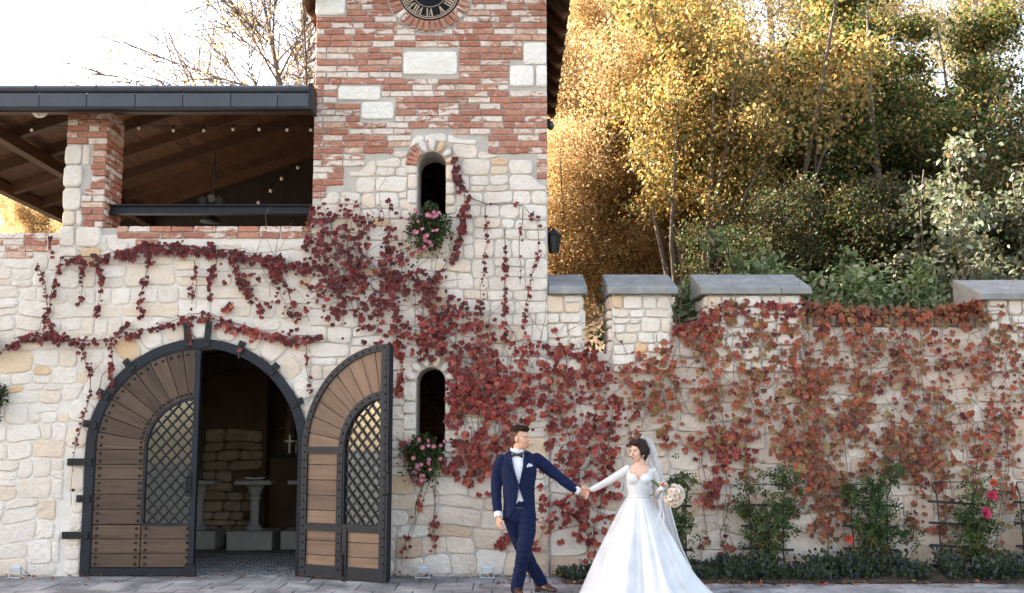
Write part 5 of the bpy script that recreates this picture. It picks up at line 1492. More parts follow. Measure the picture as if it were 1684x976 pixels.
vine('dark crimson creeper mass spreading over the tower between the slit windows', W(740, 930, -0.05), 4, [
    ([(742, 240), (752, 290), (766, 312), (762, 362), (746, 420), (722, 448), (690, 476)], 7, 46, 0.085, D_),
    ([(760, 325), (800, 331), (860, 335), (890, 362), (885, 420), (872, 480)], 4, 9, 0.06, D_), ([(800, 331), (800, 420), (794, 470), (790, 520)], 4, 22, 0.06, D_), ([(830, 380), (832, 440), (830, 520), (836, 570)], 4, 30, 0.065, D_), ([(856, 340), (855, 470)], 2, 9, 0.045, D_), ([(885, 420), (868, 480), (862, 540)], 5, 22, 0.06, D_),
    ([(512, 345), (508, 380), (500, 410)], 6, 40, 0.075, D_), ([(652, 560), (660, 600), (655, 640)], 5, 34, 0.085, C_),
    ([(704, 792), (690, 832), (668, 880), (660, 930)], 10, 10, 0.075, C_), ([(716, 800), (712, 870), (716, 915)], 9, 11, 0.075, C_), ([(655, 720), (675, 745)], 6, 40, 0.07, C_),
    ([(742, 700), (790, 620), (700, 520), (600, 420)], 10, 4, 0.06, C_), ([(775, 800), (790, 700), (780, 600), (740, 520), (640, 460), (560, 400)], 8, 4, 0.07, D_)],
    [([(520, 345), (566, 338), (640, 347), (652, 400), (700, 470), (650, 490), (590, 480), (545, 470), (505, 445)], 190, 0.095, D_),
     ([(540, 440), (690, 450), (770, 500), (800, 560), (740, 600), (650, 560), (590, 552), (515, 490)], 150, 0.095, D_),
     ([(700, 500), (800, 530), (860, 560), (850, 640), (760, 700), (735, 620), (650, 560)], 150, 0.10, C_),
     ([(738, 600), (850, 600), (880, 660), (850, 720), (815, 790), (755, 790), (738, 700)], 175, 0.115, C_), ([(740, 770), (812, 770), (812, 805), (770, 800)], 120, 0.11, C_)], keep=290)
vine('crimson creeper climbing the wall behind the couple', W(965, 930, -0.02), 5, [
    ([(965, 925), (960, 860), (950, 800), (930, 700), (900, 600)], 12, 12, 0.09, C_), ([(975, 920), (985, 840), (1000, 760), (1010, 680), (960, 590)], 12, 12, 0.09, C_), ([(815, 892), (842, 878), (872, 868)], 8, 40, 0.10, C_), ([(870, 915), (890, 880), (900, 850)], 8, 16, 0.07, C_),
    ([(900, 570), (940, 575), (975, 590), (1010, 600)], 8, 30, 0.08, C_)],
    [([(862, 560), (930, 545), (965, 575), (1010, 610), (1045, 690), (1015, 730), (990, 790), (930, 790), (890, 720), (868, 650)], 112, 0.115, C_),
     ([(880, 770), (1015, 780), (1012, 850), (985, 885), (900, 880)], 85, 0.115, C_)], keep=230, twigs=34)
vine('red and orange creeper hanging over the wall beside the veil', W(1190, 930, -0.02), 6, [
    ([(1190, 930), (1192, 850), (1196, 760), (1185, 660), (1150, 560)], 12, 8, 0.085, E_), ([(1165, 830), (1180, 770), (1195, 700)], 16, 22, 0.10, C_), ([(1225, 690), (1232, 780), (1224, 860)], 14, 17, 0.085, E_), ([(1150, 740), (1160, 830), (1165, 890)], 12, 9, 0.08, E_), ([(1105, 545), (1160, 520), (1200, 500)], 10, 30, 0.085, C_), ([(1185, 500), (1240, 500), (1290, 505), (1325, 510)], 12, 34, 0.095, C_)],
    [([(1020, 590), (1110, 556), (1185, 500), (1260, 505), (1260, 650), (1245, 720), (1140, 740), (1040, 710)], 95, 0.11, E_), ([(1150, 690), (1240, 690), (1220, 770), (1150, 760)], 80, 0.11, C_)], keep=220, twigs=34)
vine('rust and orange creeper column between the first two rose trellises', W(1360, 930, -0.02), 7, [
    ([(1360, 930), (1365, 850), (1350, 760), (1340, 660), (1320, 560)], 16, 10, 0.085, B_), ([(1330, 700), (1345, 780), (1350, 870)], 24, 42, 0.10, B_), ([(1310, 560), (1330, 640), (1320, 720)], 22, 30, 0.10, E_), ([(1290, 690), (1300, 790), (1310, 850)], 16, 20, 0.085, B_), ([(1395, 680), (1390, 780), (1385, 880)], 18, 24, 0.085, B_), ([(1415, 680), (1425, 770)], 14, 24, 0.085, B_)],
    [([(1250, 510), (1420, 510), (1420, 640), (1400, 720), (1370, 790), (1310, 800), (1280, 740), (1250, 670)], 100, 0.105, E_), ([(1300, 720), (1390, 720), (1380, 870), (1330, 880)], 80, 0.10, B_)], keep=220, twigs=38)
vine('orange and brown creeper covering the wall around the last trellis', W(1560, 930, -0.02), 8, [
    ([(1560, 930), (1550, 840), (1530, 740), (1500, 640), (1480, 540)], 16, 9, 0.085, B_), ([(1640, 900), (1650, 800), (1640, 700), (1620, 560)], 16, 9, 0.08, E_), ([(1470, 700), (1480, 780)], 24, 46, 0.10, B_), ([(1400, 700), (1420, 640), (1440, 560)], 18, 18, 0.085, B_), ([(1500, 730), (1510, 800), (1505, 870)], 18, 24, 0.085, B_), ([(1545, 720), (1552, 800), (1556, 880)], 16, 20, 0.085, B_), ([(1610, 700), (1604, 800)], 16, 18, 0.08, E_), ([(1655, 690), (1662, 780), (1655, 860)], 16, 18, 0.08, E_)],
    [([(1410, 515), (1570, 510), (1690, 530), (1690, 690), (1650, 780), (1540, 770), (1500, 800), (1430, 760), (1405, 660)], 92, 0.10, E_), ([(1440, 690), (1560, 690), (1570, 800), (1480, 790)], 70, 0.10, B_)], keep=220, twigs=38)
# the crest of creeper on top of the low stretch of wall
cs = thing('creeper_crest', (wx(1455, 510, 0.3), 0.3, zlow), 'brownish red creeper heaped along the top of the low wall', 'creeper', 'creeper vines on the walls')
rs = np.random.RandomState(12); n = 1500
x = rs.uniform(MER[2][1] + 0.02, MER[3][0] - 0.02, n); edge_ = np.abs((x - (MER[2][1] + MER[3][0]) / 2) / ((MER[3][0] - MER[2][1]) / 2))
y = rs.uniform(YG - 0.12, YG + GT, n); h = 0.10 + 0.16 * edge_ ** 2 + 0.05 * np.array([noise.noise(Vector((a * 2.3, 0, 5))) for a in x])
z = zlow - 0.04 + rs.uniform(0, 1, n) * h
yd = rs.normal(0, 1, (n, 3)); yd[:, 2] -= 0.4; zd = rs.normal(0, 0.6, (n, 3)); zd[:, 1] -= 0.7; zd[:, 2] += 0.6
Rm = frames(yd, zd); S = 0.085 * rs.uniform(0.6, 1.2, n); C = np.stack([x, y, z], -1)
order = np.argsort(C[:, 1])
for k in order[:160]:
    inst('leaf', leaf_variant(*(B_ if rs.uniform() < 0.6 else E_))[rs.randint(10)], cs, Matrix.Translation(Vector(C[k])) @ Matrix(Rm[k].tolist()).to_4x4() @ Matrix.Scale(float(S[k]), 4))
rest = order[160:]; V, F, c = scatter('creeper', C[rest], Rm[rest], S[rest], pick(rs, BROWN, len(rest)))
o = inst('small_leaves', fast_mesh('small_leaves', V, F, M_vine, c), cs); o['kind'] = 'stuff'
m = MB()
for k in range(26):
    a = rs.uniform(MER[2][1], MER[3][0] - 0.3); m.tube([(a + 0.07 * i, YG + 0.1 + rs.uniform(-0.15, 0.3), zlow + 0.02 + 0.07 * math.sin(i * 1.1 + k)) for i in range(6)], 0.004, 4, cap=False)
m.build('stem', M_stem, cs)
# creeper tufts in the second crenel
cs = thing('creeper_tuft', (wx(1120, 545, 0.2), 0.2, zc2), 'red creeper tuft growing in the narrow gap between the middle merlons', 'creeper', 'creeper vines on the walls')
n = 130; C = np.stack([rs.uniform(MER[1][1] - 0.03, MER[2][0] + 0.06, n), rs.uniform(YG - 0.12, YG + 0.4, n), zc2 + rs.uniform(-0.05, 0.16, n)], -1)
Rm = leaf_frames(rs, n, 0.9)
for k in range(n): inst('leaf', leaf_variant(*(C_ if k % 2 else B_))[rs.randint(10)], cs, Matrix.Translation(Vector(C[k])) @ Matrix(Rm[k].tolist()).to_4x4() @ Matrix.Scale(0.075 * rs.uniform(0.6, 1.2), 4))
MB().tube([(C[0][0], YG - 0.05, zc2 - 0.3), (wx(1120, 545), YG, zc2), (wx(1130, 530), YG + 0.1, zc2 + 0.12)], 0.006, 5).build('stem', M_stem, cs)

# ------------------------------------------------------------------ petunias in the slits
PETU = [(0.03, 0.06, 0.015, 3), (0.05, 0.085, 0.02, 2), (0.09, 0.10, 0.03, 1), (0.10, 0.055, 0.02, 0.6)]
PINK = [(0.40, 0.055, 0.16, 3), (0.48, 0.10, 0.22, 2), (0.34, 0.035, 0.12, 2)]
M_tub = plain('dark_tub', (0.03, 0.028, 0.026), 0.6)
fl_me = []
for k in range(4):
    rs = np.random.RandomState(50 + k); V, F = [(0, 0.01, 0)], []
    for i in range(10):
        a = 2 * math.pi * i / 10; r = 1.0 if i % 2 == 0 else 0.82; V.append((r * math.cos(a), -0.28 + rs.uniform(-0.08, 0.08), r * math.sin(a)))
    for i in range(10): F.append((0, 1 + (i + 1) % 10, 1 + i))
    c = pick(rs, PINK, 11); c[0] = (0.55, 0.40, 0.33)
    fl_me.append(fast_mesh('flower', np.array(V) * 0.033, [np.array(F)], M_petal, c))
def petunia(cx, cz, w, h, n_f, label, seed, trail=0.12, tub=True):
    rs = np.random.RandomState(seed)
    t = thing('petunia_basket', (cx, -0.05, cz - h), label, 'flower basket', 'petunia baskets')
    if tub: MB().lathe((cx, -0.02, cz - h * 0.45), [(0.10, 0), (0.14, 0.16), (0.145, 0.17)], 16).build('tub', M_tub, t)
    n = 1500; u = rs.normal(0, 1, (n, 3)); u /= np.linalg.norm(u, axis=1, keepdims=True); r = (rs.uniform(0.5, 1.0, n) * (1 + 0.28 * np.sin(u[:, 0] * 5 + seed) * np.cos(u[:, 2] * 6 + seed)))[:, None]
    C = u * r * np.array([w, 0.20, h]); C[:, 1] = -np.abs(C[:, 1]) - 0.02; taper = 1 - 0.45 * np.clip(-C[:, 2] / h, 0, 1); C[:, 0] *= taper
    C += np.array([cx, -0.05, cz - h * 0.15]); 
    k = rs.uniform(0, 1, n) < 0.22; C[k, 2] -= rs.uniform(0, trail * 1.5, k.sum()); C[k, 0] += rs.normal(0, 0.05, k.sum())
    yd = u * 0.7 + rs.normal(0, 0.5, (n, 3)); zd = u + rs.normal(0, 0.5, (n, 3))
    V, F, c = scatter('rhomb', C, frames(yd, zd), 0.042 * rs.uniform(0.6, 1.3, n), pick(rs, PETU, n))
    o = inst('foliage', fast_mesh('foliage', V, F, M_leaf, c), t); o['kind'] = 'stuff'
    m = MB()
    for q in range(16):
        a = rs.uniform(-1, 1); m.tube([(cx + a * 0.05, -0.06, cz - h * 0.1), (cx + a * w * 0.7, -0.17, cz - h * 0.3), (cx + a * w * 0.9, -0.16, cz - h * rs.uniform(0.6, 1.2))], 0.003, 4, cap=False)
    m.build('stem', M_gstem, t)
    for q in range(n_f):
        a, b = rs.uniform(-1, 1), rs.uniform(-1.15, 0.75)
        tp_ = 1 - 0.4 * max(0, -b)
        p = Vector((cx + a * w * 0.95 * tp_, -0.07 - 0.20 * math.sqrt(max(0, 1 - min(1, a * a + b * b * 0.6))) - 0.02, cz - h * 0.15 + b * h))
        R_ = Matrix.Rotation(rs.uniform(-0.7, 0.7), 4, 'Z') @ Matrix.Rotation(rs.uniform(-0.7, 0.4), 4, 'X')
        inst('flower', fl_me[q % 4], t, Matrix.Translation(p) @ R_ @ Matrix.Scale(rs.uniform(0.75, 1.1), 4))
petunia(wx(707, 375), wz(707, 372), 0.27, 0.27, 30, 'pink petunias spilling from the upper slit window', 61)
petunia(wx(699, 745), wz(699, 745), 0.27, 0.27, 28, 'pink petunias spilling from the lower slit window', 62)
petunia(wx(-12, 650), wz(0, 650), 0.2, 0.2, 12, 'pink petunias cut off by the left frame edge', 63, tub=True)

# ------------------------------------------------------------------ trellises and climbing roses
ROSE = [(0.040, 0.075, 0.020, 3), (0.060, 0.105, 0.028, 3), (0.10, 0.13, 0.035, 1.5), (0.17, 0.14, 0.03, 0.5), (0.028, 0.05, 0.015, 2)]
ROSEY = [(0.075, 0.10, 0.03, 2), (0.15, 0.13, 0.035, 2), (0.13, 0.065, 0.025, 1.2), (0.05, 0.07, 0.02, 2)]
def trellis(px, top, label, half=44, lean=0.0):
    Y = -0.16; c = W(px, 900, Y); s = 1800 / 13.0
    t = thing('rose_trellis', (c.x, Y, 0.05), label, 'trellis', 'black iron rose trellises')
    hw = half / s; zt = wz(px, top, Y)
    for sd in (-1, 1):
        P = [(c.x + sd * hw * 0.62, Y, 0.0), (c.x + sd * hw * 0.62, Y, zt * 0.55), (c.x + sd * hw * 0.66, Y, zt * 0.86), (c.x + sd * hw * 0.82, Y, zt * 0.96), (c.x + sd * hw * 0.74, Y, zt)]
        MB().tube(P, 0.008, 6).build('upright', M_iron, t)
    MB().tube([(c.x - hw * 0.74, Y, zt), (c.x + hw * 0.74, Y, zt)], 0.006, 6).build('top_wire', M_iron, t)
    for k, py in enumerate((top + 33, top + 68, top + 105, top + 138)):
        z = wz(px, py, Y) ; MB().bar((c.x - hw, Y - 0.012, z + lean), (c.x + hw, Y - 0.012, z - 0.02 - lean), 0.022, 0.028).build('rung', M_iron, t)
    return c.x, Y, zt
M_rosep = M_petal
rb_me = []
for k in range(3):
    rs = np.random.RandomState(80 + k); V, F, cc = [], [], []
    for ring_, (nn, rad, tilt) in enumerate(((5, 0.35, 1.2), (6, 0.7, 0.75), (7, 1.0, 0.3))):
        for i in range(nn):
            a = 2 * math.pi * (i + 0.4 * ring_ + rs.uniform(-0.1, 0.1)) / nn; w = math.pi / nn * 1.35; n0 = len(V)
            hgt = rad * math.sin(tilt) + 0.15; rr = rad
            for (da, rf, zf_) in ((-w * 0.5, 0.25, 0.0), (w * 0.5, 0.25, 0.0), (w, 0.75, 0.55), (w * 0.45, 1.0, 1.0), (-w * 0.45, 1.0, 1.0), (-w, 0.75, 0.55)):
                V.append((rr * rf * math.cos(a + da), rr * rf * math.sin(a + da), hgt * zf_)); cc.append(1.0 - 0.12 * (2 - ring_) * (1 - zf_))
            F.append((n0, n0 + 1, n0 + 2, n0 + 3, n0 + 4, n0 + 5))
    rb_me.append((np.array(V), np.array(F), np.array(cc)))
def rose_meshes(col, mat, name='rose'):
    out = []
    for V, F, cc in rb_me: out.append(fast_mesh(name, V, [F], mat, np.array(col)[None] * cc[:, None]))
    return out
RED_ROSE = rose_meshes((0.60, 0.06, 0.14), M_petal); CORAL = rose_meshes((0.62, 0.10, 0.06), M_petal)
def climbing_rose(cx, Y, zt, label, seed, wide=0.2, n=420, blooms=(), arch=False, clumps=None):
    rs = np.random.RandomState(seed); t = thing('climbing_rose', (cx, Y, 0.05), label, 'rose', 'climbing roses on the trellises')
    st = MB(); pts = []
    for q in range(9):
        a = rs.uniform(-1, 1); P = [Vector((cx + rs.normal(0, 0.05), Y - 0.03, 0.03))]; k = 7; top = zt * rs.uniform(0.6, 1.12)
        for i in range(1, k + 1): P.append(Vector((cx + a * wide * (i / k) + rs.normal(0, 0.03), Y - 0.05 + rs.normal(0, 0.035), top * i / k)))
        st.tube(P, [0.007 * (1 - 0.5 * i / k) for i in range(k + 1)], 4, cap=False); pts += P[1:]
    st.build('stem', M_gstem, t)
    B = np.array([list(p) for p in pts])
    C = B[rs.randint(0, len(B), n)] + rs.normal(0, 1, (n, 3)) * np.array([0.085, 0.045, 0.085])
    if clumps:
        m_ = n // 4; cl = np.array([list(W(a, b, Y - 0.05)) for a, b in clumps]); C[:m_] = cl[rs.randint(0, len(cl), m_)] + rs.normal(0, 1, (m_, 3)) * np.array([0.08, 0.04, 0.06])
    C[:, 1] = np.minimum(C[:, 1], -0.05)
    col = pick(rs, ROSE, n); low = C[:, 2] < zt * (0.28 + rs.uniform(0, 0.25, n)); col[low] = pick(rs, ROSEY, n)[low]
    y = rs.normal(0, 0.8, (n, 3)); y[:, 2] -= 0.25; z = rs.normal(0, 0.45, (n, 3)); z[:, 1] -= 0.8; z[:, 2] += 0.6
    Rm = frames(y, z); S = 0.105 * rs.uniform(0.7, 1.25, n)
    V, F, c = scatter('rose_leaf', C, Rm, S, col)
    o = inst('leaves', fast_mesh('leaves', V, F, M_leaf, c), t); o['kind'] = 'stuff'
    for (bx, by, kind, s) in blooms:
        inst('bloom', (RED_ROSE if kind else CORAL)[rs.randint(3)], t, Matrix.Translation(W(bx, by, Y - 0.10)) @ Matrix.Rotation(math.pi / 2 + rs.uniform(-0.4, 0.2), 4, 'X') @ Matrix.Rotation(rs.uniform(-0.5, 0.5), 4, 'Y') @ Matrix.Scale(s, 4))
q = trellis(1112, 797, 'black iron trellis half hidden behind the bride', 26); climbing_rose(*q, 'green climbing rose behind the bride and bouquet', 71, 0.16, 330, clumps=[(1125, 800), (1118, 790), (1130, 850)])
q = trellis(1262, 797, 'black iron trellis nearest the bride along the wall', 42); climbing_rose(*q, 'green climbing rose with airy arching shoots beside the bride', 72, 0.30, 560, clumps=[(1228, 800), (1290, 785), (1275, 775), (1215, 840), (1300, 830)])
q = trellis(1432, 797, 'black iron trellis, middle one along the wall', 45); climbing_rose(*q, 'dense green climbing rose on the middle trellis', 73, 0.22, 820, [(1396, 887, 0, 0.05)], clumps=[(1465, 775), (1400, 805), (1440, 800), (1490, 880)])
q = trellis(1575, 793, 'black iron trellis under the pink rose blooms', 45, 0.01); climbing_rose(q[0] + 0.22, q[1], q[2] * 0.98, 'climbing rose with pink blooms beside the last trellis', 74, 0.18, 560, [(1631, 815, 1, 0.062), (1620, 845, 1, 0.072), (1634, 795, 0, 0.05)])
q = trellis(1705, 793, 'black iron trellis cut off by the right frame edge', 34); climbing_rose(*q, 'climbing rose cut off by the right frame edge', 75, 0.16, 300)

# ------------------------------------------------------------------ low planting, fallen leaves
rs = np.random.RandomState(91); n = 15000
LAV = [(0.040, 0.060, 0.030, 3), (0.06, 0.085, 0.04, 3), (0.08, 0.10, 0.06, 1.3), (0.085, 0.09, 0.13, 1.0)]
NT_ = 300
txs = rs.uniform(bx0 + 0.05, 7.1, NT_); tys = rs.uniform(-0.66, -0.12, NT_); lump = np.array([noise.noise(Vector((a * 1.7, 3.1, 0))) + 0.6 * noise.noise(Vector((a * 4.3, 1.7, 0))) for a in txs]); hts = (0.11 + 0.17 * np.clip(0.5 + lump, 0, 1.3)) * rs.uniform(0.5, 1.25, NT_) * np.clip((txs - 1.7) / 1.0, 0.35, 1) + np.where(tys > -0.35, 0.04, 0)
tys = np.where((txs > bx0 + 0.35) & (txs < 2.1), np.minimum(tys * 0.55 - 0.04, -0.08), tys)
k = rs.randint(0, NT_, n); a = rs.uniform(0, 2 * math.pi, n); rr = np.sqrt(rs.uniform(0, 1, n)) * 0.13
C = np.stack([txs[k] + rr * np.cos(a), tys[k] + rr * np.sin(a) * 0.8, 0.03 + rs.uniform(0.0, 1.0, n) * hts[k]], -1)
gap_ = np.array([noise.noise(Vector((a * 2.2, 8.0, 0))) for a in C[:, 0]]); keepm = (C[:, 1] > -0.72 + 0.14 * gap_) & (C[:, 1] < 0.02) & (gap_ > -0.38); C, k, a = C[keepm], k[keepm], a[keepm]; n = len(C)
yd = np.stack([np.cos(a) * 0.6, np.sin(a) * 0.6, np.ones(n)], -1) + rs.normal(0, 0.35, (n, 3)); zd = rs.normal(0, 1, (n, 3))
V, F, c = scatter('rhomb', C, frames(yd, zd), 0.05 * rs.uniform(0.7, 1.4, n), pick(rs, LAV, n))
tag(inst('ground_cover', fast_mesh('ground_cover', V, F, M_leaf, c), None), 'low dark green ground cover filling the bed along the wall', 'ground cover', kind='stuff')
n = 640; C = np.stack([rs.uniform(-0.2, 6.9, n), -0.74 + rs.normal(0, 0.05, n), 0.012 + rs.uniform(0, 0.012, n)], -1)
C[:30, 0] = rs.uniform(-6, 0, 30); C[:30, 1] = rs.uniform(-1.3, -0.1, 30); C[420:, 0] = rs.uniform(-6.4, 6.4, n - 420); C[420:, 1] = -np.abs(rs.normal(0, 0.16, n - 420)) - 0.05; C[420:, 1] = np.where(C[420:, 0] > bx0, C[420:, 1] - 0.75, C[420:, 1]); C[30:100, 0] = rs.uniform(0.45, 1.0, 70); C[30:100, 1] = rs.uniform(-0.6, -0.1, 70); C[30:100, 2] += 0.06
zd = rs.normal(0, 0.35, (n, 3)); zd[:, 2] += 1; V, F, c = scatter('ovate', C, frames(rs.normal(0, 1, (n, 3)) * np.array([1, 1, 0.2]), zd), 0.052 * rs.uniform(0.5, 1.25, n), pick(rs, BROWN, n))
tag(inst('fallen_leaves', fast_mesh('fallen_leaves', V, F, M_vine, c), None), 'fallen red and brown leaves along the edge of the bed', 'leaves', kind='stuff')
# ------------------------------------------------------------------ the couple
def skin_mat(name, c):
    t = NT(name); p = t.pos(False)
    col = t.ramp(t.noise(p, 14, 4), [(0.3, tuple(x * 0.9 for x in c)), (0.7, tuple(min(1, x * 1.06) for x in c))])
    return t.done(col, 0.5, t.bump(t.noise(p, 160, 3), 0.08, 0.002), Subsurface_Weight=0.12, Subsurface_Scale=0.02, Specular_IOR_Level=0.35)
M_skin_m = skin_mat('skin_groom', (0.50, 0.285, 0.195)); M_skin_f = skin_mat('skin_bride', (0.58, 0.35, 0.255))
M_lip = plain('lips', (0.36, 0.12, 0.10), 0.4, 0, 0.05); M_lipf = plain('lips_bride', (0.42, 0.10, 0.10), 0.4, 0, 0.05)
M_eye = plain('eye', (0.06, 0.045, 0.04), 0.2, 0, 0.1); M_brow = plain('brow', (0.05, 0.032, 0.022), 0.8)
def cloth(name, c, rough=0.75, wrinkle=0.35, ws=9.0, sheen=0.2, fine=0.25, dist=0.012):
    t = NT(name); p = t.pos(False)
    v = t.n('ShaderNodeMapping', {'Vector': p, 'Scale': (1.0, 1.0, 0.55)}).outputs[0]
    w = t.noise(v, ws, 3, 0.5, 1.2)
    col = t.ramp(t.noise(p, 5, 4), [(0.3, tuple(x * 0.88 for x in c)), (0.7, tuple(min(1, x * 1.1) for x in c))])
    n1 = t.bump(w, wrinkle, dist)
    return t.done(col, rough, t.bump(t.noise(p, 320, 2), fine, 0.001, n1), Sheen_Weight=sheen, Specular_IOR_Level=0.15)
M_navy = cloth('navy_wool', (0.0044, 0.0088, 0.036), 0.85, 0.8, 10.0, 0.02)
M_lapel = cloth('navy_lapel', (0.0040, 0.0080, 0.032), 0.75, 0.1, 8.0, 0.02)
M_shirt = cloth('white_shirt', (0.56, 0.57, 0.60), 0.8, 0.35, 14.0)
M_black = plain('black_silk', (0.012, 0.012, 0.018), 0.4, 0, 0.2); M_shoe = plain('brown_leather', (0.055, 0.024, 0.016), 0.28, 0, 0.3)
M_satin = cloth('white_satin', (0.54, 0.535, 0.54), 0.42, 0.12, 7.0, 0.3, 0.1)
M_lace = cloth('white_lace', (0.56, 0.53, 0.50), 0.8, 0.9, 70.0, 0.2, 0.6, 0.006)
M_tulle = cloth('skirt_tulle', (0.56, 0.55, 0.548), 0.8, 0.2, 7.0, 0.05, 0.15)
def veil_mat():
    t = NT('veil_tulle'); t.done((0.80, 0.80, 0.82), 0.8, Specular_IOR_Level=0.1)
    tr = t.n('ShaderNodeBsdfTransparent'); tl = t.n('ShaderNodeBsdfTranslucent', {'Color': (0.80, 0.80, 0.82, 1)})
    a = t.n('ShaderNodeMixShader', {0: 0.4}); t.nt.links.new(t.bsdf.outputs[0], a.inputs[1]); t.nt.links.new(tl.outputs[0], a.inputs[2])
    m = t.n('ShaderNodeMixShader', {0: 0.86}); t.nt.links.new(tr.outputs[0], m.inputs[1]); t.nt.links.new(a.outputs[0], m.inputs[2])
    t.nt.links.new(m.outputs[0], t.out.inputs['Surface']); return t.mat
M_veil = veil_mat()

def capsule(m, pts, rad, n=14):
    """a tube with rounded ends for remeshing; rad entries may be (across, depth)"""
    pts = [Vector(p) for p in pts]; rad = [r if hasattr(r, '__len__') else (r, r) for r in rad]
    a = (pts[0] - pts[1]).normalized(); b = (pts[-1] - pts[-2]).normalized(); r0, r1 = min(rad[0]), min(rad[-1])
    P = [pts[0] + a * r0 * 0.85, pts[0] + a * r0 * 0.5] + pts + [pts[-1] + b * r1 * 0.5, pts[-1] + b * r1 * 0.85]
    sc = lambda r, k: (r[0] * k, r[1] * k)
    R_ = [sc(rad[0], 0.45), sc(rad[0], 0.85)] + rad + [sc(rad[-1], 0.85), sc(rad[-1], 0.45)]
    m.tube(P, R_, n)
def smooth_path(P, k=4):
    """Catmull-Rom through points"""
    P = [Vector(p) for p in P]; out = []
    for i in range(len(P) - 1):
        p0, p1, p2, p3 = P[max(0, i - 1)], P[i], P[i + 1], P[min(len(P) - 1, i + 2)]
        for j in range(k):
            t = j / k; out.append(0.5 * (2 * p1 + (p2 - p0) * t + (2 * p0 - 5 * p1 + 4 * p2 - p3) * t * t + (3 * p1 - p0 - 3 * p2 + p3) * t ** 3))
    return out + [P[-1]]
def srad(R_, k=4):
    R_ = [r if hasattr(r, '__len__') else (r, r) for r in R_]; out = []
    for i in range(len(R_) - 1):
        for j in range(k):
            t = j / k; out.append((lerp(R_[i][0], R_[i + 1][0], t), lerp(R_[i][1], R_[i + 1][1], t)))
    return out + [R_[-1]]
def slimb(m, P, R_, n=14, grow_=0.0, k=4):
    rr = [((r[0] + grow_, r[1] + grow_) if hasattr(r, '__len__') else r + grow_) for r in R_]
    capsule(m, smooth_path(P, k), srad(rr, k), n)
def head_shape(m, T, s, female=False):
    """T: 4x4 placing the head (face towards local -y, centre between the ears), s: scale"""
    R3 = T.to_3x3()
    def E(c, r): m.ell(T @ (Vector(c) * s), [x * s for x in r], 20, 14, R3)
    E((0, 0.018, 0.035), (0.074, 0.094, 0.083)); E((0, -0.022, -0.012), (0.064, 0.072, 0.085)); E((0, -0.030, -0.058), (0.052 if female else 0.057, 0.056, 0.056))
    E((0, -0.066, -0.094), (0.020, 0.018, 0.016)); E((0, -0.074, 0.030), (0.045, 0.020, 0.022))
    E((0.033, -0.066, -0.030), (0.022, 0.022, 0.024)); E((-0.033, -0.066, -0.030), (0.022, 0.022, 0.024))
    m.tube([T @ (Vector((0, -0.086, 0.012)) * s), T @ (Vector((0, -0.106, -0.015)) * s), T @ (Vector((0, -0.121, -0.036)) * s), T @ (Vector((0, -0.096, -0.047)) * s)], [0.009 * s, 0.011 * s, 0.0155 * s, 0.012 * s], 8)
    E((0.0, -0.088, -0.065), (0.024, 0.014, 0.008)); E((0.0, -0.085, -0.078), (0.020, 0.013, 0.008))
    for q in (-1, 1): E((q * 0.076, 0.006, -0.012), (0.010, 0.019, 0.030))
def paint_face(me, T, s, i0):
    """eyes, brows and lips take their own material slots by position"""
    Ti = T.inverted()
    for p in me.polygons:
        c = (Ti @ p.center) / s
        if c.y > -0.03: continue
        ax_ = abs(c.x)
        if ((ax_ - 0.030) / 0.0135) ** 2 + ((c.z - 0.003) / 0.0060) ** 2 < 1: p.material_index = i0
        elif ((ax_ - 0.031) / 0.021) ** 2 + ((c.z - 0.0235 + (ax_ - 0.031) ** 2 * 14) / 0.0048) ** 2 < 1: p.material_index = i0 + 1
        elif (c.x / 0.022) ** 2 + ((c.z + 0.0705) / 0.0085) ** 2 < 1: p.material_index = i0 + 2
def hand(m, wrist, d, side, palm_n, s=1.0, curl=0.5, spread=0.12):
    """wrist point, pointing direction d, thumb direction side, palm normal; five fingers with bends"""
    d, side, nrm = Vector(d).normalized(), Vector(side).normalized(), Vector(palm_n).normalized()
    w = Vector(wrist)
    pc = [w, w + d * 0.035 * s, w + d * 0.085 * s]
    for k in (-0.024, -0.008, 0.008, 0.024):
        capsule(m, [w + side * k * 0.7 * s, w + d * 0.045 * s + side * k * s, w + d * 0.088 * s + side * k * 1.1 * s], [0.014 * s, 0.0145 * s, 0.0115 * s], 8)
    for k, L in ((0.027, 0.070), (0.009, 0.078), (-0.009, 0.073), (-0.027, 0.056)):
        b = w + d * 0.088 * s + side * k * 1.12 * s; dd = (d + side * k * spread * 40 * 0.1).normalized(); P = [b]; a = 0.0
        for f in (0.42, 0.32, 0.26):
            a += curl * 0.75; P.append(P[-1] + (dd * math.cos(a) + nrm * math.sin(a)) * L * f * s)
        capsule(m, P, [0.0095 * s, 0.0088 * s, 0.0082 * s, 0.0070 * s], 8)
    b = w + d * 0.025 * s + side * 0.028 * s; t1 = b + (d * 0.6 + side * 0.8).normalized() * 0.035 * s; t2 = t1 + (d * 0.9 + side * 0.25 + nrm * 0.4 * curl).normalized() * 0.032 * s
    capsule(m, [b, t1, t2], [0.013 * s, 0.0105 * s, 0.0085 * s], 8)
def displace(me, fn):
    n = len(me.vertices); co = np.empty(n * 3); me.vertices.foreach_get('co', co); co = co.reshape(-1, 3)
    nr = np.array([list(x.vector) for x in me.vertex_normals])
    d = np.array([fn(Vector(c)) for c in co]); co = co + nr * d[:, None]
    me.vertices.foreach_set('co', co.ravel()); me.update()
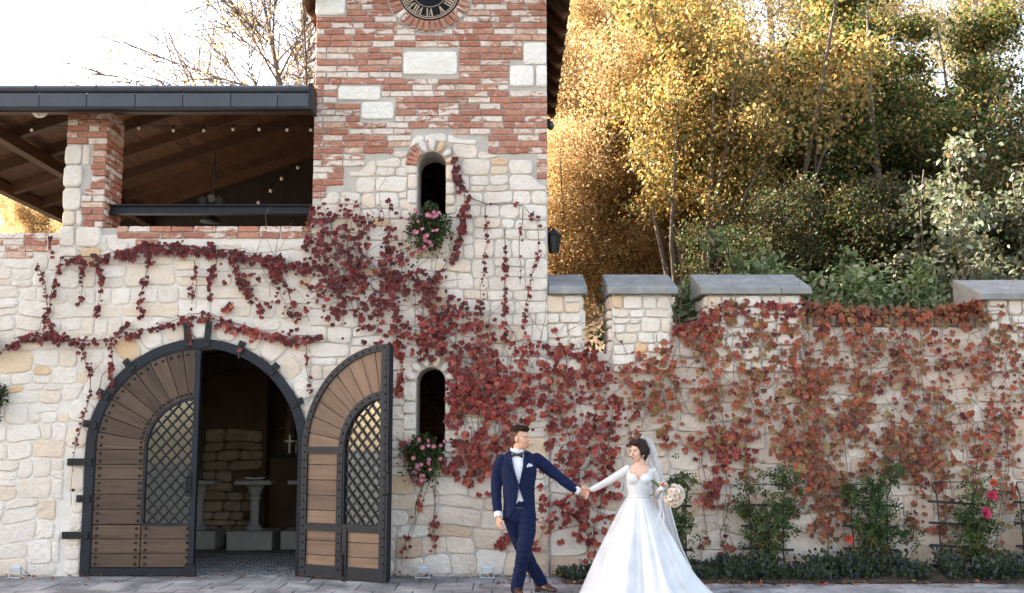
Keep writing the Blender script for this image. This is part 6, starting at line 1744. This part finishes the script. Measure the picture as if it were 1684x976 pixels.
def cut_faces(me, fn, its=6):
    bm = bmesh.new(); bm.from_mesh(me)
    dl = [f for f in bm.faces if fn(f)]
    bmesh.ops.delete(bm, geom=dl, context='FACES')
    bv = [v for v in bm.verts if v.is_boundary]                      # even out the cut edge
    nb_ = {v: [e.other_vert(v) for e in v.link_edges if e.is_boundary] for v in bv}
    for _ in range(its):
        new = {v: (v.co + sum((o.co for o in nb_[v]), Vector()) / len(nb_[v])) / 2 for v in bv if len(nb_[v]) == 2}
        for v, c in new.items(): v.co = c
    bm.to_mesh(me); bm.free(); return me
def join_meshes(mes, mats):
    bm = bmesh.new()
    for q in mes: bm.from_mesh(q)
    out = bpy.data.meshes.new('joined'); bm.to_mesh(out); bm.free()
    for q in mats: out.materials.append(q)
    out.polygons.foreach_set('use_smooth', [True] * len(out.polygons)); return out
def sheet(path_a, path_b, thick=0.004):
    """a thin strip between two paths of points"""
    m = MB(); n = len(path_a); off = Vector((0, thick, 0))
    for a, b in zip(path_a, path_b): m.v += [tuple(a), tuple(b), tuple(Vector(a) + off), tuple(Vector(b) + off)]
    for i in range(n - 1):
        a, b = i * 4, i * 4 + 4
        m.f += [(a, a + 1, b + 1, b), (a + 2, b + 2, b + 3, a + 3), (a, b, b + 2, a + 2), (a + 1, a + 3, b + 3, b + 1)]
    m.f += [(0, 2, 3, 1), (n * 4 - 4, n * 4 - 3, n * 4 - 1, n * 4 - 2)]; m.m = [0] * len(m.f); return m

# ---- groom
GY = -1.55
def G(px, py, dy=0.0): return W(px, py, GY + dy)
groom = thing('person', (G(866, 970).x, GY, 0), 'groom in navy suit and bow tie stepping cross-legged, holding the bride\'s hand', 'person')
hip = G(855, 838)
th = Matrix.Translation(G(856, 721, -0.01)) @ Matrix.Rotation(math.radians(60), 4, 'Z') @ Matrix.Rotation(math.radians(5), 4, 'X')
HS = 1.02
shR = [G(826, 758, 0.01), G(819, 776, 0.03), G(816, 803, 0.03), G(817, 826, -0.01), G(819, 848, -0.05)]           # arm hanging, image left
shL = [G(882, 755, 0.01), G(898, 768, 0.02), G(918, 784, 0.01), G(936, 798, -0.02), G(951, 808, -0.04)]            # arm reaching to the bride
armr = [0.055, 0.050, 0.043, 0.037, 0.029]
torso = [(G(854, 847), (0.165, 0.115)), (G(854, 828), (0.155, 0.108)), (G(853, 803), (0.158, 0.112)), (G(853, 782), (0.178, 0.122)), (G(853, 765), (0.184, 0.116)), (G(853, 754), (0.160, 0.092)), (G(853, 746), (0.085, 0.070))]
legF = [G(866, 845, -0.03), G(867, 872, -0.06), G(862, 903, -0.10), G(856, 935, -0.05), G(849, 968, -0.03)]
legB = [G(842, 845, 0.03), G(848, 872, 0.06), G(860, 905, 0.08), G(876, 934, 0.14), G(890, 958, 0.18)]
legr = [0.092, 0.082, 0.062, 0.055, 0.046]
b = MB()
slimb(b, [p for p, r in torso], [r for p, r in torso], 18, -0.03)
slimb(b, [G(852, 755, 0.012), G(852, 744, 0.01), G(855, 730, 0.006)], [0.066, 0.058, 0.058], 14)
head_shape(b, th, HS)
for P in (shR, shL): slimb(b, P, [r - 0.012 for r in armr], 10)
for P in (legF, legB): slimb(b, P, [r - 0.015 for r in legr], 12)
hm_ = remesh(b, 0.0048, 4)
hb = MB(); hand(hb, shR[-1] + Vector((0.004, -0.005, -0.01)), (0.10, -0.12, -1), (0.55, -0.8, 0), (0.8, 0.5, 0.1), 1.0, 0.42)
dL = (shL[-1] - shL[-2]).normalized()
hb2 = MB(); hand(hb2, shL[-1] - dL * 0.010, (0.9, -0.1, -0.30), (0.25, -0.55, 0.75), (-0.1, -0.7, -0.7), 1.0, 1.0)
hm2 = remesh(hb, 0.0045, 1); hm3 = remesh(hb2, 0.0045, 1)
bod = join_meshes([hm_, hm2, hm3], [M_skin_m, M_eye, M_brow, M_lip])
paint_face(bod, th, HS, 1)
inst('body', bod, groom)
# hair: short on the sides, brushed up on top
h = MB(); R3 = th.to_3x3()
h.ell(th @ (Vector((0, 0.024, 0.052)) * HS), (0.081 * HS, 0.098 * HS, 0.086 * HS), 22, 14, R3)
h.ell(th @ (Vector((0, -0.030, 0.100)) * HS), (0.062 * HS, 0.060 * HS, 0.036 * HS), 18, 10, R3); h.ell(th @ (Vector((0, 0.05, 0.0)) * HS), (0.072 * HS, 0.066 * HS, 0.075 * HS), 18, 10, R3)
hme = remesh(h, 0.006, 1); Ti = th.inverted()
def hair_cut(f):
    c = (Ti @ f.calc_center_median()) / HS
    return c.z < -0.058 or (c.y < -0.01 and c.z < 0.070 + 0.3 * max(0, abs(c.x) - 0.04)) or (c.y < 0.03 and c.z < 0.012) or (c.y < 0.012 and c.z < 0.045)
cut_faces(hme, hair_cut)
def _d(c):
    c = (Ti @ c) / HS; return 0.006 * noise.noise(Vector((c.x * 60, c.y * 25, c.z * 60)))
displace(hme, _d)
M_hair_m = plain('short_brown_hair', (0.016, 0.010, 0.007), 0.8, 0, 0.6, 60, 1.0, 110, 0.010, 0.1); hme.materials.clear(); hme.materials.append(M_hair_m); hme.materials.append(plain('cropped_hair', (0.085, 0.05, 0.034), 0.85, 0, 0.4, 40, 0.4, 150, 0.003, 0.1))
for f_ in hme.polygons:
    c = (Ti @ f_.center) / HS
    if c.z < 0.060 + 0.012 * noise.noise(Vector((c.x * 40, c.y * 40, 1))): f_.material_index = 1
inst('hair', hme, groom)
# shirt, jacket, trousers
s_ = MB(); slimb(s_, [p for p, r in torso], [(r[0] - 0.016, r[1] - 0.010) for p, r in torso], 18); slimb(s_, [G(852, 752, 0.01), G(852, 743, 0.01)], [0.072, 0.066], 16)
inst('shirt', remesh(s_, 0.009, 2, 0.5, M_shirt), groom)
j = MB(); jt = torso + []
slimb(j, [G(854, 858)] + [p for p, r in torso[:-1]] , [(0.176, 0.125)] + [(r[0] + 0.008, r[1] + 0.010) for p, r in torso[:-1]], 20)
for P in (shR, shL): slimb(j, P[:-1] + [lerp(P[-2], P[-1], 0.75)], [r + 0.012 for r in armr], 14)
jm = remesh(j, 0.008, 4, 0.5, M_navy)
VP = [(838, 736), (862, 738), (860, 768), (853.5, 799), (845, 770)]
LO = [(853, 801), (858, 815), (864, 833), (872, 851), (880, 900), (826, 900), (836, 852), (846, 838), (851, 820)]
def jcut(f):
    c = f.calc_center_median(); x, y = PX(c)
    if c.z > G(853, 749).z and abs(c.x - G(852, 745).x) < 0.075: return True
    if f.normal.y > 0.1: return y > 856
    return inside(VP, x, y) or inside(LO, x, y) or (y > 852 and 826 < x < 884)
cut_faces(jm, jcut)
def folds(c, k=1.0):
    a = noise.noise(Vector((c.x * 7 + c.z * 5, c.y * 7, c.z * 15))); b2 = noise.noise(Vector((c.x * 16 - c.z * 9, c.y * 16, c.z * 26)))
    return k * (0.012 * (0.5 - abs(a)) + 0.006 * (0.4 - abs(b2)))
displace(jm, lambda c: folds(c, 0.8 if PX(c)[0] > 885 or PX(c)[0] < 826 else 0.45))
jacket = inst('jacket', jm, groom)
def surf(px, py, r=0.012):
    """a point just proud of the jacket front at a pixel"""
    o = W(px, py, GY - 1.0); d = (W(px, py, GY + 1.0) - o).normalized()
    hit = SURF.ray_cast(o, d)
    return (hit[0] - d * r) if hit[0] is not None else W(px, py, GY - 0.13)
from mathutils.bvhtree import BVHTree
_bm = bmesh.new(); _bm.from_mesh(jm); _bm.from_mesh(groom.children[-2].data) ; SURF = BVHTree.FromBMesh(_bm); _bm.free()
lpL = sheet([surf(x, y) for x, y in ((840, 741), (844, 758), (848, 775), (853, 798))], [surf(x, y) for x, y in ((833, 745), (834, 762), (841, 777), (853, 800))]); lpL.build('lapel', M_lapel, jacket)
lpR = sheet([surf(x, y) for x, y in ((868, 748), (871, 764), (864, 779), (854, 801))], [surf(x, y) for x, y in ((861, 742), (860, 760), (858, 776), (854, 799))]); lpR.build('lapel', M_lapel, jacket)
MB().ell(surf(853.5, 801, 0.004), (0.009, 0.005, 0.009), 10, 6).build('button', M_black, jacket)
pk = MB(); p0, p1, p2 = surf(866, 769, 0.008), surf(876, 767, 0.008), surf(870, 762, 0.01)
pk.v = [tuple(p0), tuple(p1), tuple(surf(875, 764, 0.01)), tuple(p2), tuple(surf(867, 765, 0.012))]; pk.f = [(0, 1, 2, 3, 4)]; pk.m = [0]
for q in list(pk.v): pk.v.append((q[0], q[1] + 0.006, q[2]))
pk.f += [(9, 8, 7, 6, 5)] + [(i, 5 + i, 5 + (i + 1) % 5, (i + 1) % 5) for i in range(5)]; pk.m = [0] * 7
pk.build('pocket_square', M_shirt, groom)
bt = MB(); c0 = surf(850, 748, 0.016) if False else G(850, 748, -0.085)
for q in (-1, 1):
    bt.tube([c0 + Vector((q * 0.006, 0, 0)), c0 + Vector((q * 0.03, 0.003, q * -0.002)), c0 + Vector((q * 0.058, 0.012, q * -0.003))], [(0.010, 0.012), (0.012, 0.020), (0.009, 0.034)], 12)
bt.ell(c0 + Vector((0, -0.008, 0)), (0.012, 0.010, 0.013), 10, 7)
bt.build('bow_tie', M_black, groom, smooth=True)
cl = MB()
for q in (-1, 1):
    cl.add([G(850, 748, -0.082), G(850 + q * 7, 748, -0.078), G(850 + q * 11.0, 739, -0.035), G(850 + q * 9.5, 736, -0.03), G(850 + q * 2.0, 744, -0.078)], [(0, 1, 2, 3, 4)] if q < 0 else [(4, 3, 2, 1, 0)])
cl.build('collar', M_shirt, groom)
for P in (shR, shL):
    d = (P[-1] - P[-2]).normalized(); e = lerp(P[-2], P[-1], 0.75); MB().tube([e - d * 0.01, e + d * 0.045, e + d * 0.05], [0.041, 0.040, 0.036], 16).build('shirt_cuff', M_shirt, groom, smooth=True)
tr_ = MB(); slimb(tr_, [G(854, 832), G(854, 848)], [(0.150, 0.108), (0.158, 0.112)], 16)
for P in (legF, legB): slimb(tr_, P, [0.096, 0.088, 0.073, 0.066, 0.062], 14)
tm = remesh(tr_, 0.009, 3, 0.5, M_navy)
displace(tm, lambda c: folds(c, 1.0))
inst('trousers', tm, groom)
MB().tube([G(838, 835, -0.05), G(846, 836, -0.092), G(853, 836, -0.100), G(862, 836, -0.092), G(870, 835, -0.05)], [(0.013, 0.013)] * 5, 8).build('belt', M_black, groom)
def shoe(ank, d, pitch):
    d = Vector(d).normalized(); m = MB(); z0 = 0.036 + max(0, pitch) * 0.0
    heel = Vector((ank.x, ank.y, 0)) - d * 0.05; heel.z = 0.045
    P = [heel + Vector((0, 0, 0.02)), heel + d * 0.07 + Vector((0, 0, 0.015)), heel + d * 0.16 + Vector((0, 0, 0.0)), heel + d * 0.23 + Vector((0, 0, -0.008))]
    capsule(m, P, [(0.036, 0.045), (0.040, 0.046), (0.044, 0.034), (0.034, 0.026)], 14); slimb(m, [ank + Vector((0, 0, 0.01)), heel + d * 0.055 + Vector((0, 0, 0.03))], [0.042, 0.040], 12)
    me = remesh(m, 0.008, 2, 0.5, M_shoe)
    for v in me.vertices: v.co.z = max(v.co.z, 0.004)
    o = inst('shoe', me, groom); MB().span(tuple(heel + Vector((-0.03, -0.03, -0.045))), tuple(heel + Vector((0.03, 0.03, -0.02)))).build('heel', M_black, o)
shoe(legF[-1], (0.25, -1, 0), 0); shoe(legB[-1] + Vector((0, 0, -0.02)), (0.75, -0.65, 0), 0)

# ---- bride
BY = -1.55
def Bq(px, py, dy=0.0): return W(px, py, BY + dy)
bride = thing('person', (Bq(1050, 970).x, BY, 0), 'bride in white lace-sleeved gown with long veil, holding the groom\'s hand', 'person')
tb = Matrix.Translation(Bq(1049, 742, -0.01)) @ Matrix.Rotation(math.radians(-50), 4, 'Z') @ Matrix.Rotation(math.radians(7), 4, 'X')
BS = 0.93
aR = [Bq(1032, 772, 0.0), Bq(1020, 780, 0.0), Bq(1003, 790, -0.02), Bq(987, 799, -0.03), Bq(972, 806, -0.05)]
aL = [Bq(1073, 775, 0.02), Bq(1079, 793, 0.06), Bq(1080, 814, 0.06), Bq(1083, 810, -0.04), Bq(1086, 804, -0.13)]
ar = [0.040, 0.037, 0.033, 0.029, 0.023]
tors = [(Bq(1050, 836), (0.150, 0.118)), (Bq(1050, 822), (0.118, 0.095)), (Bq(1050, 812), (0.112, 0.088)), (Bq(1050, 798), (0.130, 0.100)), (Bq(1051, 787), (0.142, 0.105)), (Bq(1052, 776), (0.145, 0.085)), (Bq(1052, 769), (0.115, 0.062)), (Bq(1052, 764), (0.06, 0.052))]
b = MB(); slimb(b, [p for p, r in tors], [(r[0] - 0.006, r[1] - 0.008) for p, r in tors], 20)
for q in (-1, 1): b.ell(Bq(1051 + q * 9.5, 788, -0.070), (0.058, 0.055, 0.055), 16, 10)
slimb(b, [Bq(1053, 770, 0.01), Bq(1052, 758, 0.005), Bq(1050, 748, 0.005)], [0.052, 0.045, 0.045], 14)
head_shape(b, tb, BS, True)
for P in (aR, aL): slimb(b, P, [r - 0.004 for r in ar], 10)
slimb(b, [Bq(1050, 840), Bq(1044, 900), Bq(1044, 965)], [0.09, 0.06, 0.045], 10); slimb(b, [Bq(1056, 840), Bq(1058, 900), Bq(1058, 965)], [0.09, 0.06, 0.045], 10)
m1 = remesh(b, 0.0048, 4)
hb = MB(); hand(hb, aR[-1] + Vector((-0.012, 0.012, 0)), (-1, -0.05, -0.12), (-0.2, -0.5, 0.8), (0.1, 0.75, -0.6), 0.9, 0.8)
hb2 = MB(); hand(hb2, aL[-1], (0.45, -0.45, 0.75), (-0.6, -0.55, 0.3), (0.3, -0.7, -0.55), 0.9, 1.15)
bod = join_meshes([m1, remesh(hb, 0.0042, 1), remesh(hb2, 0.0042, 1)], [M_skin_f, M_eye, M_brow, M_lipf]); paint_face(bod, tb, BS, 1)
inst('body', bod, bride)
def hair_mat(name, c, st):
    t = NT(name); v = t.n('ShaderNodeMapping', {'Vector': t.pos(False), 'Scale': st}).outputs[0]
    g = t.noise(v, 1.0, 5, 0.6, 0.8)
    return t.done(t.ramp(g, [(0.3, tuple(x * 0.45 for x in c)), (0.55, c), (0.75, tuple(x * 2.2 for x in c))]), 0.5, t.bump(g, 1.0, 0.012), Specular_IOR_Level=0.15)
M_hair_f = hair_mat('dark_brown_hair', (0.026, 0.013, 0.009), (90, 90, 28))
h = MB(); R3 = tb.to_3x3()
def HE(c, r): h.ell(tb @ (Vector(c) * BS), [x * BS for x in r], 20, 12, R3)
HE((0, 0.030, 0.050), (0.092, 0.100, 0.092)); HE((0, 0.10, -0.005), (0.075, 0.06, 0.075)); HE((0, -0.03, 0.098), (0.075, 0.062, 0.040)); HE((0.078, 0.01, 0.0), (0.022, 0.045, 0.06)); HE((-0.078, 0.01, 0.0), (0.022, 0.045, 0.06)); HE((0, 0.07, -0.07), (0.06, 0.05, 0.05))
hme = remesh(h, 0.006, 1); Ti = tb.inverted()
def hair_cut(f):
    c = (Ti @ f.calc_center_median()) / BS
    return (c.y < 0.0 and (c.x / 0.068) ** 2 + ((c.z + 0.02) / 0.092) ** 2 < 1) or (c.y < 0.02 and c.z < -0.05)
cut_faces(hme, hair_cut)
def _d(c):
    c = (Ti @ c) / BS; return 0.010 * noise.noise(Vector((c.x * 40, c.y * 18, c.z * 22)))
displace(hme, _d)
hme.materials.clear(); hme.materials.append(M_hair_f); hair = inst('hair', hme, bride)
cu = MB()
for q, L in ((-1, 0.10), (1, 0.10)):
    cu.tube([tb @ (Vector((q * 0.068, -0.030, 0.06)) * BS), tb @ (Vector((q * 0.076, -0.034, 0.0)) * BS), tb @ (Vector((q * 0.072, -0.026, -0.05)) * BS), tb @ (Vector((q * 0.074, -0.016, -L)) * BS)], [0.010, 0.009, 0.006, 0.002], 6)
cu.build('curl', M_hair_f, hair, smooth=True)
for q in (-1, 1): MB().ell(tb @ (Vector((q * 0.082, 0.0, -0.052)) * BS), (0.006, 0.006, 0.012), 8, 6).build('earring', M_silver, bride, smooth=True)
# bodice with sweetheart neckline, lace sleeves
g_ = MB(); slimb(g_, [p for p, r in tors[:6]], [(r[0] + 0.004, r[1] + 0.004) for p, r in tors[:6]], 22)
for q in (-1, 1): g_.ell(Bq(1051 + q * 9.5, 788, -0.072), (0.064, 0.060, 0.060), 18, 12)
gm = remesh(g_, 0.007, 2, 0.5, M_satin)
NECK = [(1020, 700), (1085, 700), (1085, 783), (1071, 783), (1064, 779.5), (1057, 781), (1050, 790), (1043, 780.5), (1036, 778.5), (1029, 782), (1018, 782)]
def bcut(f):
    c = f.calc_center_median(); x, y = PX(c)
    if f.normal.y > 0.2: return y < 780 or y > 830
    return inside(NECK, x, y) or y > 830
cut_faces(gm, bcut); bodice = inst('bodice', gm, bride)
sl_ = MB()
for P in (aR, aL): slimb(sl_, P[:-1] + [lerp(P[-2], P[-1], 0.9)], [r + 0.006 for r in ar], 12)
slm = remesh(sl_, 0.007, 2, 0.5, M_lace)
inst('lace_sleeves', slm, bride)
yk = MB(); slimb(yk, [q[0] for q in tors], [(r[0] + 0.001, r[1] + 0.001) for q, r in tors], 22)
for q in (-1, 1): yk.ell(Bq(1051 + q * 9.5, 788, -0.070), (0.061, 0.058, 0.058), 16, 10)
ykm = remesh(yk, 0.006, 3, 0.5, M_lace)
YK = [[(1018, 760), (1031, 764), (1035, 772), (1036, 786), (1018, 792)], [(1090, 760), (1072, 764), (1067, 773), (1060, 784), (1078, 794), (1090, 792)]]
cut_faces(ykm, lambda f: (lambda x, y: not (inside(YK[0], x, y) or inside(YK[1], x, y)))(*PX(f.calc_center_median())))
inst('lace_yoke', ykm, bodice)
# skirt with deep folds and a train to the right
sk = MB(); NS, NR = 220, 34; cx0 = Bq(1050, 818).x; zw = Bq(1050, 817).z
xl, xr = Bq(961, 976, -0.1).x, Bq(1172, 976, -0.1).x
rs = np.random.RandomState(3); ph = rs.uniform(0, 6.28, 8)
for i in range(NR):
    t = i / (NR - 1); z = lerp(zw, 0.006, t)
    e = t ** 0.86
    rl = lerp(0.118, cx0 - xl, e); rr_ = lerp(0.118, xr - cx0, (0.80 * t ** 0.95 + 0.20 * t ** 6)); ry = lerp(0.093, 0.66, e)
    for k in range(NS):
        a = 2 * math.pi * k / NS; f = 0.0
        f = 0.42 * math.sin(7 * a + ph[0] + 0.5 * t) + 0.35 * math.sin(11 * a + ph[1] - 0.7 * t) + 0.25 * math.sin(17 * a + ph[2] + t) + 0.18 * math.sin(27 * a + ph[3] + 0.6 * t) + 0.10 * math.sin(43 * a + ph[5] - t)
        f = 1 + 0.105 * f * min(1, 0.25 + t * 1.3)
        c_, s2 = math.cos(a), math.sin(a); rx = rr_ if c_ > 0 else rl
        zz = z + (0.015 * math.sin(9 * a + ph[4]) if i == NR - 1 else 0)
        sk.v.append((cx0 + rx * f * c_, BY + (ry * f * s2) * (1.0 if s2 < 0 else 0.85), max(0.006, zz)))
for i in range(NR - 1):
    for k in range(NS):
        a, c_ = i * NS + k, i * NS + (k + 1) % NS; sk.f.append((a, a + NS, c_ + NS, c_)); sk.m.append(0)
skirt = sk.build('skirt', M_tulle, bride, smooth=True)
MB().tube([(cx0 + 0.121 * math.cos(a), BY + 0.098 * math.sin(a), zw - 0.002) for a in [2 * math.pi * k / 28 for k in range(29)]], 0.008, 8).build('waistband', M_satin, bodice, smooth=True)
# veil: from the crown of the head down the back to the skirt
ve = MB(); rows = 26; cols = 17
L_ = [(1053, 722, 0.00), (1058, 728, 0.06), (1063, 745, 0.13), (1066, 770, 0.19), (1072, 800, 0.24), (1080, 840, 0.30), (1092, 885, 0.36), (1108, 930, 0.42)]
R_p = [(1055, 720, -0.02), (1071, 724, 0.01), (1080, 745, 0.05), (1088, 775, 0.10), (1096, 806, 0.16), (1106, 845, 0.22), (1120, 895, 0.30), (1138, 935, 0.36)]
Lp = smooth_path([Bq(*q) for q in L_], 4); Rp_ = smooth_path([Bq(*q) for q in R_p], 4); rows = len(Lp)
for i in range(rows):
    t = i / (rows - 1)
    for k in range(cols):
        u = k / (cols - 1); p = Lp[i].lerp(Rp_[i], u)
        bow = math.sin(math.pi * u) * 0.05 * (1 - 0.4 * t) + 0.016 * math.sin(u * 21 + 2 * t) * min(1, t * 3)
        ve.v.append((p.x, p.y - bow, p.z + (0.03 * math.sin(math.pi * u) if i < 6 else 0)))
for i in range(rows - 1):
    for k in range(cols - 1):
        a = i * cols + k; ve.f.append((a, a + cols, a + cols + 1, a + 1)); ve.m.append(0)
ve.build('veil', M_veil, bride, smooth=True)
v2 = MB()                                        # second layer, gathered closer to the head
for i in range(rows):
    t = i / (rows - 1)
    for k in range(9):
        u = 0.2 + 0.75 * k / 8; p = Lp[i].lerp(Rp_[i], u); v2.v.append((p.x - 0.004, p.y - math.sin(math.pi * u) * 0.03 + 0.035 + 0.014 * math.sin(u * 26 + 1), p.z - 0.004))
for i in range(int(rows * 0.86)):
    for k in range(8):
        a = i * 9 + k; v2.f.append((a, a + 9, a + 10, a + 1)); v2.m.append(0)
v2.build('veil_underlayer', M_veil, bride, smooth=True)

# ---- bouquet in the bride's hand
bc = Bq(1107, 815, -0.20)
bouq = thing('bridal_bouquet', Bq(1088, 803, -0.16), 'round bouquet of cream and blush roses held by the bride', 'bouquet')
CREAM = rose_meshes((0.80, 0.72, 0.60), M_petal); BLUSH = rose_meshes((0.82, 0.68, 0.60), M_petal); IVORY = rose_meshes((0.84, 0.80, 0.72), M_petal)
ax = (bc - Bq(1075, 793, -0.12)).normalized()
ax = Vector((0.62, -0.55, -0.42)).normalized()
q0 = ax.to_track_quat('Z', 'Y').to_matrix().to_4x4(); gold_a = math.pi * (3 - math.sqrt(5)); NRS = 30
for k in range(NRS):
    cz = 1 - (k + 0.5) / NRS * 1.15; sz = math.sqrt(max(0, 1 - cz * cz)); a = gold_a * k
    n_ = (q0.to_3x3() @ Vector((sz * math.cos(a), sz * math.sin(a), cz))).normalized()
    inst('rose', (CREAM, BLUSH, IVORY)[(k * 7) % 3][k % 3], bouq, Matrix.Translation(bc + n_ * (0.080 + 0.03 * ((k * 37) % 10) / 10)) @ n_.to_track_quat('Z', 'Y').to_matrix().to_4x4() @ Matrix.Rotation(k * 1.3, 4, 'Z') @ Matrix.Scale(0.034 + 0.012 * ((k * 53) % 10) / 10, 4))
MB().ell(bc, (0.08, 0.08, 0.08), 16, 10).build('foam_core', plain('bouquet_green', (0.16, 0.18, 0.08), 0.8), bouq, smooth=True)
hp = Bq(1087, 803, -0.165)
st = MB()
for k in range(9):
    a = 2 * math.pi * k / 9; o = Vector((0.012 * math.cos(a), 0.012 * math.sin(a), 0.006 * math.sin(a)))
    st.tube([bc, hp + o, Bq(1073, 791, -0.15) + o * 1.5], 0.006, 6)
st.build('stems', M_gstem, bouq)
MB().tube([hp - ax * 0.0 + (bc - hp) * 0.30, hp - (bc - hp) * 0.12], 0.022, 12).build('stem_wrap', M_satin, bouq, smooth=True)
for dx, L, ph_ in ((0, 64, 0), (5, 52, 1.5), (-4, 44, 2.4)):
    P = [W(1087 + dx * (i / 10) + 1.2 * math.sin(i * 0.9 + ph_), 812 + L * i / 10, BY - 0.19 - 0.01 * i) for i in range(11)]
    P = [Vector((p.x, min(p.y, BY - 0.14 - 0.30 * max(0, (PX(p)[1] - 817) / 110.0)), p.z)) for p in P]
    sheet([p + Vector((-0.007, 0, 0)) for p in P], [p + Vector((0.007, 0.003, 0)) for p in P], 0.001).build('ribbon', M_satin, bouq)
bpy.data.scenes.remove(TMP)
